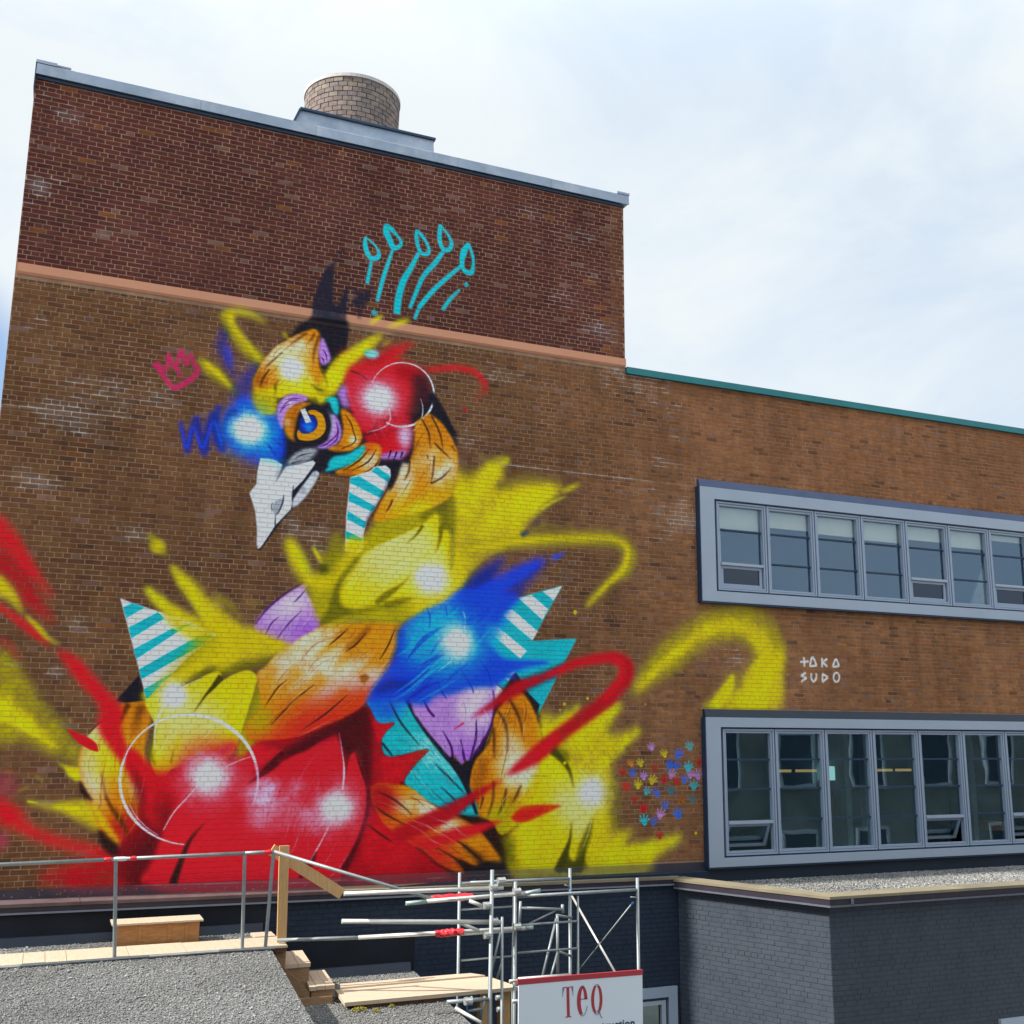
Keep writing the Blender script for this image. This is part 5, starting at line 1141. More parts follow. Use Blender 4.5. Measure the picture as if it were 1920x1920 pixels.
("s",[8845,-611,8916,-604],[24,18],"RR",5,.6028189399018694,None,0),
("g",[8278,-672],38,"RR",.8351237024464064,.6,1,0,None,.3),
("s",[8253,-661,8201,-656],[22,16],"RR",5,.8351237024464064,None,0),
("s",[8257,-651,8187,-607],[22,16],"RR",5,.8351237024464064,None,0),
("s",[8267,-644,8224,-567],[22,16],"RR",5,.8351237024464064,None,0),
("s",[8280,-642,8285,-567],[22,16],"RR",5,.8351237024464064,None,0),
("s",[8292,-645,8327,-597],[22,16],"RR",5,.8351237024464064,None,0),
("g",[8475,-1084],40,"RR",.6291306639596673,.6,1,0,None,.3),
("s",[8451,-1066,8401,-1045],[23,17],"RR",5,.6291306639596673,None,0),
("s",[8459,-1057,8406,-994],[23,17],"RR",5,.6291306639596673,None,0),
("s",[8472,-1053,8459,-964],[23,17],"RR",5,.6291306639596673,None,0),
("s",[8485,-1054,8519,-982],[23,17],"RR",5,.6291306639596673,None,0),
("s",[8496,-1061,8549,-1024],[23,17],"RR",5,.6291306639596673,None,0),
("g",[9114,-723],43,"P",.66237505252723,.6,1,0,None,.3),
("s",[9100,-692,9071,-648],[25,18],"P",5,.66237505252723,None,0),
("s",[9114,-689,9114,-605],[25,18],"P",5,.66237505252723,None,0),
("s",[9129,-692,9184,-607],[25,18],"P",5,.66237505252723,None,0),
("s",[9139,-700,9224,-654],[25,18],"P",5,.66237505252723,None,0),
("s",[9144,-712,9219,-707],[25,18],"P",5,.66237505252723,None,0),
("g",[8420,-543],37,"O",.6506010813911293,.6,1,0,None,.3),
("s",[8395,-532,8346,-526],[21,15],"O",5,.6506010813911293,None,0),
("s",[8400,-522,8333,-480],[21,15],"O",5,.6506010813911293,None,0),
("s",[8409,-515,8370,-441],[21,15],"O",5,.6506010813911293,None,0),
("s",[8422,-513,8428,-442],[21,15],"O",5,.6506010813911293,None,0),
("s",[8433,-516,8467,-471],[21,15],"O",5,.6506010813911293,None,0),
("g",[9471,-726],39,"P",.6122677099993006,.6,1,0,None,.3),
("s",[9452,-701,9413,-670],[23,17],"P",5,.6122677099993006,None,0),
("s",[9463,-695,9436,-623],[23,17],"P",5,.6122677099993006,None,0),
("s",[9477,-695,9497,-609],[23,17],"P",5,.6122677099993006,None,0),
("s",[9489,-699,9548,-641],[23,17],"P",5,.6122677099993006,None,0),
("s",[9497,-708,9560,-687],[23,17],"P",5,.6122677099993006,None,0),
("g",[3807,-1091],613,"RP",.55,.15,1,0,None,.5),
("g",[2059,-644],634,"RP",.55,.15,1,0,None,.5),
("g",[5094,2153],594,"YL",.55,.15,1,0,None,.5),
("g",[7728,-941],617,"YL",.55,.15,1,0,None,.5),
("g",[5499,1225],688,"BL",.55,.15,1,0,None,.5),
("g",[1550,379],422,"YL",.55,.15,1,0,None,.5),
("g",[2310,4111],599,"BL",.55,.15,1,0,None,.5),
("g",[2886,5081],423,"YL",.55,.15,1,0,None,.5),
("g",[4208,4795],605,"RP",.55,.15,1,0,None,.5),
("g",[3807,-1091],360,"W",.99,.22,1.02,0,None,.25),
("g",[2059,-644],373,"W",.99,.22,1.02,0,None,.25),
("g",[5094,2153],350,"W",.99,.22,1.05,-0.4,None,.25),
("g",[7728,-941],363,"W",.99,.22,1,0,None,.25),
("g",[5499,1225],405,"W",.99,.22,1,0,None,.25),
("g",[1550,379],248,"W",.99,.22,1,0,None,.25),
("g",[2310,4111],352,"W",.99,.22,1.05,0,None,.25),
("g",[2886,5081],249,"W",.99,.22,1.05,0,None,.25),
("g",[4208,4795],356,"W",.99,.22,1.05,0,None,.25)
]
PX0, PZ0, PX1, PZ1, PPM = -1.2, -2.2, 13.0, 9.0, 160
cvs = Canvas(PX0, PZ0, PX1, PZ1, PPM)
hr = random.Random(31)
def hatch(pts, wid, n, cols, clip, al, w, bend):        # brush strokes along a feather, kept inside it
    x0, z0, x1, z1 = pts; dx, dz = x1-x0, z1-z0; L = math.hypot(dx, dz); nx, nz = -dz/L, dx/L
    for i in range(n):
        o = hr.uniform(-wid, wid); s = hr.uniform(0, .72); e = min(1, s+hr.uniform(.14, .42)); k = hr.uniform(-bend, bend)*L; q = []
        for u, t in ((0, s), (.5, (s+e)/2), (1, e)):
            f = o*(1-.45*abs(2*t-1))+k*(1-(2*u-1)**2); q += [x0+dx*t+nx*f, z0+dz*t+nz*f]
        cvs.stroke(q, [2, w*hr.uniform(.5, 1.2), 2], np.array(PAL[hr.choice(cols)])/255., 4, al*hr.uniform(.6, 1.2), clip)
for o in MURAL:
    k = o[0]
    if k == 'h': hatch(*o[1:])
    elif k == 'p': cvs.poly(o[1], np.array(PAL[o[2]])/255., *o[3:])
    elif k == 's': cvs.stroke(o[1], o[2], np.array(PAL[o[3]])/255., *o[4:])
    else: cvs.glow(o[1], o[2], np.array(PAL[o[3]])/255., *o[4:])
def srgb2lin(a): return np.where(a <= .04045, a/12.92, ((np.maximum(a, 0)+.055)/1.055)**2.4)
def lin2srgb(a): return np.where(a <= .0031308, a*12.92, 1.055*np.maximum(a, 0)**(1/2.4)-.055)
lum_ = cvs.c@np.array([.3, .59, .11], np.float32); cc = np.clip(lum_[..., None]+(cvs.c-lum_[..., None])*1.17, 0, 1); cc = np.clip(cc+(cc-.5)*.08*(1-np.abs(2*cc-1)), 0, 1)
pc = np.clip(srgb2lin(cc)*(1+.22*cvs.noise[..., None])/.80, 0.004, .88)
img = bpy.data.images.new('mural_paint', cvs.w, cvs.h, alpha=True); img.alpha_mode = 'CHANNEL_PACKED'
img.pixels.foreach_set(np.concatenate([lin2srgb(pc), cvs.a[..., None]], 2).astype(np.float32).ravel()); img.update(); img.pack()
SALTS = [("e",[-597,8367],253,2.2),
("g",[-597,8367],228,"EF",.22,.0,2.2,-0.18,None,2.8),
("e",[-664,7186],188,1.6),
("g",[-664,7186],169,"EF",.22,.0,1.6,-0.18,None,2.8),
("e",[-433,5300],140,1),
("g",[-433,5300],126,"EF",.22,.0,1,-0.18,None,2.8),
("e",[-342,5013],98,1.5),
("g",[-342,5013],88,"EF",.22,.0,1.5,-0.18,None,2.8),
("e",[333,4510],426,2.6),
("g",[333,4510],383,"EF",.22,.0,2.6,-0.18,None,2.8),
("e",[-27,4017],346,2),
("g",[-27,4017],312,"EF",.22,.0,2,-0.18,None,2.8),
("e",[1097,4423],292,2),
("g",[1097,4423],263,"EF",.22,.0,2,-0.18,None,2.8),
("e",[-401,3107],201,2),
("g",[-401,3107],181,"EF",.22,.0,2,-0.18,None,2.8),
("e",[2296,5018],155,1),
("g",[2296,5018],139,"EF",.22,.0,1,-0.18,None,2.8),
("e",[9338,5275],159,.5),
("g",[9338,5275],143,"EF",.22,.0,.5,-0.18,None,2.8),
("e",[9358,4812],138,.4),
("g",[9358,4812],124,"EF",.22,.0,.4,-0.18,None,2.8),
("e",[9346,3489],443,1.3),
("g",[9346,3489],399,"EF",.22,.0,1.3,-0.18,None,2.8),
("e",[9036,3284],285,1.2),
("g",[9036,3284],257,"EF",.22,.0,1.2,-0.18,None,2.8),
("e",[9652,3380],253,1),
("g",[9652,3380],227,"EF",.22,.0,1,-0.18,None,2.8),
("e",[5654,4298],224,2),
("g",[5654,4298],202,"EF",.22,.0,2,-0.18,None,2.8),
("e",[3094,2757],229,1.5),
("g",[3094,2757],206,"EF",.22,.0,1.5,-0.18,None,2.8),
("e",[3403,2704],185,1),
("g",[3403,2704],166,"EF",.22,.0,1,-0.18,None,2.8),
("e",[7591,8119],297,2),
("g",[7591,8119],267,"EF",.22,.0,2,-0.18,None,2.8),
("e",[7888,7505],296,2),
("g",[7888,7505],267,"EF",.22,.0,2,-0.18,None,2.8),
("e",[6709,8322],212,2),
("g",[6709,8322],191,"EF",.22,.0,2,-0.18,None,2.8),
("e",[7980,6483],253,2),
("g",[7980,6483],228,"EF",.22,.0,2,-0.18,None,2.8),
("e",[7293,6929],230,2),
("g",[7293,6929],207,"EF",.22,.0,2,-0.18,None,2.8),
("e",[6081,5473],233,2),
("g",[6081,5473],209,"EF",.22,.0,2,-0.18,None,2.8),
("e",[8472,5626],389,2.4),
("g",[8472,5626],350,"EF",.22,.0,2.4,-0.18,None,2.8),
("e",[8781,5855],197,1.5),
("g",[8781,5855],178,"EF",.22,.0,1.5,-0.18,None,2.8),
("e",[891,2505],153,2),
("g",[891,2505],138,"EF",.22,.0,2,-0.18,None,2.8),
("e",[330,1272],119,1),
("g",[330,1272],107,"EF",.22,.0,1,-0.18,None,2.8),
("e",[65,650],104,1.2),
("g",[65,650],93,"EF",.22,.0,1.2,-0.18,None,2.8),
("e",[9161,4331],175,2.4),
("g",[9161,4331],157,"EF",.22,.0,2.4,-0.18,None,2.8),
("e",[6570,1476],118,1),
("g",[6570,1476],106,"EF",.22,.0,1,-0.18,None,2.8),
("e",[10411,1118],153,1.2),
("g",[10411,1118],138,"EF",.22,.0,1.2,-0.18,None,2.8),
("s",[-867,4056,535,4087,2050,4119],[21,21,21],"EF",6,.55,None,1.2),
("s",[6100,4025,7872,4010,9795,3993],[28,28,28],"EF",7,.55,None,1.2)]
sc_ = Canvas(PX0, PZ0, PX1, PZ1, 100)
for o in SALTS:
    if o[0] == 'e':                   # salts bloom along the joints: short level and upright dashes
        (x, z), r, a = o[1], o[2], o[3]
        for j in range(max(6, int(r/8))):
            u, w_ = hr.gauss(0, r*.6*a**.5), hr.gauss(0, r*.55/a**.5); X = x+u; k = round(((z+w_)/1000-1.744)/.0677-.5)+.5; Z = (1.744+k*.0677)*1000
            if hr.random() < .74: l = hr.uniform(40, 220); sc_.stroke([X-l/2, Z, X+l/2, Z], [hr.uniform(10, 24)], np.ones(3), 8, hr.uniform(.25, .75), None, 1.2)
            else: l = hr.uniform(40, 75); sc_.stroke([X, Z, X, Z+l], [hr.uniform(12, 26)], np.ones(3), 8, hr.uniform(.25, .75), None, 1.)
    elif o[0] == 'g': sc_.glow(o[1], o[2], np.ones(3), *o[4:])
    else: sc_.stroke(o[1], o[2], np.ones(3), *o[4:])
simg = bpy.data.images.new('wall_salts', sc_.w, sc_.h, alpha=False); simg.colorspace_settings.name = 'Non-Color'
simg.pixels.foreach_set(np.repeat(sc_.a[..., None], 4, 2).astype(np.float32).ravel()); simg.update(); simg.pack()
def paint_over(m, amount=1., dark=1., salt=0.):     # lets the mural cover a wall material, by position on the wall
    t = m.node_tree; N = t.nodes; K = t.links.new; p = N['Principled BSDF']; src = p.inputs['Base Color'].links[0].from_socket
    g = N.new('ShaderNodeNewGeometry'); sp = N.new('ShaderNodeSeparateXYZ'); K(g.outputs['Position'], sp.inputs[0]); cb = N.new('ShaderNodeCombineXYZ')
    for a, (lo, hi) in enumerate(((PX0, PX1), None, (PZ0, PZ1)) if False else ((PX0, PX1), (PZ0, PZ1))):
        r = N.new('ShaderNodeMapRange'); r.clamp = False; r.inputs[1].default_value = lo; r.inputs[2].default_value = hi; K(sp.outputs['XZ'[a]], r.inputs[0]); K(r.outputs[0], cb.inputs[a])
    if salt:
        si = N.new('ShaderNodeTexImage'); si.image = simg; si.extension = 'CLIP'; K(cb.outputs[0], si.inputs[0]); sm = N.new('ShaderNodeMath'); sm.operation = 'MULTIPLY'; sm.inputs[1].default_value = salt; K(si.outputs['Color'], sm.inputs[0])
        sx = N.new('ShaderNodeMix'); sx.data_type = 'RGBA'; sx.inputs[7].default_value = (*alb((206, 200, 194)), 1); K(sm.outputs[0], sx.inputs[0]); K(src, sx.inputs[6]); src = sx.outputs[2]
    ti = N.new('ShaderNodeTexImage'); ti.image = img; ti.extension = 'CLIP'; ti.interpolation = 'Linear'; K(cb.outputs[0], ti.inputs[0])
    am = N.new('ShaderNodeMath'); am.operation = 'MULTIPLY'; am.inputs[1].default_value = amount; K(ti.outputs['Alpha'], am.inputs[0])
    dk = N.new('ShaderNodeMix'); dk.data_type = 'RGBA'; dk.blend_type = 'MULTIPLY'; dk.inputs[0].default_value = 1; dk.inputs[7].default_value = (dark, dark, dark, 1); K(ti.outputs['Color'], dk.inputs[6])
    mx = N.new('ShaderNodeMix'); mx.data_type = 'RGBA'; K(am.outputs[0], mx.inputs[0]); K(src, mx.inputs[6]); K(dk.outputs[2], mx.inputs[7]); K(mx.outputs[2], p.inputs['Base Color'])
    return m

# ------------------------------------------------------------------ materials
M_brick = paint_over(mat('brick', (1, 1, 1), .85, var=.22, scale=9, bump=.25, bscale=90, spec=.1, tint=True, streak=.2), .97, .97, .13)
M_mortar = paint_over(mat('mortar', alb((164, 133, 110), .93), .95, var=.2, scale=2.5, spec=.1, dirt=alb((112, 84, 65), .93), dscale=.9, damt=.6, streak=.2), .89, .86, .85)
M_navybrick = mat('navy_painted_brick', alb((52, 59, 69), .74), .6, var=.12, scale=5, bump=.15, bscale=70, spec=.3, dirt=alb((62, 68, 75), .74), dscale=.8, damt=.5)
M_navymortar = mat('navy_painted_mortar', alb((50, 57, 67), .74), .7, var=.1, scale=5, spec=.3)
M_blackbrick = mat('blackened_brick_paint', alb((33, 44, 60), .84), .6, var=.12, scale=5, bump=.15, bscale=70, spec=.25, dirt=alb((42, 53, 68), .84), dscale=.8, damt=.5)
M_blackmortar = mat('blackened_mortar_paint', alb((31, 42, 57), .84), .7, var=.1, scale=5, spec=.2)
M_tar = mat('tar_membrane', alb((17, 24, 34)), .7, var=.3, scale=3, spec=.3)
M_slate = mat('slate_grey_flashing', alb((48, 55, 68)), .5, var=.12, scale=4, spec=.4)
M_coping = mat('zinc_coping', alb((146, 160, 178), .98), .42, .3, var=.12, scale=3, dirt=alb((186, 192, 202)), dscale=1.6, damt=.55)
M_copdark = mat('dark_zinc_edge', alb((38, 60, 84)), .5, .2, var=.15)
M_band = paint_over(mat('terracotta_paint', alb((200, 142, 112)), .75, var=.07, scale=2, bump=.1, bscale=20, spec=.3, dirt=alb((186, 120, 96)), dscale=1, damt=.4), 1.)
M_teal = mat('teal_flashing', alb((18, 112, 118)), .45, var=.1, scale=3)
M_frame = mat('pale_blue_grey_frame', alb((156, 168, 184), .95), .42, .0, var=.04, scale=2)
M_frame2 = mat('blue_grey_sash', alb((148, 162, 182), .98), .42, .0, var=.04, scale=2)
M_gasket = mat('dark_gasket', alb((28, 52, 78)), .5)
M_head = mat('slate_blue_flashing', alb((62, 76, 108)), .55, var=.15, scale=2)
M_head2 = mat('navy_flashing', alb((26, 38, 54)), .55, var=.15, scale=2)
M_sill = paint_over(mat('splashed_base_strip', alb((50, 44, 56)), .6, var=.2, scale=4, dirt=alb((74, 36, 48)), dscale=.7, damt=.6), .45, .8)
M_capd = mat('paint_splashed_cap', alb((112, 92, 92), 1.5), .6, var=.2, scale=6, dirt=alb((84, 56, 62), 1.5), dscale=2.2, damt=.7)
M_cap = mat('tan_cap_flashing', alb((178, 166, 138), 2.1), .6, var=.12, scale=3, dirt=alb((112, 100, 96), 1.6), dscale=.5, damt=.7)
M_fascia = mat('dark_brown_fascia', alb((40, 34, 46)), .5, var=.2)
M_drip = mat('grey_drip_edge', alb((86, 90, 102)), .5, .0, var=.1)
M_chim = mat('chimney_block', (1, 1, 1), .9, var=.25, scale=14, bump=.3, bscale=60, spec=.2, tint=True)
M_chimj = mat('chimney_joint', alb((92, 74, 70)), .95, var=.2)
M_conc = mat('concrete_rim', alb((178, 172, 168)), .9, var=.15, scale=8)
M_gravel = mat('gravel_bed', (.18, .18, .178), .95, var=.45, scale=45, bump=.9, bscale=70, spec=.1, dirt=(.12, .12, .118), dscale=1.2, damt=.7)
M_stone = mat('gravel_stone', (1, 1, 1), .9, var=.15, scale=30, spec=.2, tint=True)
M_pine = mat('new_pine', (.50, .40, .295), .65, var=.09, scale=5, stretch=(9, 1.2, 9), bump=.08, bscale=30, spec=.3, dirt=(.42, .31, .21), dscale=3, damt=.4)
M_plank = mat('laminated_plank', (.53, .43, .32), .6, var=.05, scale=3, stretch=(.6, 9, 9), bump=.05, bscale=30, spec=.3, dirt=(.45, .34, .23), dscale=2.2, damt=.3)
M_piney = mat('new_pine_cross', (.50, .40, .295), .65, var=.13, scale=5, stretch=(14, 1.2, 14), bump=.08, bscale=30, spec=.3, dirt=(.5, .37, .25), dscale=3, damt=.5)
M_stud = mat('pine_stud', (.55, .335, .15), .65, var=.14, scale=5, stretch=(14, 14, 1.2), spec=.3, dirt=(.42, .24, .1), dscale=4, damt=.5)
M_ply = mat('plywood_face', (.38, .18, .065), .7, var=.2, scale=5, stretch=(2, 2, 9), spec=.25, dirt=(.3, .15, .07), dscale=3, damt=.5)
M_step = mat('step_board', (.32, .195, .105), .7, var=.2, scale=5, stretch=(2, 2, 9), spec=.25, dirt=(.24, .13, .07), dscale=3, damt=.5)
M_redwood = mat('red_brown_runner', (.11, .035, .025), .7, var=.3, scale=6)
M_galv = mat('galvanised_tube', (.26, .29, .30), .5, .4, var=.15, scale=9, spec=.5)
M_alu = mat('bright_aluminium_tube', (.62, .61, .58), .4, .5, var=.1, scale=8)
M_greenend = mat('green_flaked_tube_end', (.30, .40, .37), .5, .4, var=.3, scale=20)
M_tape = mat('red_tape', (.62, .02, .035), .45, var=.2, scale=25)
M_taped = mat('grey_tape', (.6, .63, .64), .4, var=.1)
M_clamp = mat('cast_clamp', (.42, .43, .42), .5, .6, var=.3, scale=30)
M_bluetip = mat('blue_brace_tip', (.05, .2, .55), .5)
M_sign = mat('white_sign_board', (.70, .76, .83), .4, var=.02, scale=1)
M_signred = mat('sign_red', (.42, .035, .05), .5, var=.04)
M_signnavy = mat('sign_navy', (.03, .03, .12), .5, var=.04)
M_signhair = mat('sign_slate', (.18, .2, .33), .5, var=.04)
M_wallin = mat('interior_plaster', (.30, .40, .42), .9, var=.2, scale=.8)
M_wallin2 = mat('interior_blue', (.12, .17, .23), .9, var=.1, scale=.8)
M_col = mat('interior_white_post', (.5, .55, .55), .7)
M_blind = mat('cream_roller_blind', (.66, .63, .52), .8, var=.04)
M_orange = mat('interior_orange_panel', (.55, .2, .08), .8)
M_moss = mat('yellow_green_moss', (.24, .21, .02), .9, var=.4, scale=40)
M_twig = mat('dry_twig', (.13, .10, .06), .9, var=.2)
M_ground = mat('pale_bounce_yard', (.21, .205, .195), .95, var=.3, scale=.6, bump=.2, bscale=20)  # unseen yard, made pale to bounce light onto the wall
M_body = mat('building_render', (.12, .08, .06), .9, var=.2)
M_roofdeck = mat('roof_deck', (.12, .12, .12), .9, var=.2)
M_opp = mat('opposite_brick', (.17, .20, .21), .9, var=.35, scale=.7)
M_oppt = mat('opposite_parapet', (.3, .29, .27), .8)
M_leaf = mat('foliage', (.045, .075, .02), .8, var=.5, scale=.8)
def emis(name, col, s):
    m = bpy.data.materials.new(name); m.use_nodes = True; p = m.node_tree.nodes['Principled BSDF']; p.inputs['Base Color'].default_value = (*col, 1); p.inputs['Emission Color'].default_value = (*col, 1); p.inputs['Emission Strength'].default_value = s; return m
M_lamp = emis('lit_tube', (1., .62, .22), .30)
M_daylit = emis('far_window', (.55, .9, .9), .55)
def glass(name, tint, base, gtint):
    m = bpy.data.materials.new(name); m.use_nodes = True; t = m.node_tree; N = t.nodes; K = t.links.new; N.clear()
    o = N.new('ShaderNodeOutputMaterial'); tr = N.new('ShaderNodeBsdfTransparent'); tr.inputs[0].default_value = (*tint, 1); gl = N.new('ShaderNodeBsdfGlossy'); gl.inputs[0].default_value = (*gtint, 1); gl.inputs['Roughness'].default_value = .015
    fr = N.new('ShaderNodeFresnel'); fr.inputs[0].default_value = 1.5; a = N.new('ShaderNodeMath'); a.operation = 'ADD'; a.inputs[1].default_value = base; K(fr.outputs[0], a.inputs[0]); g0 = N.new('ShaderNodeNewGeometry'); iv = N.new('ShaderNodeMath'); iv.operation = 'SUBTRACT'; iv.inputs[0].default_value = 1; K(g0.outputs['Backfacing'], iv.inputs[1]); mu = N.new('ShaderNodeMath'); mu.operation = 'MULTIPLY'; K(a.outputs[0], mu.inputs[0]); K(iv.outputs[0], mu.inputs[1]); a = mu
    nz = N.new('ShaderNodeTexNoise'); nz.inputs['Scale'].default_value = .9; g = N.new('ShaderNodeNewGeometry'); K(g.outputs['Position'], nz.inputs['Vector']); bu = N.new('ShaderNodeBump'); bu.inputs['Strength'].default_value = .05; bu.inputs['Distance'].default_value = .05; K(nz.outputs['Fac'], bu.inputs['Height']); K(bu.outputs[0], gl.inputs['Normal'])
    mx = N.new('ShaderNodeMixShader'); K(a.outputs[0], mx.inputs[0]); K(tr.outputs[0], mx.inputs[1]); K(gl.outputs[0], mx.inputs[2]); K(mx.outputs[0], o.inputs[0]); return m
M_glassU = glass('upper_glass', (.93, .95, .93), .17, (.50, .73, 1.))
M_glassV = glass('vent_glass', (.42, .46, .52), .07, (.5, .6, .8))
M_glassL = glass('lower_glass', (.76, .87, .88), .14, (.70, .93, 1.))

# ------------------------------------------------------------------ ground
MB().box(-400, 400, -400, 400, GROUND-.5, GROUND).build('ground', M_ground)['kind'] = 'structure'

# ------------------------------------------------------------------ the brick building
BLD = thing('brick_building', 'tall brown brick building with a painted bird mural and two ribbon windows', 'building', (3.8, 4, GROUND))
BLD_INV = Matrix.Translation(-Vector((3.8, 4, GROUND)))
def P(o, root=None):          # keep world placement under a placed Empty
    o.matrix_parent_inverse = (BLD_INV if root is None else Matrix.Translation(-root.location)); return o
CH = .0677; PITCH = .2118; HZ0 = 1.744-CH*60     # course height, stretcher pitch, a header course's middle
def brick_list(x0, x1, z0, z1, holes=(), seed=0):
    """common bond: every sixth course is headers; returns (xa, xb, za, zb)"""
    r = random.Random(seed); out = []
    k0 = int(math.floor((z0-HZ0)/CH)); k1 = int(math.ceil((z1-HZ0)/CH))
    for k in range(k0, k1+1):
        za, zb = HZ0+k*CH-.0285, HZ0+k*CH+.0285
        if zb < z0+.01 or za > z1-.01: continue
        za, zb = max(za, z0), min(zb, z1)
        head = k % 6 == 0; pit = PITCH/2 if head else PITCH; off = (PITCH*.25 if head else (PITCH*.5*(k % 2)))+r.uniform(-.006, .006)
        i0 = int(math.floor((x0-off)/pit))-1; x = i0*pit+off
        while x < x1:
            xa, xb = max(x+.0055, x0), min(x+pit-.0055, x1); x += pit
            if xb-xa < .02: continue
            segs = [(xa, xb)]
            for hx0, hx1, hz0, hz1 in holes:
                if hz0 < (za+zb)/2 < hz1:
                    ns = []
                    for a, b in segs:
                        if b <= hx0 or a >= hx1: ns.append((a, b))
                        else:
                            if a < hx0: ns.append((a, hx0))
                            if b > hx1: ns.append((hx1, b))
                    segs = ns
            for a, b in segs:
                if b-a > .02: out.append((a, b, za, zb))
    return out
def bricks_mesh(L, org, ux, nrm, depth, cfun, r):
    """each brick: a face standing proud of the mortar, with four sides; slightly uneven"""
    V = []; F = []; T = []
    org, ux, nrm = Vector(org), Vector(ux), Vector(nrm)
    for a, b, za, zb in L:
        j = [r.uniform(-.0018, .0018) for _ in range(4)]; d = depth*r.uniform(.75, 1.2); tl = r.uniform(-.0015, .0015); s = len(V); c = cfun(a, b, za, r)
        ring = ((a+j[0], za+j[2]), (b+j[1], za+j[3]), (b+j[1], zb+j[3]), (a+j[0], zb+j[2]))
        for q, (x, z) in enumerate(ring): V.append(org+ux*x+Vector((0, 0, z))-nrm*.004)
        for q, (x, z) in enumerate(ring):
            ins = .002; xi = x+(ins if q in (0, 3) else -ins); zi = z+(ins if q < 2 else -ins)
            V.append(org+ux*xi+Vector((0, 0, zi))+nrm*(d+(tl if q in (0, 3) else -tl)))
        T += [c]*8
        F += [(s+4, s+5, s+6, s+7), (s, s+1, s+5, s+4), (s+1, s+2, s+6, s+5), (s+2, s+3, s+7, s+6), (s+3, s, s+4, s+7)]
    me = bpy.data.meshes.new('brick'); me.from_pydata([tuple(v) for v in V], [], F); me.update()
    at = me.color_attributes.new('tint', 'FLOAT_COLOR', 'POINT'); at.data.foreach_set('color', np.c_[np.array(T, np.float32), np.ones(len(T), np.float32)].ravel())
    return me
def screen_size(p):                       # how large a brick there shows from the camera; 0 outside the picture
    d = Vector(p)-CAM; z = d.dot(fw)
    if z <= 0: return 0
    x, y = d.dot(rt)/z*2020, d.dot(up)/z*2020
    return 0 if abs(x) > 955 or abs(y) > 955 else 1/z**2
def lay_bricks(root, L, org, ux, nrm, depth, cfun, m, n_single, name_rest, seed):
    r = random.Random(seed); org_, ux_ = Vector(org), Vector(ux)
    key = sorted(range(len(L)), key=lambda i: -(screen_size(org_+ux_*((L[i][0]+L[i][1])/2)+Vector((0, 0, L[i][2])))*(L[i][1]-L[i][0])))
    single = set(key[:n_single]); rest = [b for i, b in enumerate(L) if i not in single]
    for i in key[:n_single]: P(link('brick', bricks_mesh([L[i]], org, ux, nrm, depth, cfun, r), root, m), root)
    if rest:
        o = P(link(name_rest, bricks_mesh(rest, org, ux, nrm, depth, cfun, r), root, m), root); o['kind'] = 'stuff'

def mixc(a, b, t): return tuple(x+(y-x)*t for x, y in zip(a, b))
def sst(a, b, x): t = min(max((x-a)/(b-a), 0), 1); return t*t*(3-2*t)
B_TOP = [alb(c, .93) for c in ((91, 46, 44), (86, 43, 43), (95, 50, 46), (84, 44, 47), (94, 51, 45))]
B_LOW = [alb(c, .93) for c in ((114, 77, 49), (108, 71, 45), (118, 81, 51), (104, 69, 49), (113, 73, 46))]
B_RGT = [alb(c, .93) for c in ((144, 98, 64), (136, 92, 62), (150, 102, 66), (132, 92, 66), (142, 92, 60))]
def wall_tint(a, b, z, r):
    i = r.choice((0, 0, 1, 2, 2, 3, 4))
    if z > 5.95 and a < 8.4: c = mixc(B_TOP[i], B_LOW[i], .12*r.random())
    else: c = mixc(B_LOW[i], B_RGT[i], min(1., sst(7.2, 10.8, a+r.uniform(-.5, .5))*1.0+.22*sst(2.5, 8, a)))
    if a > 8 and z > 4.2: c = mixc(c, B_RGT[4], .35)
    f = r.uniform(.94, 1.06)*(1+.16*math.sin(a*1.7+1.4*math.sin(z*1.3+a*.6))*math.sin(z*2.1+.9*math.sin(a*.8)));  u = r.random()
    if u < .03: c = mixc(c, alb((62, 46, 40)), .5)
    elif u < .045: c = mixc(c, alb((134, 82, 38)), .6)
    elif u < .075: c = mixc(c, alb((130, 104, 96)), .5)
    return tuple(v*f for v in c)
# window openings in the right-hand wing: (x0, x1, z0, z1)
XW0, XW1 = 9.98, 20.4
HOLES = [(XW0, XW1, 2.24, 3.80), (XW0, XW1, -1.97, .06)]
FRAMES = [(9.70, XW1+.3, 2.07, 4.13), (9.715, XW1+.3, -2.3, .33)]
wl = brick_list(-.853, 8.39, 5.80, 8.80, seed=1)+brick_list(-.853, 21.5, -1.985, 5.79, FRAMES, seed=2)
wl = [b for b in wl if not (b[3] > 5.90 and b[2] < 6.035 and b[0] < 8.4)]
lay_bricks(BLD, wl, (0, 0, 0), (1, 0, 0), (0, -1, 0), .0055, wall_tint, M_brick, 300, 'brick_courses', 5)
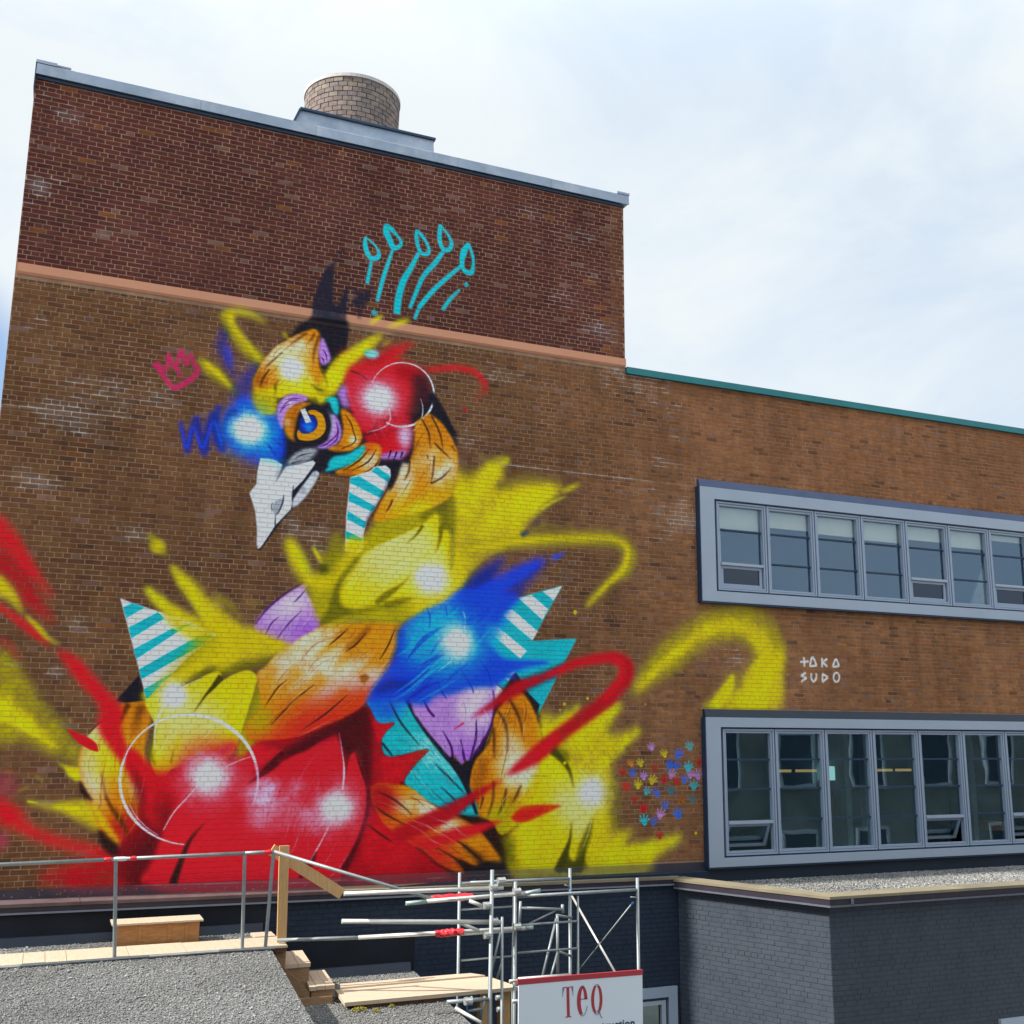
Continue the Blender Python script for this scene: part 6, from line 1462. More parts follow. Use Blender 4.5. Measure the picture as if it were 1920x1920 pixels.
# mortar and wall thickness, cut round the windows
def wall_panels(mb, x0, x1, z0, z1, y0, y1, holes):
    xs = sorted({x0, x1, *[h for q in holes for h in q[:2] if x0 < h < x1]}); zs = sorted({z0, z1, *[h for q in holes for h in q[2:] if z0 < h < z1]})
    for i in range(len(xs)-1):
        for k in range(len(zs)-1):
            cx, cz = (xs[i]+xs[i+1])/2, (zs[k]+zs[k+1])/2
            if any(q[0] < cx < q[1] and q[2] < cz < q[3] for q in holes): continue
            mb.box(xs[i], xs[i+1], y0, y1, zs[k], zs[k+1])
w = MB(); w.box(-.857, 8.396, .0, .3, -2.3, 8.80); wall_panels(w, 8.396, 21.5, -2.3, 5.79, .0, .3, HOLES)
P(w.build('mortar_wall', M_mortar, BLD))
b = MB(); b.box(-.857, -.6, .3, 9, GROUND, 8.8); b.box(8.2, 8.396, .3, 9, 5.6, 8.8); b.box(-.6, 21.5, 8.7, 9, GROUND, 5.6); b.box(-.6, 8.2, 8.7, 9, 5.6, 8.8); b.box(21.2, 21.5, .3, 8.7, GROUND, 5.79)
P(b.build('rear_wall', M_body, BLD))
b = MB(); b.box(-.6, 8.2, .3, 8.7, 8.5, 8.7); b.box(8.396, 21.2, .3, 9, 5.5, 5.7); P(b.build('roof', M_roofdeck, BLD))

# coping along the tower, in lengths with standing joints
xs = [-.862, 1.35, 3.05, 5.35, 7.0, 8.475]
for i in range(5):
    m_ = MB(); m_.box(xs[i]+.002, xs[i+1]-.002, -.065, .34, 8.835+.004*(i % 2), 8.972+.004*(i % 2)); m_.quadbox([(xs[i]+.002, -.065, 8.973), (xs[i+1]-.002, -.065, 8.973), (xs[i+1]-.002, .34, 8.973), (xs[i]+.002, .34, 8.973), (xs[i]+.002, -.06, 8.98), (xs[i+1]-.002, -.06, 8.98), (xs[i+1]-.002, .34, 9.02), (xs[i]+.002, .34, 9.02)])
    m_.box(xs[i]+.002, xs[i+1]-.002, -.072, -.058, 8.815, 8.84)
    P(m_.build('coping', M_coping, BLD))
m_ = MB(); m_.box(-.868, -.60, -.07, .36, 8.985, 9.03).box(-.60, -.42, -.05, .34, 9.0, 9.022); m_.box(8.25, 8.485, -.07, .36, 8.985, 9.025); P(m_.build('coping_lap', M_coping, BLD))
m_ = MB(); m_.box(-.872, -.858, -.07, .3, 8.6, 8.99); P(m_.build('corner_flashing', M_copdark, BLD))
m_ = MB(); m_.box(-.85, 8.39, -.03, .0, 8.77, 8.812); P(m_.build('coping_shadow_strip', M_copdark, BLD))  # dark strip colours in the thin shadow under the coping
# raised kerb with the chimney standing on it
m_ = MB(); m_.quadbox([(2.72, .10, 8.99), (5.0, .10, 8.99), (5.0, 3.2, 8.99), (2.72, 3.2, 8.99), (2.84, .10, 9.27), (4.985, .10, 9.27), (4.985, 3.2, 9.27), (2.84, 3.2, 9.27)]); P(m_.build('roof_kerb', M_coping, BLD))
m_ = MB(); m_.box(2.82, 5.01, .06, 3.24, 9.275, 9.31); P(m_.build('kerb_cap', M_copdark, BLD))
m_ = MB(); m_.quadbox([(2.70, .04, 9.0), (2.73, .04, 9.0), (2.73, 3.2, 9.0), (2.70, 3.2, 9.0), (2.80, .04, 9.27), (2.835, .04, 9.27), (2.835, 3.2, 9.27), (2.80, 3.2, 9.27)]); P(m_.build('kerb_end', M_copdark, BLD))
CX, CY, CR = 4.008, 1.65, 0.807
ch = MB(); ch.tube((CX, CY, 9.2), (CX, CY, 10.65), CR-.012, 64); ch = P(ch.build('chimney', M_chimj, BLD))
far = MB(); NB = 32; rr = random.Random(9); row = 0; z = 9.34; CHH = .088
while z < 10.65-.09:
    for i in range(NB):
        a0 = 2*math.pi*(i+.5*(row % 2))/NB+.05; a1 = a0+2*math.pi/NB-.012/CR*1.1; mb = MB(); f = rr.uniform(.88, 1.12); base = rr.choice(((132, 120, 114), (126, 112, 106), (118, 106, 102), (138, 126, 116), (120, 112, 110))); mb.cur = tuple(v*f for v in alb(base, .95))
        d = rr.uniform(-.004, .006); n = 3; s = len(mb.v)
        for R in (CR-.02, CR+d):
            for zz in (z+.006, z+CHH-.006):
                for q in range(n):
                    t = a0+(a1-a0)*q/(n-1); mb.v.append((CX+R*math.cos(t), CY+R*math.sin(t), zz)); mb.t.append(mb.cur)
        o_ = 2*n
        for q in range(n-1): mb.f += [(s+o_+q, s+o_+q+1, s+o_+n+q+1, s+o_+n+q), (s+o_+q+1, s+o_+q, s+q, s+q+1), (s+o_+n+q, s+o_+n+q+1, s+n+q+1, s+n+q)]
        mb.f += [(s, s+o_, s+o_+n, s+n), (s+o_+n-1, s+n-1, s+2*n-1, s+o_+2*n-1)]
        if math.sin((a0+a1)/2) < .1:   # the side one can see: brick by brick
            o = mb.build('brick', M_chim, ch, tint=True); o.matrix_parent_inverse = Matrix.Identity(4)
        else:
            s = len(far.v); far.v += mb.v; far.t += mb.t; far.f += [tuple(s+q for q in f_) for f_ in mb.f]
    z += CHH; row += 1
o = far.build('rear_brick_courses', M_chim, ch, tint=True); o['kind'] = 'stuff'
m_ = MB(); m_.tube((CX, CY, z+.001), (CX, CY, z+.06), CR+.018, 64); o = m_.build('rim', M_conc, ch)

# terracotta string course, teal roof edge
m_ = MB(); m_.quadbox([(-.83, -.014, 5.893), (8.392, -.014, 5.893), (8.392, .02, 5.893), (-.83, .02, 5.893), (-.83, -.042, 5.92), (8.392, -.042, 5.92), (8.392, .02, 5.92), (-.83, .02, 5.92)]); m_.box(-.83, 8.392, -.042, .02, 5.921, 6.04); P(m_.build('string_course', M_band, BLD))
m_ = MB(); m_.box(8.40, 21.55, -.06, .34, 5.795, 5.90); m_.box(8.40, 21.55, -.075, -.05, 5.782, 5.80); P(m_.build('roof_edge', M_teal, BLD))

# ------------------------------------------------------------------ ribbon windows
BX = [10.05+1.0145*i for i in range(11)]     # mullion lines
def ribbon(zo0, zo1, zi0, zi1, transoms, vents, ventz, mg, upper, head_z, head_m):
    win = MB(); x0, x1 = 9.705, XW1+.3; yf = -.115
    # projecting surround: a flat face and returns, four lengths butted together
    win.box(x0, XW0+.02, yf, .02, zo0, zo1); win.box(XW0+.02, x1, yf, .02, zi1-.002, zo1); win.box(XW0+.02, x1, yf, .02, zo0, zi0+.002)
    win = P(win.build('ribbon_window', M_frame, BLD))
    def sub(mb, n, m): o = mb.build(n, m, win); o.matrix_parent_inverse = BLD_INV @ Matrix.Identity(4) if False else Matrix.Identity(4); return o
    e = MB(); e.box(x0-.006, x0+.012, yf-.004, .0, zo0-.004, zo1+.004); e.box(x0, x1, yf+.01, .0, zo0-.03, zo0-.002); sub(e, 'frame_shade_edge', M_gasket)  # dark side edge, and a dark strip colouring in the shadow below
    g = MB()
    for d in (.0,): g.box(XW0+.02, x1, -.06, -.045, zi1-.03, zi1-.002).box(XW0+.02, x1, -.06, -.045, zi0+.002, zi0+.03).box(XW0+.02, XW0+.045, -.06, -.045, zi0+.03, zi1-.03)
    sub(g, 'gasket', M_gasket)
    for i in range(10):
        a, c = BX[i]+.0, BX[i+1]+.0
        m_ = MB()
        # two stepped rings of frame round each bay
        for ins, y, wd in ((.012, -.05, .028), (.046, -.035, .03)):
            a_, c_, l_, h_ = a+ins, c-ins, zi0+.018+ins, zi1-.018-ins
            m_.box(a_, c_, y-.03, y+.05, h_-wd, h_).box(a_, c_, y-.03, y+.05, l_, l_+wd).box(a_, a_+wd, y-.03, y+.05, l_+wd, h_-wd).box(c_-wd, c_, y-.03, y+.05, l_+wd, h_-wd)
        sub(m_, 'bay_frame', M_frame2)
        m_ = MB().box(a-.012, a+.012, -.04, .02, zi0+.03, zi1-.03); sub(m_, 'mullion', M_gasket)
        ga, gc, gl, gh = a+.085, c-.085, zi0+.095, zi1-.095
        vent = i in vents
        if vent:
            m_ = MB(); m_.box(ga, gc, -.075, .02, ventz, ventz+.045); sub(m_, 'vent_rail', M_frame)
            vz0, vz1 = gl, ventz
            # the sash: tilted open on the lower floor
            t = 0. if upper else .42; wd = .05
            def tl(x, z):   # hinge along the top edge, foot swung inward
                dz = vz1-z; return (x, .0+dz*math.sin(t), vz1-dz*math.cos(t))
            m_ = MB()
            for (xa, xb, za, zb) in ((ga+.01, gc-.01, vz1-wd, vz1-.005), (ga+.01, gc-.01, vz0+.005, vz0+.005+wd), (ga+.01, ga+.01+wd, vz0+.005+wd, vz1-wd), (gc-.01-wd, gc-.01, vz0+.005+wd, vz1-wd)):
                m_.quadbox([Vector(tl(x, z))+Vector((0, y, 0)) for z in (za, zb) for x, y in ((xa, -.03), (xb, -.03), (xb, .02), (xa, .02))])
            sub(m_, 'vent_sash', M_frame2)
            m_ = MB(); m_.quadbox([Vector(tl(x, z))+Vector((0, y, 0)) for z in (vz0+wd, vz1-wd) for x, y in ((ga+.06, -.006), (gc-.06, -.006), (gc-.06, .0), (ga+.06, .0))]); sub(m_, 'pane', M_glassV if upper else M_glassL)
            gl2 = ventz+.045
        else: gl2 = gl
        tz = [t for t in transoms if t > gl2+.1]
        edges = [gl2]+sorted(tz)+[gh]
        for k in range(len(edges)-1):
            m_ = MB(); m_.box(ga-.02, gc+.02, .0, .008, edges[k]+(.012 if k else 0), edges[k+1]-(.012 if k < len(edges)-2 else 0)); sub(m_, 'pane', mg)
        for t in tz: m_ = MB(); m_.box(ga-.02, gc+.02, -.03, .03, t-.013, t+.013); sub(m_, 'transom', M_gasket)
        if upper:
            hb = (.36, .27, .30, .33, .24, .30, .1, .3, .2, .3)[i]
            m_ = MB(); m_.box(a+.03, c-.03, .045, .053, gh-hb, gh+.03); m_.tube((a+.03, .052, gh-hb), (c-.03, .052, gh-hb), .012, 8); sub(m_, 'roller_blind', M_blind)
    m_ = MB(); m_.quadbox([(x0+.03, -.10, zo1+.001), (x1, -.10, zo1+.001), (x1, .0, zo1+.001), (x0+.03, .0, zo1+.001), (x0+.03, -.05, head_z), (x1, -.05, head_z), (x1, .0, head_z), (x0+.03, .0, head_z)]); sub(m_, 'head_flashing', head_m)
    return win
ribbon(2.075, 3.99, 2.245, 3.80, (3.30, 2.78), (0, 4, 6, 9), 2.70, M_glassU, True, 4.13, M_head)
ribbon(-2.095, .207, -1.965, .055, (-.46, -.925, -1.41), (0, 4, 6, 9), -1.46, M_glassL, False, .335, M_head2)
m_ = MB(); m_.box(10.10, 10.26, .12, .13, 2.75, 3.75); P(m_.build('blind_edge', M_blind, BLD))
# rooms behind the glass
m_ = MB(); m_.box(8.6, 21.2, 5.0, 5.2, 1.2, 5.4).box(8.6, 21.2, .32, 5.0, 1.1, 1.2).box(8.5, 8.6, .32, 5.2, 1.2, 5.4).box(8.6, 21.2, .32, 5.0, 4.3, 4.4); P(m_.build('upper_room', M_wallin2, BLD))
m_ = MB(); m_.box(8.6, 21.2, 6.5, 6.7, -2.9, 1.1).box(8.6, 21.2, .32, 6.5, -3.0, -2.9).box(8.5, 8.6, .32, 6.7, -2.9, 1.1).box(8.6, 21.2, .32, 6.5, .75, .85); P(m_.build('lower_room', M_wallin, BLD))
for x, y in ((14.54, 2.4), (15.02, 2.4), (18.4, 3.0)): m_ = MB(); m_.box(x, x+.13, y, y+.16, -2.9, .74); P(m_.build('interior_post', M_col, BLD))
for x0, x1, y in ((13.35, 13.72, 3.0), (13.86, 14.34, 3.0), (15.78, 16.28, 3.0), (16.4, 16.78, 3.0)): m_ = MB(); m_.box(x0, x1, y, y+.06, -.80, -.75); P(m_.build('strip_lamp', M_lamp, BLD))
m_ = MB(); m_.box(17.18, 17.50, 6.3, 6.48, -1.14, -.82); P(m_.build('far_window', M_daylit, BLD)); m_ = MB(); m_.box(17.18, 17.40, 6.2, 6.48, -2.0, -1.16); P(m_.build('orange_board', M_orange, BLD))  # orange board stands in for an orange-lit corridor
m_ = MB(); m_.box(17.08, 17.5, 1.3, 1.6, -1.86, -1.70); P(m_.build('cardboard_box', M_orange, BLD))
m_ = MB(); m_.prism([(16.35, .8), (16.95, .8), (16.95, .85), (16.35, .85)], 2.2, 2.3); m_.v[4:8] = [(16.92, .8, 3.3), (16.97, .8, 3.3), (16.97, .85, 3.3), (16.92, .85, 3.3)]; P(m_.build('white_easel', M_col, BLD))

# ------------------------------------------------------------------ ledge and lower storey
def zl(x): return -2.10-.0080*x            # the ledge falls a little to the right
YW = -.26                                  # face of the lower storey
m_ = MB(); m_.quadbox([(-3, -.025, zl(-3)), (9.7, -.025, zl(9.7)), (9.7, .0, zl(9.7)), (-3, .0, zl(-3)), (-3, -.012, -1.965), (9.7, -.012, -2.02), (9.7, .0, -2.02), (-3, .0, -1.965)]); P(m_.build('base_strip', M_sill, BLD))
m_ = MB(); m_.box(9.7, 21.5, -.03, .0, -2.36, -2.10); P(m_.build('base_flashing', M_head2, BLD))
XE = 9.05
for x0, x1 in ((-3, .6), (.6, 3.7), (3.7, 6.75), (6.75, XE)):
    m_ = MB(); m_.quadbox([(x0+.003, -.345, zl(x0)-.035), (x1-.003, -.345, zl(x1)-.035), (x1-.003, -.0, zl(x1)-.02), (x0+.003, -.0, zl(x0)-.02), (x0+.003, -.345, zl(x0)+.003), (x1-.003, -.345, zl(x1)+.003), (x1-.003, -.0, zl(x1)+.012), (x0+.003, -.0, zl(x0)+.012)]); P(m_.build('ledge_cap', M_capd if x0 < 3 else M_cap, BLD))
m_ = MB(); m_.quadbox([(-3, -.325, zl(-3)-.095), (XE, -.325, zl(XE)-.095), (XE, YW, zl(XE)-.095), (-3, YW, zl(-3)-.095), (-3, -.325, zl(-3)-.036), (XE, -.325, zl(XE)-.036), (XE, YW, zl(XE)-.022), (-3, YW, zl(-3)-.022)]); P(m_.build('ledge_fascia', M_fascia, BLD))
m_ = MB(); m_.quadbox([(-3, -.345, zl(-3)-.118), (XE, -.345, zl(XE)-.118), (XE, YW, zl(XE)-.112), (-3, YW, zl(-3)-.112), (-3, -.335, zl(-3)-.097), (XE, -.335, zl(XE)-.097), (XE, YW, zl(XE)-.097), (-3, YW, zl(-3)-.097)]); P(m_.build('drip_edge', M_drip, BLD))
m_ = MB(); wall_panels(m_, -3, 9.6, GROUND, -2.13, YW, -.02, [(7.62, 8.86, -5.2, -3.86)]); P(m_.build('lower_wall', M_blackmortar, BLD))
def navy_tint(a, b, z, r): return (1, 1, 1)
lw = brick_list(-.6, 9.4, -4.9, -2.24, [(7.5, 8.98, -5.3, -3.75)], seed=4)
o = P(link('lower_brick_courses', bricks_mesh(lw, (0, YW, 0), (1, 0, 0), (0, -1, 0), .004, navy_tint, random.Random(3)), BLD, M_blackbrick)); o['kind'] = 'stuff'
m_ = MB(); m_.box(-3, 2.86, YW-.03, YW, -2.62, -2.235); P(m_.build('tar_upstand', M_tar, BLD)); m_ = MB(); m_.box(2.86, 4.88, YW-.03, YW, -3.24, -2.755); P(m_.build('tar_upstand', M_tar, BLD))
m_ = MB(); m_.quadbox([(-3, YW-.075, -2.60), (2.82, YW-.075, -2.60), (2.82, YW-.03, -2.60), (-3, YW-.03, -2.60), (-3, YW-.045, -2.488), (2.82, YW-.045, -2.488), (2.82, YW-.03, -2.48), (-3, YW-.03, -2.48)]); P(m_.build('cant_strip', M_slate, BLD))
m_ = MB(); m_.quadbox([(2.9, YW-.10, -3.22), (4.82, YW-.10, -3.22), (4.82, YW-.03, -3.22), (2.9, YW-.03, -3.22), (2.9, YW-.055, -3.10), (4.82, YW-.055, -3.10), (4.82, YW-.03, -3.09), (2.9, YW-.03, -3.09)]); P(m_.build('cant_strip', M_slate, BLD))
# a small window low in that wall, half behind the sign
wn_ = MB(); wn_.box(7.5, 8.98, YW-.05, YW+.02, -3.86, -3.72).box(8.83, 8.98, YW-.05, YW+.02, -5.3, -3.86).box(7.5, 7.65, YW-.05, YW+.02, -5.3, -3.86).box(7.65, 8.83, YW-.05, YW+.02, -5.3, -5.18); wn_ = P(wn_.build('low_window', M_frame2, BLD))
for n_, m__, bx in (('gasket', M_gasket, (7.65, 8.83, YW-.02, YW+.0, -3.90, -3.862)), ('sash', M_frame, (7.65, 8.72, YW-.03, YW+.02, -3.96, -3.902)), ('sash', M_frame, (8.72, 8.79, YW-.03, YW+.02, -5.18, -3.902)), ('pane', M_glassL, (7.65, 8.72, YW+.02, YW+.03, -5.18, -3.96))):
    o = MB().box(*bx).build(n_, m__, wn_); o.matrix_parent_inverse = Matrix.Identity(4)

# ------------------------------------------------------------------ gravel
def inside(poly, x, y):
    c = np.zeros(len(x), bool); n = len(poly)
    for i in range(n):
        (xa, ya), (xb, yb) = poly[i], poly[(i+1) % n]
        c ^= ((ya > y) != (yb > y)) & (x < (xb-xa)*(y-ya)/(yb-ya+1e-12)+xa)
    return c
def stones(name, poly, z, dens, size, root, seed, pale=0., warm_=0., nofly=()):
    """loose stones as real little solids, eight faces each"""
    r = np.random.RandomState(seed); p = np.array(poly); lo, hi = p.min(0), p.max(0); n = int((hi-lo).prod()*dens)
    x = r.uniform(lo[0], hi[0], n); y = r.uniform(lo[1], hi[1], n); k = inside(poly, x, y)
    for q in nofly: k &= ~((x > q[0]) & (x < q[1]) & (y > q[2]) & (y < q[3]))
    x, y = x[k], y[k]; n = len(x)
    base = np.array([(1, 0, 0), (0, 1, 0), (-1, 0, 0), (0, -1, 0), (0, 0, 1), (0, 0, -1)], float); base = np.repeat(base[None], n, 0)+r.normal(0, .22, (n, 6, 3))
    s = size*np.exp(r.normal(0, .35, (n, 1, 1))); base = base*s*np.array([1, .85, .42])
    a = r.uniform(0, 6.28, n); ca, sa = np.cos(a)[:, None], np.sin(a)[:, None]
    X = base[..., 0]*ca-base[..., 1]*sa; Y = base[..., 0]*sa+base[..., 1]*ca; t = r.normal(0, .18, (n, 1)); Z = base[..., 2]+X*t
    v = np.stack([X+x[:, None], Y+y[:, None], Z+z+r.uniform(-.25, .35, (n, 1))*s[:, :, 0]], 2).reshape(-1, 3)
    f0 = np.array([(0, 1, 4), (1, 2, 4), (2, 3, 4), (3, 0, 4), (1, 0, 5), (2, 1, 5), (3, 2, 5), (0, 3, 5)]); f = (f0[None]+6*np.arange(n)[:, None, None]).reshape(-1, 3)
    me = bpy.data.meshes.new(name); me.vertices.add(len(v)); me.vertices.foreach_set('co', v.astype(np.float32).ravel()); me.loops.add(len(f)*3); me.loops.foreach_set('vertex_index', f.astype(np.int32).ravel())
    me.polygons.add(len(f)); me.polygons.foreach_set('loop_start', np.arange(0, len(f)*3, 3, dtype=np.int32)); me.update(calc_edges=True); me.validate()
    big = np.sin(x*1.9+1.3*np.sin(y*1.1))*np.sin(y*2.3+x*.7)
    g = np.clip((.215+pale)*np.exp(r.normal(0, .22, n))*(1+.15*big), .04, .75); warm = r.normal(0, .02, n)
    c = np.stack([g*(1.0+warm+warm_), g, g*(.97-warm-warm_*1.6), np.ones(n)], 1).astype(np.float32); at = me.color_attributes.new('tint', 'FLOAT_COLOR', 'POINT'); at.data.foreach_set('color', np.repeat(c, 6, 0).ravel())
    o = link(name, me, root, M_stone); P(o, root); o['kind'] = 'stuff'; return o
ZU, ZLO = -2.58, -3.2
R1 = thing('gravel_roof', 'grey gravel roof of the nearer low block, under the timber walkway and pipe railing', 'flat roof', (0, -3, GROUND))
pu = [(-3.4, -7.4), (2.28, -7.4), (2.475, -4.47), (2.70, -1.67), (2.80, YW-.03), (-3.4, YW-.03)]
P(MB().prism(pu, GROUND, ZU-.012).build('roof_block', M_gravel, R1), R1)
stones('gravel', [(-.7, -6.2), (2.37, -6.2), (2.465, -4.47), (2.69, -1.67), (2.79, -.37), (-.7, -.37)], ZU-.004, 3400, .0088, R1, 1)
R2 = thing('gravel_roof', 'lower gravel roof beyond the wooden steps, beside the scaffold', 'flat roof', (3.7, -2, GROUND))
pl = [(2.305, -7.0), (4.42, -7.0), (4.65, -2.97), (4.88, YW-.03), (2.83, YW-.03), (2.72, -1.67), (2.50, -4.47)]
P(MB().prism(pl, GROUND, ZLO-.012).build('roof_block', M_gravel, R2), R2)
stones('gravel', [(2.5, -4.6), (4.55, -4.6), (4.63, -2.97), (4.86, -.37), (2.86, -.37), (2.74, -1.67)], ZLO-.004, 3400, .0088, R2, 2)

# ------------------------------------------------------------------ the low painted extension on the right
EXT = thing('low_extension', 'low slate blue painted brick extension with a gravel roof below the ribbon windows', 'building', (13, -1.3, GROUND))
ZC = -2.195
A_, B_ = Vector((8.93, -.33)), Vector((10.0, -2.6)); d_ = (B_-A_).normalized(); nL = Vector((-abs(d_.y), -d_.x)).normalized()      # splayed left side
if nL.x > 0: nL = -nL
off = .13
Ai = A_-nL*off; Ai = Ai+d_*0; Bi = Vector((B_.x, B_.y))+d_*(-.0)
# inner corner: where the two recessed faces meet
yb = -2.6+off; tt = (yb-(A_.y-nL.y*off))/d_.y; Bi = Vector((A_.x-nL.x*off+d_.x*tt, yb)); Ai = Vector((A_.x-nL.x*off, A_.y-nL.y*off))
P(MB().prism([(Ai.x, Ai.y), (Bi.x, Bi.y), (21.5, yb), (21.5, -.02), (Ai.x+.3, -.02)], GROUND, -2.33).build('wall', M_navymortar, EXT), EXT)
stones('gravel', [(9.25, -.05), (10.1, -2.42), (17.6, -2.42), (19.5, -.05)], -2.322, 2400, .0085, EXT, 5, .11, .02)
# cap, fascia and drip edge round the roof
def edge(zlo, zhi, o0, o1, m, name, slope=0.):
    """a strip round the splayed side and the front, o0..o1 outwards from the cap line"""
    def line(o): 
        a = A_+nL*o; y = -2.6-o; t = (y-a.y)/d_.y; return a, Vector((a.x+d_.x*t, y))
    a0, b0 = line(o0); a1, b1 = line(o1); m_ = MB()
    m_.quadbox([(a1.x, a1.y, zlo), (b1.x, b1.y, zlo), (b0.x, b0.y, zlo), (a0.x, a0.y, zlo), (a1.x, a1.y, zhi), (b1.x, b1.y, zhi), (b0.x, b0.y, zhi+slope), (a0.x, a0.y, zhi+slope)])
    m_.quadbox([(b1.x, b1.y, zlo), (21.5, b1.y, zlo), (21.5, b0.y, zlo), (b0.x, b0.y, zlo), (b1.x, b1.y, zhi), (21.5, b1.y, zhi), (21.5, b0.y, zhi+slope), (b0.x, b0.y, zhi+slope)])
    P(m_.build(name, m, EXT), EXT)
edge(-2.235, ZC-.004, -.22, .0, M_cap, 'roof_cap', .02)
edge(-2.315, -2.236, -.13, -.012, M_fascia, 'fascia')
edge(-2.34, -2.316, -.13, .0, M_drip, 'drip_edge')
m_ = MB(); m_.box(10.36, 10.40, -2.61, -2.585, -2.31, -2.24); P(m_.build('joint_strip', M_drip, EXT), EXT)
Lx = (Bi-Ai).length; dv = Vector((d_.x, d_.y, 0)); nv = Vector((nL.x, nL.y, 0))
lay_bricks(EXT, brick_list(.0, Lx, -4.75, -2.35, seed=8), (Ai.x, Ai.y, 0), dv, nv, .005, navy_tint, M_navybrick, 220, 'side_brick_courses', 6)
lay_bricks(EXT, brick_list(Bi.x, 17.5, -4.75, -2.35, [(13.0, 16.6, -4.9, -4.035)], seed=9), (0, yb, 0), (1, 0, 0), (0, -1, 0), .003, navy_tint, M_navybrick, 80, 'front_brick_courses', 7)
ew = P(MB().box(13.0, 16.6, yb-.05, yb+.02, -4.035-.12, -4.035).build('window', M_frame, EXT), EXT)
o = MB().box(13.12, 16.5, yb-.012, yb-.002, -5, -4.035-.12).build('pane', M_glassL, ew); o.matrix_parent_inverse = Matrix.Identity(4)

# ------------------------------------------------------------------ walkway, box, steps, planks
def wood(root, name, mb, m): return P(mb.build(name, m, root), root)
WK = thing('timber_walkway', 'pale timber board walkway lying on the gravel behind the pipe railing', 'walkway', (0, -1.1, ZU))
xs = [-3.2, -2.0, -.8, .02, .245, .465, 1.12, 1.75, 2.30, 2.90]; rr = random.Random(5)
for i in range(len(xs)-1):
    dz = rr.uniform(-.002, .004); wood(WK, 'board', MB().box(xs[i]+.002, xs[i+1]-.003, -1.50+rr.uniform(-.008, .008), -.87+rr.uniform(-.015, .015), -2.574+dz, -2.552+dz), M_pine)
wood(WK, 'runner', MB().box(-3.2, 2.88, -1.495, -1.44, -2.62, -2.575), M_redwood); wood(WK, 'runner', MB().box(-3.2, 2.88, -.95, -.90, -2.62, -2.575), M_redwood)
wood(WK, 'toe_strip', MB().box(2.62, 2.88, -.86, -.56, -2.572, -2.545), M_pine)
BXX = thing('wooden_box', 'brown plywood box with a pale overhanging lid beside the dark wall', 'box', (1.5, -.6, ZU))
wood(BXX, 'lid', MB().box(.955, 2.005, -.80, -.42, -2.335, -2.315), M_pine); wood(BXX, 'front_panel', MB().box(1.0, 1.965, -.765, -.745, -2.60, -2.336), M_ply)
wood(BXX, 'side_panel', MB().box(1.0, 1.02, -.744, -.45, -2.60, -2.336), M_ply); wood(BXX, 'side_panel', MB().box(1.945, 1.965, -.744, -.45, -2.60, -2.336), M_ply); wood(BXX, 'back_panel', MB().box(1.021, 1.944, -.47, -.45, -2.60, -2.336), M_ply)
for x in (1.26, 1.60, 1.80): wood(BXX, 'batten', MB().box(x, x+.035, -.773, -.766, -2.59, -2.345), M_ply)
ST = thing('wooden_steps', 'two stocky pine steps leading down from the walkway to the lower roof', 'steps', (3.2, -1.1, ZLO))
def skew(mb, k=-.09):                  # the flight stands a little askew
    mb.v = [(x+(y+1.1)*-k*-1*-1, y, z) for x, y, z in mb.v]; return mb
for x0, x1, y0, y1, z in ((2.93, 3.08, -1.38, -.60, -2.79), (3.085, 3.235, -1.38, -.60, -2.788), (3.20, 3.275, -1.64, -.80, -3.004), (3.28, 3.385, -1.64, -.80, -3.0), (3.39, 3.50, -1.64, -.80, -3.002)): wood(ST, 'tread', skew(MB().box(x0, x1, y0, y1, z-.045, z)), M_piney)
wood(ST, 'riser_box', skew(MB().box(2.90, 3.225, -1.36, -.62, -3.22, -2.836)), M_step); wood(ST, 'riser_box', skew(MB().box(3.226, 3.49, -1.615, -.82, -3.22, -3.05)), M_step)
wood(ST, 'riser_box', skew(MB().box(2.80, 2.925, -1.42, -.62, -2.95, -2.61)), M_step); wood(ST, 'skirt_board', skew(MB().box(2.86, 3.47, -1.66, -1.63, -3.23, -3.12)), M_step)
wood(ST, 'skirt_board', skew(MB().quadbox([(2.80, -1.40, -3.22), (3.2, -1.64, -3.22), (3.2, -1.60, -3.22), (2.80, -1.36, -3.22), (2.80, -1.40, -2.7), (3.2, -1.64, -3.06), (3.2, -1.60, -3.06), (2.80, -1.36, -2.7)])), M_step)
PLK = thing('plank_platform', 'long pale planks bridging from the lower roof to the scaffold on two posts', 'planks', (4.6, -1.6, ZLO))
for x0, x1, y0, y1, z in ((3.58, 5.47, -1.40, -1.21, -3.092), (3.47, 5.66, -2.05, -1.404, -3.112)):
    q = [(x0+.03, y1), (x0, y0), (x1, y0), (x1-.14, y1)][::1]; q = [(x0, y0), (x1, y0), (x1-.14, y1), (x0+.05, y1)]
    wood(PLK, 'plank', MB().quadbox([(x, y, z-.042) for x, y in q]+[(x, y, z) for x, y in q]), M_plank)
for x0, x1 in ((5.20, 5.36), (5.47, 5.60)): wood(PLK, 'leg', MB().box(x0, x1, -1.92, -1.80, GROUND, -3.16), M_stud)
wood(PLK, 'bearer', MB().box(3.6, 4.7, -1.98, -1.90, -3.21, -3.158), M_ply); wood(PLK, 'bearer', MB().box(5.1, 5.62, -1.79, -1.30, -3.22, -3.158), M_stud)
TP = thing('timber_post', 'upright pine plank with a short diagonal brace at the head of the steps', 'post', (2.87, -1.3, -2.55))
wood(TP, 'upright', MB().quadbox([(2.815, -1.30, -2.72), (2.925, -1.30, -2.72), (2.925, -1.26, -2.72), (2.815, -1.26, -2.72), (2.785, -1.30, -1.432), (2.905, -1.30, -1.432), (2.905, -1.26, -1.432), (2.785, -1.26, -1.432)]), M_stud)
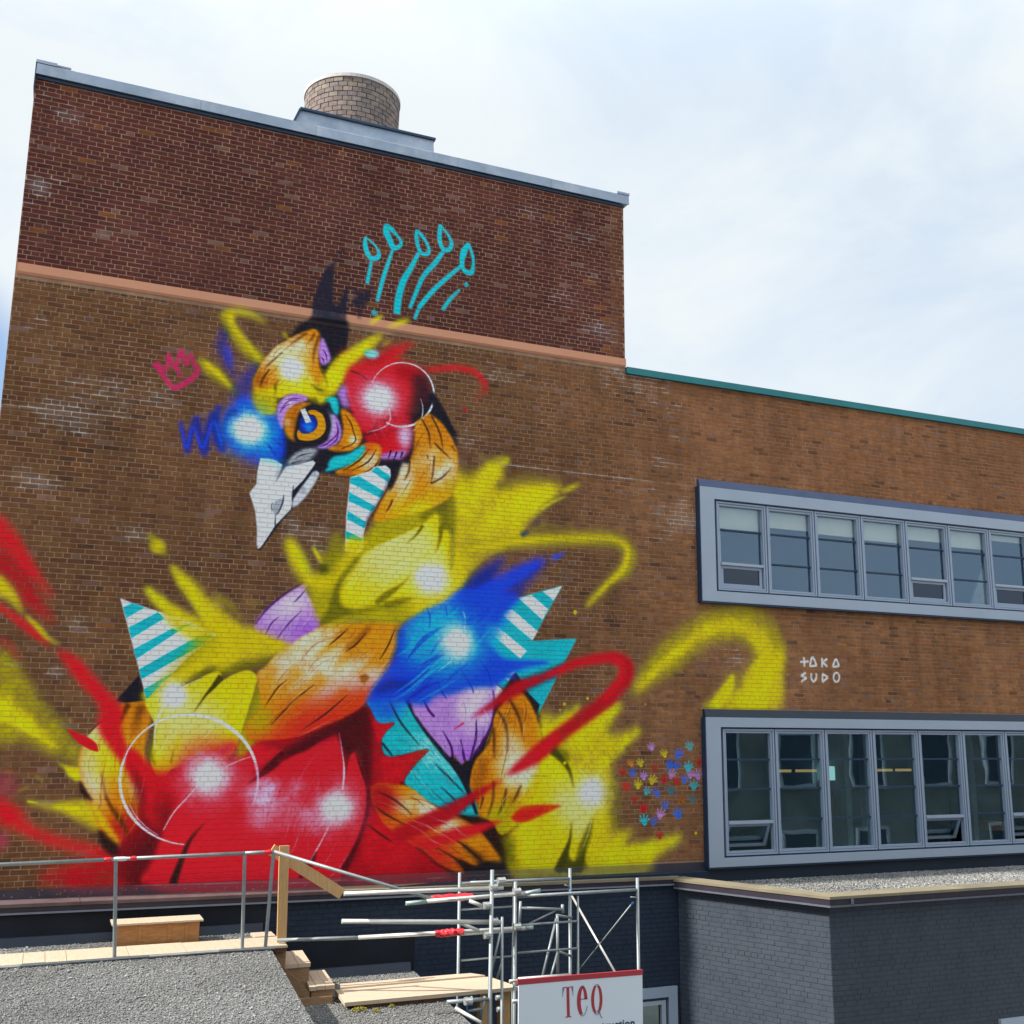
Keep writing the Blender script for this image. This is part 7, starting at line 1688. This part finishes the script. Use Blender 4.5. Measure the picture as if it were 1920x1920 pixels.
wood(TP, 'brace', MB().bar((2.70, -1.235, -1.475), (3.60, -1.235, -2.035), .038, .135, (.53, 0, .85)), M_stud)

# ------------------------------------------------------------------ pipe railing
GR = thing('guard_rail', 'thin galvanised pipe railing along the front of the walkway, wrapped with red tape', 'railing', (1.2, -1.47, ZU))
top = [(-3.2, -1.47, -1.545), (.893, -1.47, -1.499), (2.34, -1.47, -1.484), (2.68, -1.47, -1.478)]
for a, c in zip(top, top[1:]): wood(GR, 'top_rail', MB().tube(a, c, .021, 10), M_galv).data.polygons.foreach_set('use_smooth', [True]*12)
for a, c in (((-1.6, -1.47, -1.53), (-1.6, -1.47, -2.545)), ((.895, -1.47, -1.50), (.96, -1.47, -2.545)), ((2.34, -1.47, -1.485), (2.37, -1.47, -2.545)), ((2.68, -1.47, -1.48), (2.64, -1.47, -2.545))): wood(GR, 'post', MB().tube(a, c, .0215, 10), M_galv)
bt = [(-3.2, -1.515, -2.572), (.0, -1.515, -2.568), (.30, -1.515, -2.567), (1.33, -1.515, -2.56), (2.1, -1.515, -2.557), (2.75, -1.515, -2.565)]
for i, (a, c) in enumerate(zip(bt, bt[1:])): wood(GR, 'bottom_rail', MB().tube(a, c, .017, 8), M_alu if i in (0, 3) else M_galv)
for a, c in (((.765, -1.47, -1.503), (.845, -1.47, -1.50)), ((1.04, -1.47, -1.499), (1.12, -1.47, -1.497)), ((2.55, -1.47, -1.482), (2.66, -1.47, -1.478)), ((2.69, -1.47, -1.48), (2.80, -1.48, -1.515))): wood(GR, 'tape', MB().lumpy(a, c, .027, 9, 4, .12, int(a[0]*100)), M_tape)
wood(GR, 'tape', MB().lumpy((.85, -1.47, -1.50), (1.03, -1.47, -1.498), .0245, 9, 4, .06, 3), M_taped)

# ------------------------------------------------------------------ loose tubes clamped as hand rails, each a thing
MT = dict(galv=M_galv, alu=M_alu, green=M_greenend, tape=M_tape, clamp=M_clamp, blue=M_bluetip)
def pole(label, segs, tapes=()):
    p0 = segs[0][1]; root = thing('scaffold_pole', label, 'pole', p0, 'loose tubes clamped as hand rails')
    for n, a, c, r, mm in segs: o = MB().tube(a, c, r, 12).build(n, MT[mm], root); P(o, root); o.data.polygons.foreach_set('use_smooth', [len(p.vertices) == 4 for p in o.data.polygons])
    for i, (a, c, r) in enumerate(tapes): P(MB().lumpy(a, c, r, 10, 12, .28, i+len(label)).build('tape', M_tape, root), root)
pole('grey tube sloping down from the railing corner to the scaffold, red tape at its foot', [('tube', (2.687, -1.47, -1.478), (4.422, -2.32, -1.989), 0.021, 'galv')], [((4.399, -2.31, -1.989), (4.918, -2.33, -1.982), 0.04)])
pole('bright tube running level just under the ledge to the tallest scaffold upright', [('tube', (3.294, -2.5, -1.85), (5.22, -2.55, -1.866), 0.025, 'alu')], [])
pole('tube with green flaked ends passing through the upper red tape', [('tube', (4.329, -2.36, -2.002), (5.588, -2.38, -1.97), 0.024, 'alu'), ('tube_end', (4.077, -2.35, -2.015), (4.329, -2.36, -2.005), 0.024, 'green'), ('tube_end', (5.588, -2.38, -1.97), (5.779, -2.4, -1.943), 0.024, 'green')], [])
pole('bright level tube in mid air, free at its left end, below the sloping tube', [('tube', (3.281, -2.5, -2.144), (5.218, -2.5, -2.263), 0.026, 'alu')], [])
pole('lowest long tube from the walkway corner, red tape near the scaffold', [('tube', (2.802, -1.35, -2.511), (3.688, -1.75, -2.469), 0.022, 'galv'), ('tube', (3.688, -1.75, -2.469), (5.591, -2.38, -2.371), 0.025, 'alu'), ('tube_end', (5.591, -2.38, -2.371), (5.689, -2.4, -2.364), 0.024, 'green')], [((4.553, -2.05, -2.429), (4.881, -2.16, -2.404), 0.042)])
pole('short tube stub from the upper red tape down to a coupler', [('tube', (4.831, -2.45, -2.009), (5.003, -2.5, -2.077), 0.022, 'alu')], [])
pole('short tube stub from the bright level tube down to the lower coupler', [('tube', (4.674, -2.47, -2.231), (4.92, -2.55, -2.333), 0.02, 'alu')], [])
pole('short bright tube lying along the edge of the lower gravel roof', [('tube', (4.617, -2.62, -3.141), (4.823, -2.9, -3.253), 0.022, 'alu')], [])

# ------------------------------------------------------------------ scaffold
SC = thing('scaffold', 'grey tubular frame scaffold standing in the gap against the dark wall', 'scaffold', (7.3, -1.8, -6.6))
for n, a, c, r, mm in [('standard', (5.172, -1.2, -1.851), (5.185, -1.2, -6.6), 0.021, 'galv'),
    ('inner_standard', (5.939, -1.2, -2.011), (5.935, -1.2, -6.6), 0.016, 'galv'),
    ('standard', (6.773, -1.2, -1.861), (6.784, -1.2, -6.6), 0.0225, 'galv'),
    ('ledger', (5.182, -1.2, -1.984), (6.768, -1.2, -1.992), 0.021, 'galv'),
    ('rung', (5.196, -1.2, -2.315), (5.934, -1.2, -2.314), 0.0135, 'galv'),
    ('rung', (5.208, -1.2, -2.935), (5.94, -1.2, -2.934), 0.0135, 'galv'),
    ('rung', (5.187, -1.2, -2.622), (5.937, -1.2, -2.629), 0.0135, 'galv'),
    ('standard', (5.491, -2.3, -1.84), (5.491, -2.3, -6.6), 0.0225, 'galv'),
    ('inner_standard', (6.343, -2.3, -2.049), (6.353, -2.3, -6.6), 0.0135, 'galv'),
    ('standard', (7.197, -2.3, -1.869), (7.199, -2.3, -6.6), 0.021, 'galv'),
    ('ledger', (5.517, -2.3, -2.015), (7.179, -2.3, -2.012), 0.02, 'galv'),
    ('rung', (5.506, -2.3, -2.348), (6.346, -2.3, -2.347), 0.0135, 'galv'),
    ('rung', (5.509, -2.3, -2.666), (6.345, -2.3, -2.666), 0.0135, 'galv'),
    ('rung', (5.512, -2.3, -2.975), (6.344, -2.3, -2.983), 0.0135, 'galv'),
    ('standard', (5.059, -2.6, -1.65), (5.027, -2.6, -6.6), 0.024, 'galv'),
    ('standard', (5.276, -2.4, -2.221), (5.315, -2.4, -6.6), 0.018, 'galv'),
    ('diagonal', (5.254, -2.4, -2.396), (5.135, -2.4, -2.891), 0.0135, 'galv'),
    ('diagonal', (5.29, -2.4, -2.699), (5.219, -2.4, -2.921), 0.0135, 'galv'),
    ('bracket_tube', (5.735, -1.9, -2.138), (5.723, -1.9, -2.431), 0.018, 'galv'),
    ('bracket_tube', (5.729, -1.9, -2.215), (6.31, -1.9, -2.265), 0.018, 'galv'),
    ('bracket_tube', (6.321, -1.9, -2.207), (6.329, -1.9, -2.311), 0.02, 'galv'),
    ('bracket_tube', (5.855, -1.9, -2.413), (6.219, -1.9, -2.279), 0.012, 'galv'),
    ('bracket_tube', (6.799, -1.2, -2.503), (6.337, -1.7, -2.368), 0.017, 'galv'),
    ('bracket_tube', (6.345, -1.7, -2.368), (6.353, -1.7, -3.135), 0.019, 'galv'),
    ('bracket_tube', (6.306, -1.75, -2.398), (5.989, -2.0, -3.06), 0.016, 'galv'),
    ('bracket_tube', (6.798, -1.2, -2.992), (6.353, -1.7, -2.812), 0.017, 'galv'),
    ('bracket_tube', (6.322, -1.75, -2.82), (6.154, -1.9, -3.08), 0.014, 'galv'),
    ('cross_brace', (6.784, -1.2, -2.194), (6.873, -2.3, -3.004), 0.015, 'alu'),
    ('cross_brace', (7.122, -2.3, -2.171), (6.853, -1.2, -3.225), 0.0085, 'galv'),
    ('brace_tip', (7.134, -2.3, -2.162), (7.102, -2.3, -2.19), 0.013, 'blue'),
    ('brace_tip', (6.752, -1.24, -2.132), (6.768, -1.24, -2.194), 0.013, 'blue'),
    ('latch', (7.081, -2.32, -2.095), (7.174, -2.32, -2.103), 0.009, 'galv'),
    ('latch', (6.678, -1.22, -2.069), (6.758, -1.22, -2.093), 0.009, 'galv'),
    ('ledger', (5.474, -2.45, -2.93), (6.168, -2.45, -2.934), 0.021, 'alu'),
    ('ledger', (5.357, -2.45, -2.945), (5.474, -2.45, -2.942), 0.018, 'alu'),
    ('ledger', (4.519, -2.6, -3.074), (5.025, -2.6, -3.081), 0.023, 'galv'),
    ('rung', (4.782, -2.6, -3.193), (4.967, -2.6, -3.18), 0.016, 'galv'),
    ('diagonal', (4.985, -2.6, -3.049), (4.936, -2.6, -3.316), 0.016, 'galv'),
    ('brace_tip', (4.757, -2.6, -3.054), (4.769, -2.6, -3.198), 0.011, 'blue'),
    ('ledger', (5.291, -2.2, -3.177), (5.388, -2.2, -3.179), 0.03, 'galv'),
    ('ledger', (5.307, -2.2, -3.31), (5.39, -2.2, -3.311), 0.03, 'galv'),
    ('ledger', (5.372, -2.5, -3.161), (5.475, -2.5, -3.163), 0.023, 'alu')]:
    o = MB().tube(a, c, r, 10).build(n, MT[mm], SC); P(o, SC); o.data.polygons.foreach_set('use_smooth', [len(p.vertices) == 4 for p in o.data.polygons])
for p in [(5.078, -2.56, -1.855), (5.205, -2.5, -1.796), (5.469, -2.36, -1.949), (5.003, -2.55, -2.058), (5.473, -2.36, -2.355), (5.015, -2.55, -2.387), (5.094, -2.55, -2.242), (4.752, -2.64, -3.073)]:
    p = Vector(p); m_ = MB(); m_.tube(p-Vector((0, 0, .035)), p+Vector((0, 0, .035)), .042, 10); m_.tube(p+Vector((-.045, -.035, .005)), p+Vector((.045, -.035, .005)), .042, 10); m_.tube(p+Vector((-.02, -.05, -.01)), p+Vector((-.055, -.10, -.012)), .011, 6); m_.tube(p+Vector((.045, .02, .015)), p+Vector((.07, .03, .03)), .016, 6)
    P(m_.build('coupler', M_clamp, SC), SC)

# ------------------------------------------------------------------ sign
SG = thing('construction_sign', 'white contractor board with a red top stripe and tall red letters, fixed to the scaffold', 'sign', (6.09, -2.9, -3.6))
YS = -2.9
P(MB().box(5.283, 6.908, YS, YS+.02, -4.05, -2.89).build('panel', M_sign, SG), SG)
P(MB().quadbox([(5.268, YS-.003, -2.885), (6.915, YS-.003, -2.899), (6.915, YS+.022, -2.899), (5.268, YS+.022, -2.885), (5.268, YS-.003, -2.829), (6.915, YS-.003, -2.840), (6.915, YS+.022, -2.840), (5.268, YS+.022, -2.829)]).build('red_stripe', M_signred, SG), SG)
def flat(polys, m, y):
    mb = MB()
    for q in polys:
        s = len(mb.v); n = len(q); mb.v += [(x, y, z) for x, z in q]+[(x, y+.002, z) for x, z in q]; mb.t += [(1, 1, 1)]*(2*n)
        mb.f += [tuple(range(s, s+n)), tuple(range(s+n, s+2*n))[::-1]]+[(s+i, s+n+i, s+n+(i+1) % n, s+(i+1) % n) for i in range(n)]
    return mb
def crescent(cx, cz, rx, rz, ix, iw, a0, a1, n=20):    # a swelling stroke between an outer and a narrower inner ellipse
    o = [(cx+rx*math.cos(math.radians(a0+(a1-a0)*i/n)), cz+rz*math.sin(math.radians(a0+(a1-a0)*i/n))) for i in range(n+1)]
    q = [(cx+ix+iw*math.cos(math.radians(a1+(a0-a1)*i/n)), cz+rz*.97*math.sin(math.radians(a1+(a0-a1)*i/n))) for i in range(n+1)]
    res = []
    for i in range(n): res.append([o[i], o[i+1], q[n-i-1], q[n-i]])
    return res
def strokes(pts, w):
    res = []
    for (x0, z0), (x1, z1) in zip(pts, pts[1:]):
        L_ = math.hypot(x1-x0, z1-z0); nx, nz = -(z1-z0)/L_*w/2, (x1-x0)/L_*w/2; res.append([(x0+nx, z0+nz), (x0-nx, z0-nz), (x1-nx, z1-nz), (x1+nx, z1+nz)])
    return res
def arc(cx, cz, rx, rz, a0, a1, n=16): return [(cx+rx*math.cos(math.radians(a0+(a1-a0)*i/n)), cz+rz*math.sin(math.radians(a0+(a1-a0)*i/n))) for i in range(n+1)]
tx, tz0, tz1 = [5.908, 6.099, 6.289], [-3.289, -3.291, -3.292], [-2.958, -2.957, -2.956]
redp = [[(tx[0]-.018, tz1[0]), (tx[0]+.018, tz1[0]), (tx[0]+.026, tz0[0]+.012), (tx[0]-.010, tz0[0]+.012)], [(tx[0]-.065, tz1[0]-.006), (tx[0]-.018, tz1[0]-.006), (tx[0]-.018, tz1[0]+.003), (tx[0]-.065, tz1[0]+.003)], [(tx[0]+.018, tz1[0]-.006), (tx[0]+.068, tz1[0]-.006), (tx[0]+.068, tz1[0]+.003), (tx[0]+.018, tz1[0]+.003)], [(tx[0]-.03, tz0[0]), (tx[0]+.045, tz0[0]), (tx[0]+.045, tz0[0]+.010), (tx[0]-.03, tz0[0]+.010)]]
hair = [[(tx[0]-.068, tz1[0]), (tx[0]-.060, tz1[0]), (tx[0]-.064, tz1[0]-.10), (tx[0]-.070, tz1[0]-.10)], [(tx[0]+.062, tz1[0]), (tx[0]+.070, tz1[0]), (tx[0]+.070, tz1[0]-.10), (tx[0]+.064, tz1[0]-.10)], [(tx[0]-.060, tz1[0]-.008), (tx[0]-.045, tz1[0]-.008), (tx[0]-.058, tz1[0]-.06)], [(tx[0]+.045, tz1[0]-.008), (tx[0]+.062, tz1[0]-.008), (tx[0]+.060, tz1[0]-.06)]]
ez, er = (tz0[1]+tz1[1])/2, (tz1[1]-tz0[1])/2; em = ez+er*.08
redp += crescent(tx[1], ez, .072, er, .030, .052, 110, 245)+crescent(tx[1], ez, .066, er, -.022, .046, 4, 72); redp += [[(tx[1]-.035, em), (tx[1]+.066, em), (tx[1]+.066, em+.008), (tx[1]-.035, em+.008)]]
hg = [(0, hair[0::2]), (0, hair[1::2]), (1, strokes(arc(tx[1], ez, .066, er*.985, 72, 112), .007)), (1, strokes(arc(tx[1], ez, .066, er*.985, 245, 338), .007))]
qz, qr = (tz0[2]+tz1[2])/2, (tz1[2]-tz0[2])/2
redp += crescent(tx[2], qz, .075, qr, .022, .058, 115, 245)+crescent(tx[2], qz, .075, qr, -.022, .058, -65, 65)
hg += [(2, strokes(arc(tx[2], qz, .072, qr*.985, 65, 115), .007)), (2, strokes(arc(tx[2], qz, .072, qr*.985, 245, 295), .007)), (2, strokes([(tx[2]+.0, tz0[2]+.045), (tx[2]+.03, tz0[2]+.035), (tx[2]+.05, tz0[2]-.02), (tx[2]+.068, tz0[2]-.045)], .010))]
for i in range(3):
    near = lambda q: min(range(3), key=lambda k: abs(sum(x for x, z in q)/len(q)-tx[k])) == i
    le = P(flat([q for q in redp if near(q)], M_signred, YS-.003).build('letter', M_signred, SG), SG)
    for k, q in hg:
        if k == i: o = flat(q, M_signhair, YS-.0045).build('hairline', M_signhair, le); o.matrix_parent_inverse = Matrix.Identity(4)
cu = bpy.data.curves.new('word', 'FONT'); cu.body = 'construction'; cu.size = .135; cu.offset = .0028; cu.space_character = 1.02
tmp = bpy.data.objects.new('word', cu); COL.objects.link(tmp); dg = bpy.context.evaluated_depsgraph_get(); dg.update(); me = bpy.data.meshes.new_from_object(tmp.evaluated_get(dg)); bpy.data.objects.remove(tmp)
xs_ = [v.co.x for v in me.vertices]; wx = max(xs_)
me.transform(Matrix(((1, 0, 0, 6.793-wx), (0, 0, -1, YS-.004), (-.0095, 1, 0, -3.471+.0095*wx), (0, 0, 0, 1)))); me.materials.clear(); P(link('word_lettering', me, SG, M_signnavy), SG)

# ------------------------------------------------------------------ small things on the gravel
rr = random.Random(21)
for i, (x, y, n, R, lab) in enumerate(((3.63, -2.13, 130, .075, 'largest yellow green moss clump under the near plank edge'), (3.80, -2.24, 50, .04, 'small moss clump in the gravel, right of the large one'), (4.02, -2.10, 30, .03, 'tiny moss tuft tucked against the plank edge'))):
    mb = MB()
    for _ in range(n):
        a = rr.uniform(0, 6.28); d = R*math.sqrt(rr.random()); c = Vector((x+d*math.cos(a)*1.3, y+d*math.sin(a)*.8, ZLO+.004+.03*(1-d/R)+rr.uniform(0, .018))); s = rr.uniform(.008, .016)
        b0 = len(mb.v); v = [Vector((rr.gauss(0, 1), rr.gauss(0, 1), rr.gauss(.3, .7))).normalized()*s for _ in range(4)]; mb.v += [tuple(c+q) for q in v]; mb.t += [(1, 1, 1)]*4; mb.f += [(b0, b0+1, b0+2), (b0, b0+2, b0+3), (b0, b0+3, b0+1), (b0+1, b0+3, b0+2)]
    o = mb.build('moss_clump', M_moss); o['label'] = lab; o['category'] = 'moss'; o['group'] = 'moss clumps by the planks'
mb = MB(); q = [Vector((3.60, -.72, -3.175)), Vector((3.72, -.76, -3.165)), Vector((3.86, -.86, -3.168)), Vector((3.99, -.95, -3.172))]
for a, c in zip(q, q[1:]): mb.tube(a, c, .009, 6)
mb.tube(q[1], q[1]+Vector((.06, .03, .02)), .005, 5); o = mb.build('twig', M_twig); o['label'] = 'dry brown twig lying on the lower gravel behind the planks'; o['category'] = 'twig'
for i, (x, y, l, lab) in enumerate(((1.62, -3.12, .09, 'short dark splinter on the near gravel, left of centre'), (2.05, -3.55, .10, 'short dark splinter on the near gravel close to the roof edge'))):
    o = MB().bar((x, y, ZU+.02), (x+l, y+.02, ZU+.022), .012, .006).build('splinter', M_twig); o['label'] = lab; o['category'] = 'splinter'; o['group'] = 'splinters on the gravel'

# ------------------------------------------------------------------ the building on the camera's side of the yard (seen only mirrored in the glass)
OB = thing('opposite_building', 'grey brick building across the yard, mirrored in the lower windows', 'building', (25, -20, GROUND))
P(MB().box(-30, 75, -30, -17.2, GROUND, 2.9).build('wall', M_opp, OB), OB)
P(MB().box(-30.2, 75.2, -30.2, -17.0, 2.9, 3.15).build('parapet', M_oppt, OB), OB)
for i in range(30):
    x = -24+i*3.2
    for z in (-5.4, -2.0):
        fr = P(MB().box(x, x+1.5, -17.2, -17.1, z, z+.1).box(x, x+1.5, -17.2, -17.1, z+1.9, z+2.).box(x, x+.1, -17.2, -17.1, z+.1, z+1.9).box(x+1.4, x+1.5, -17.2, -17.1, z+.1, z+1.9).build('window', M_frame, OB), OB)
        o = MB().box(x+.1, x+1.4, -17.19, -17.16, z+.1, z+1.9).build('pane', M_gasket, fr); o.matrix_parent_inverse = Matrix.Identity(4)
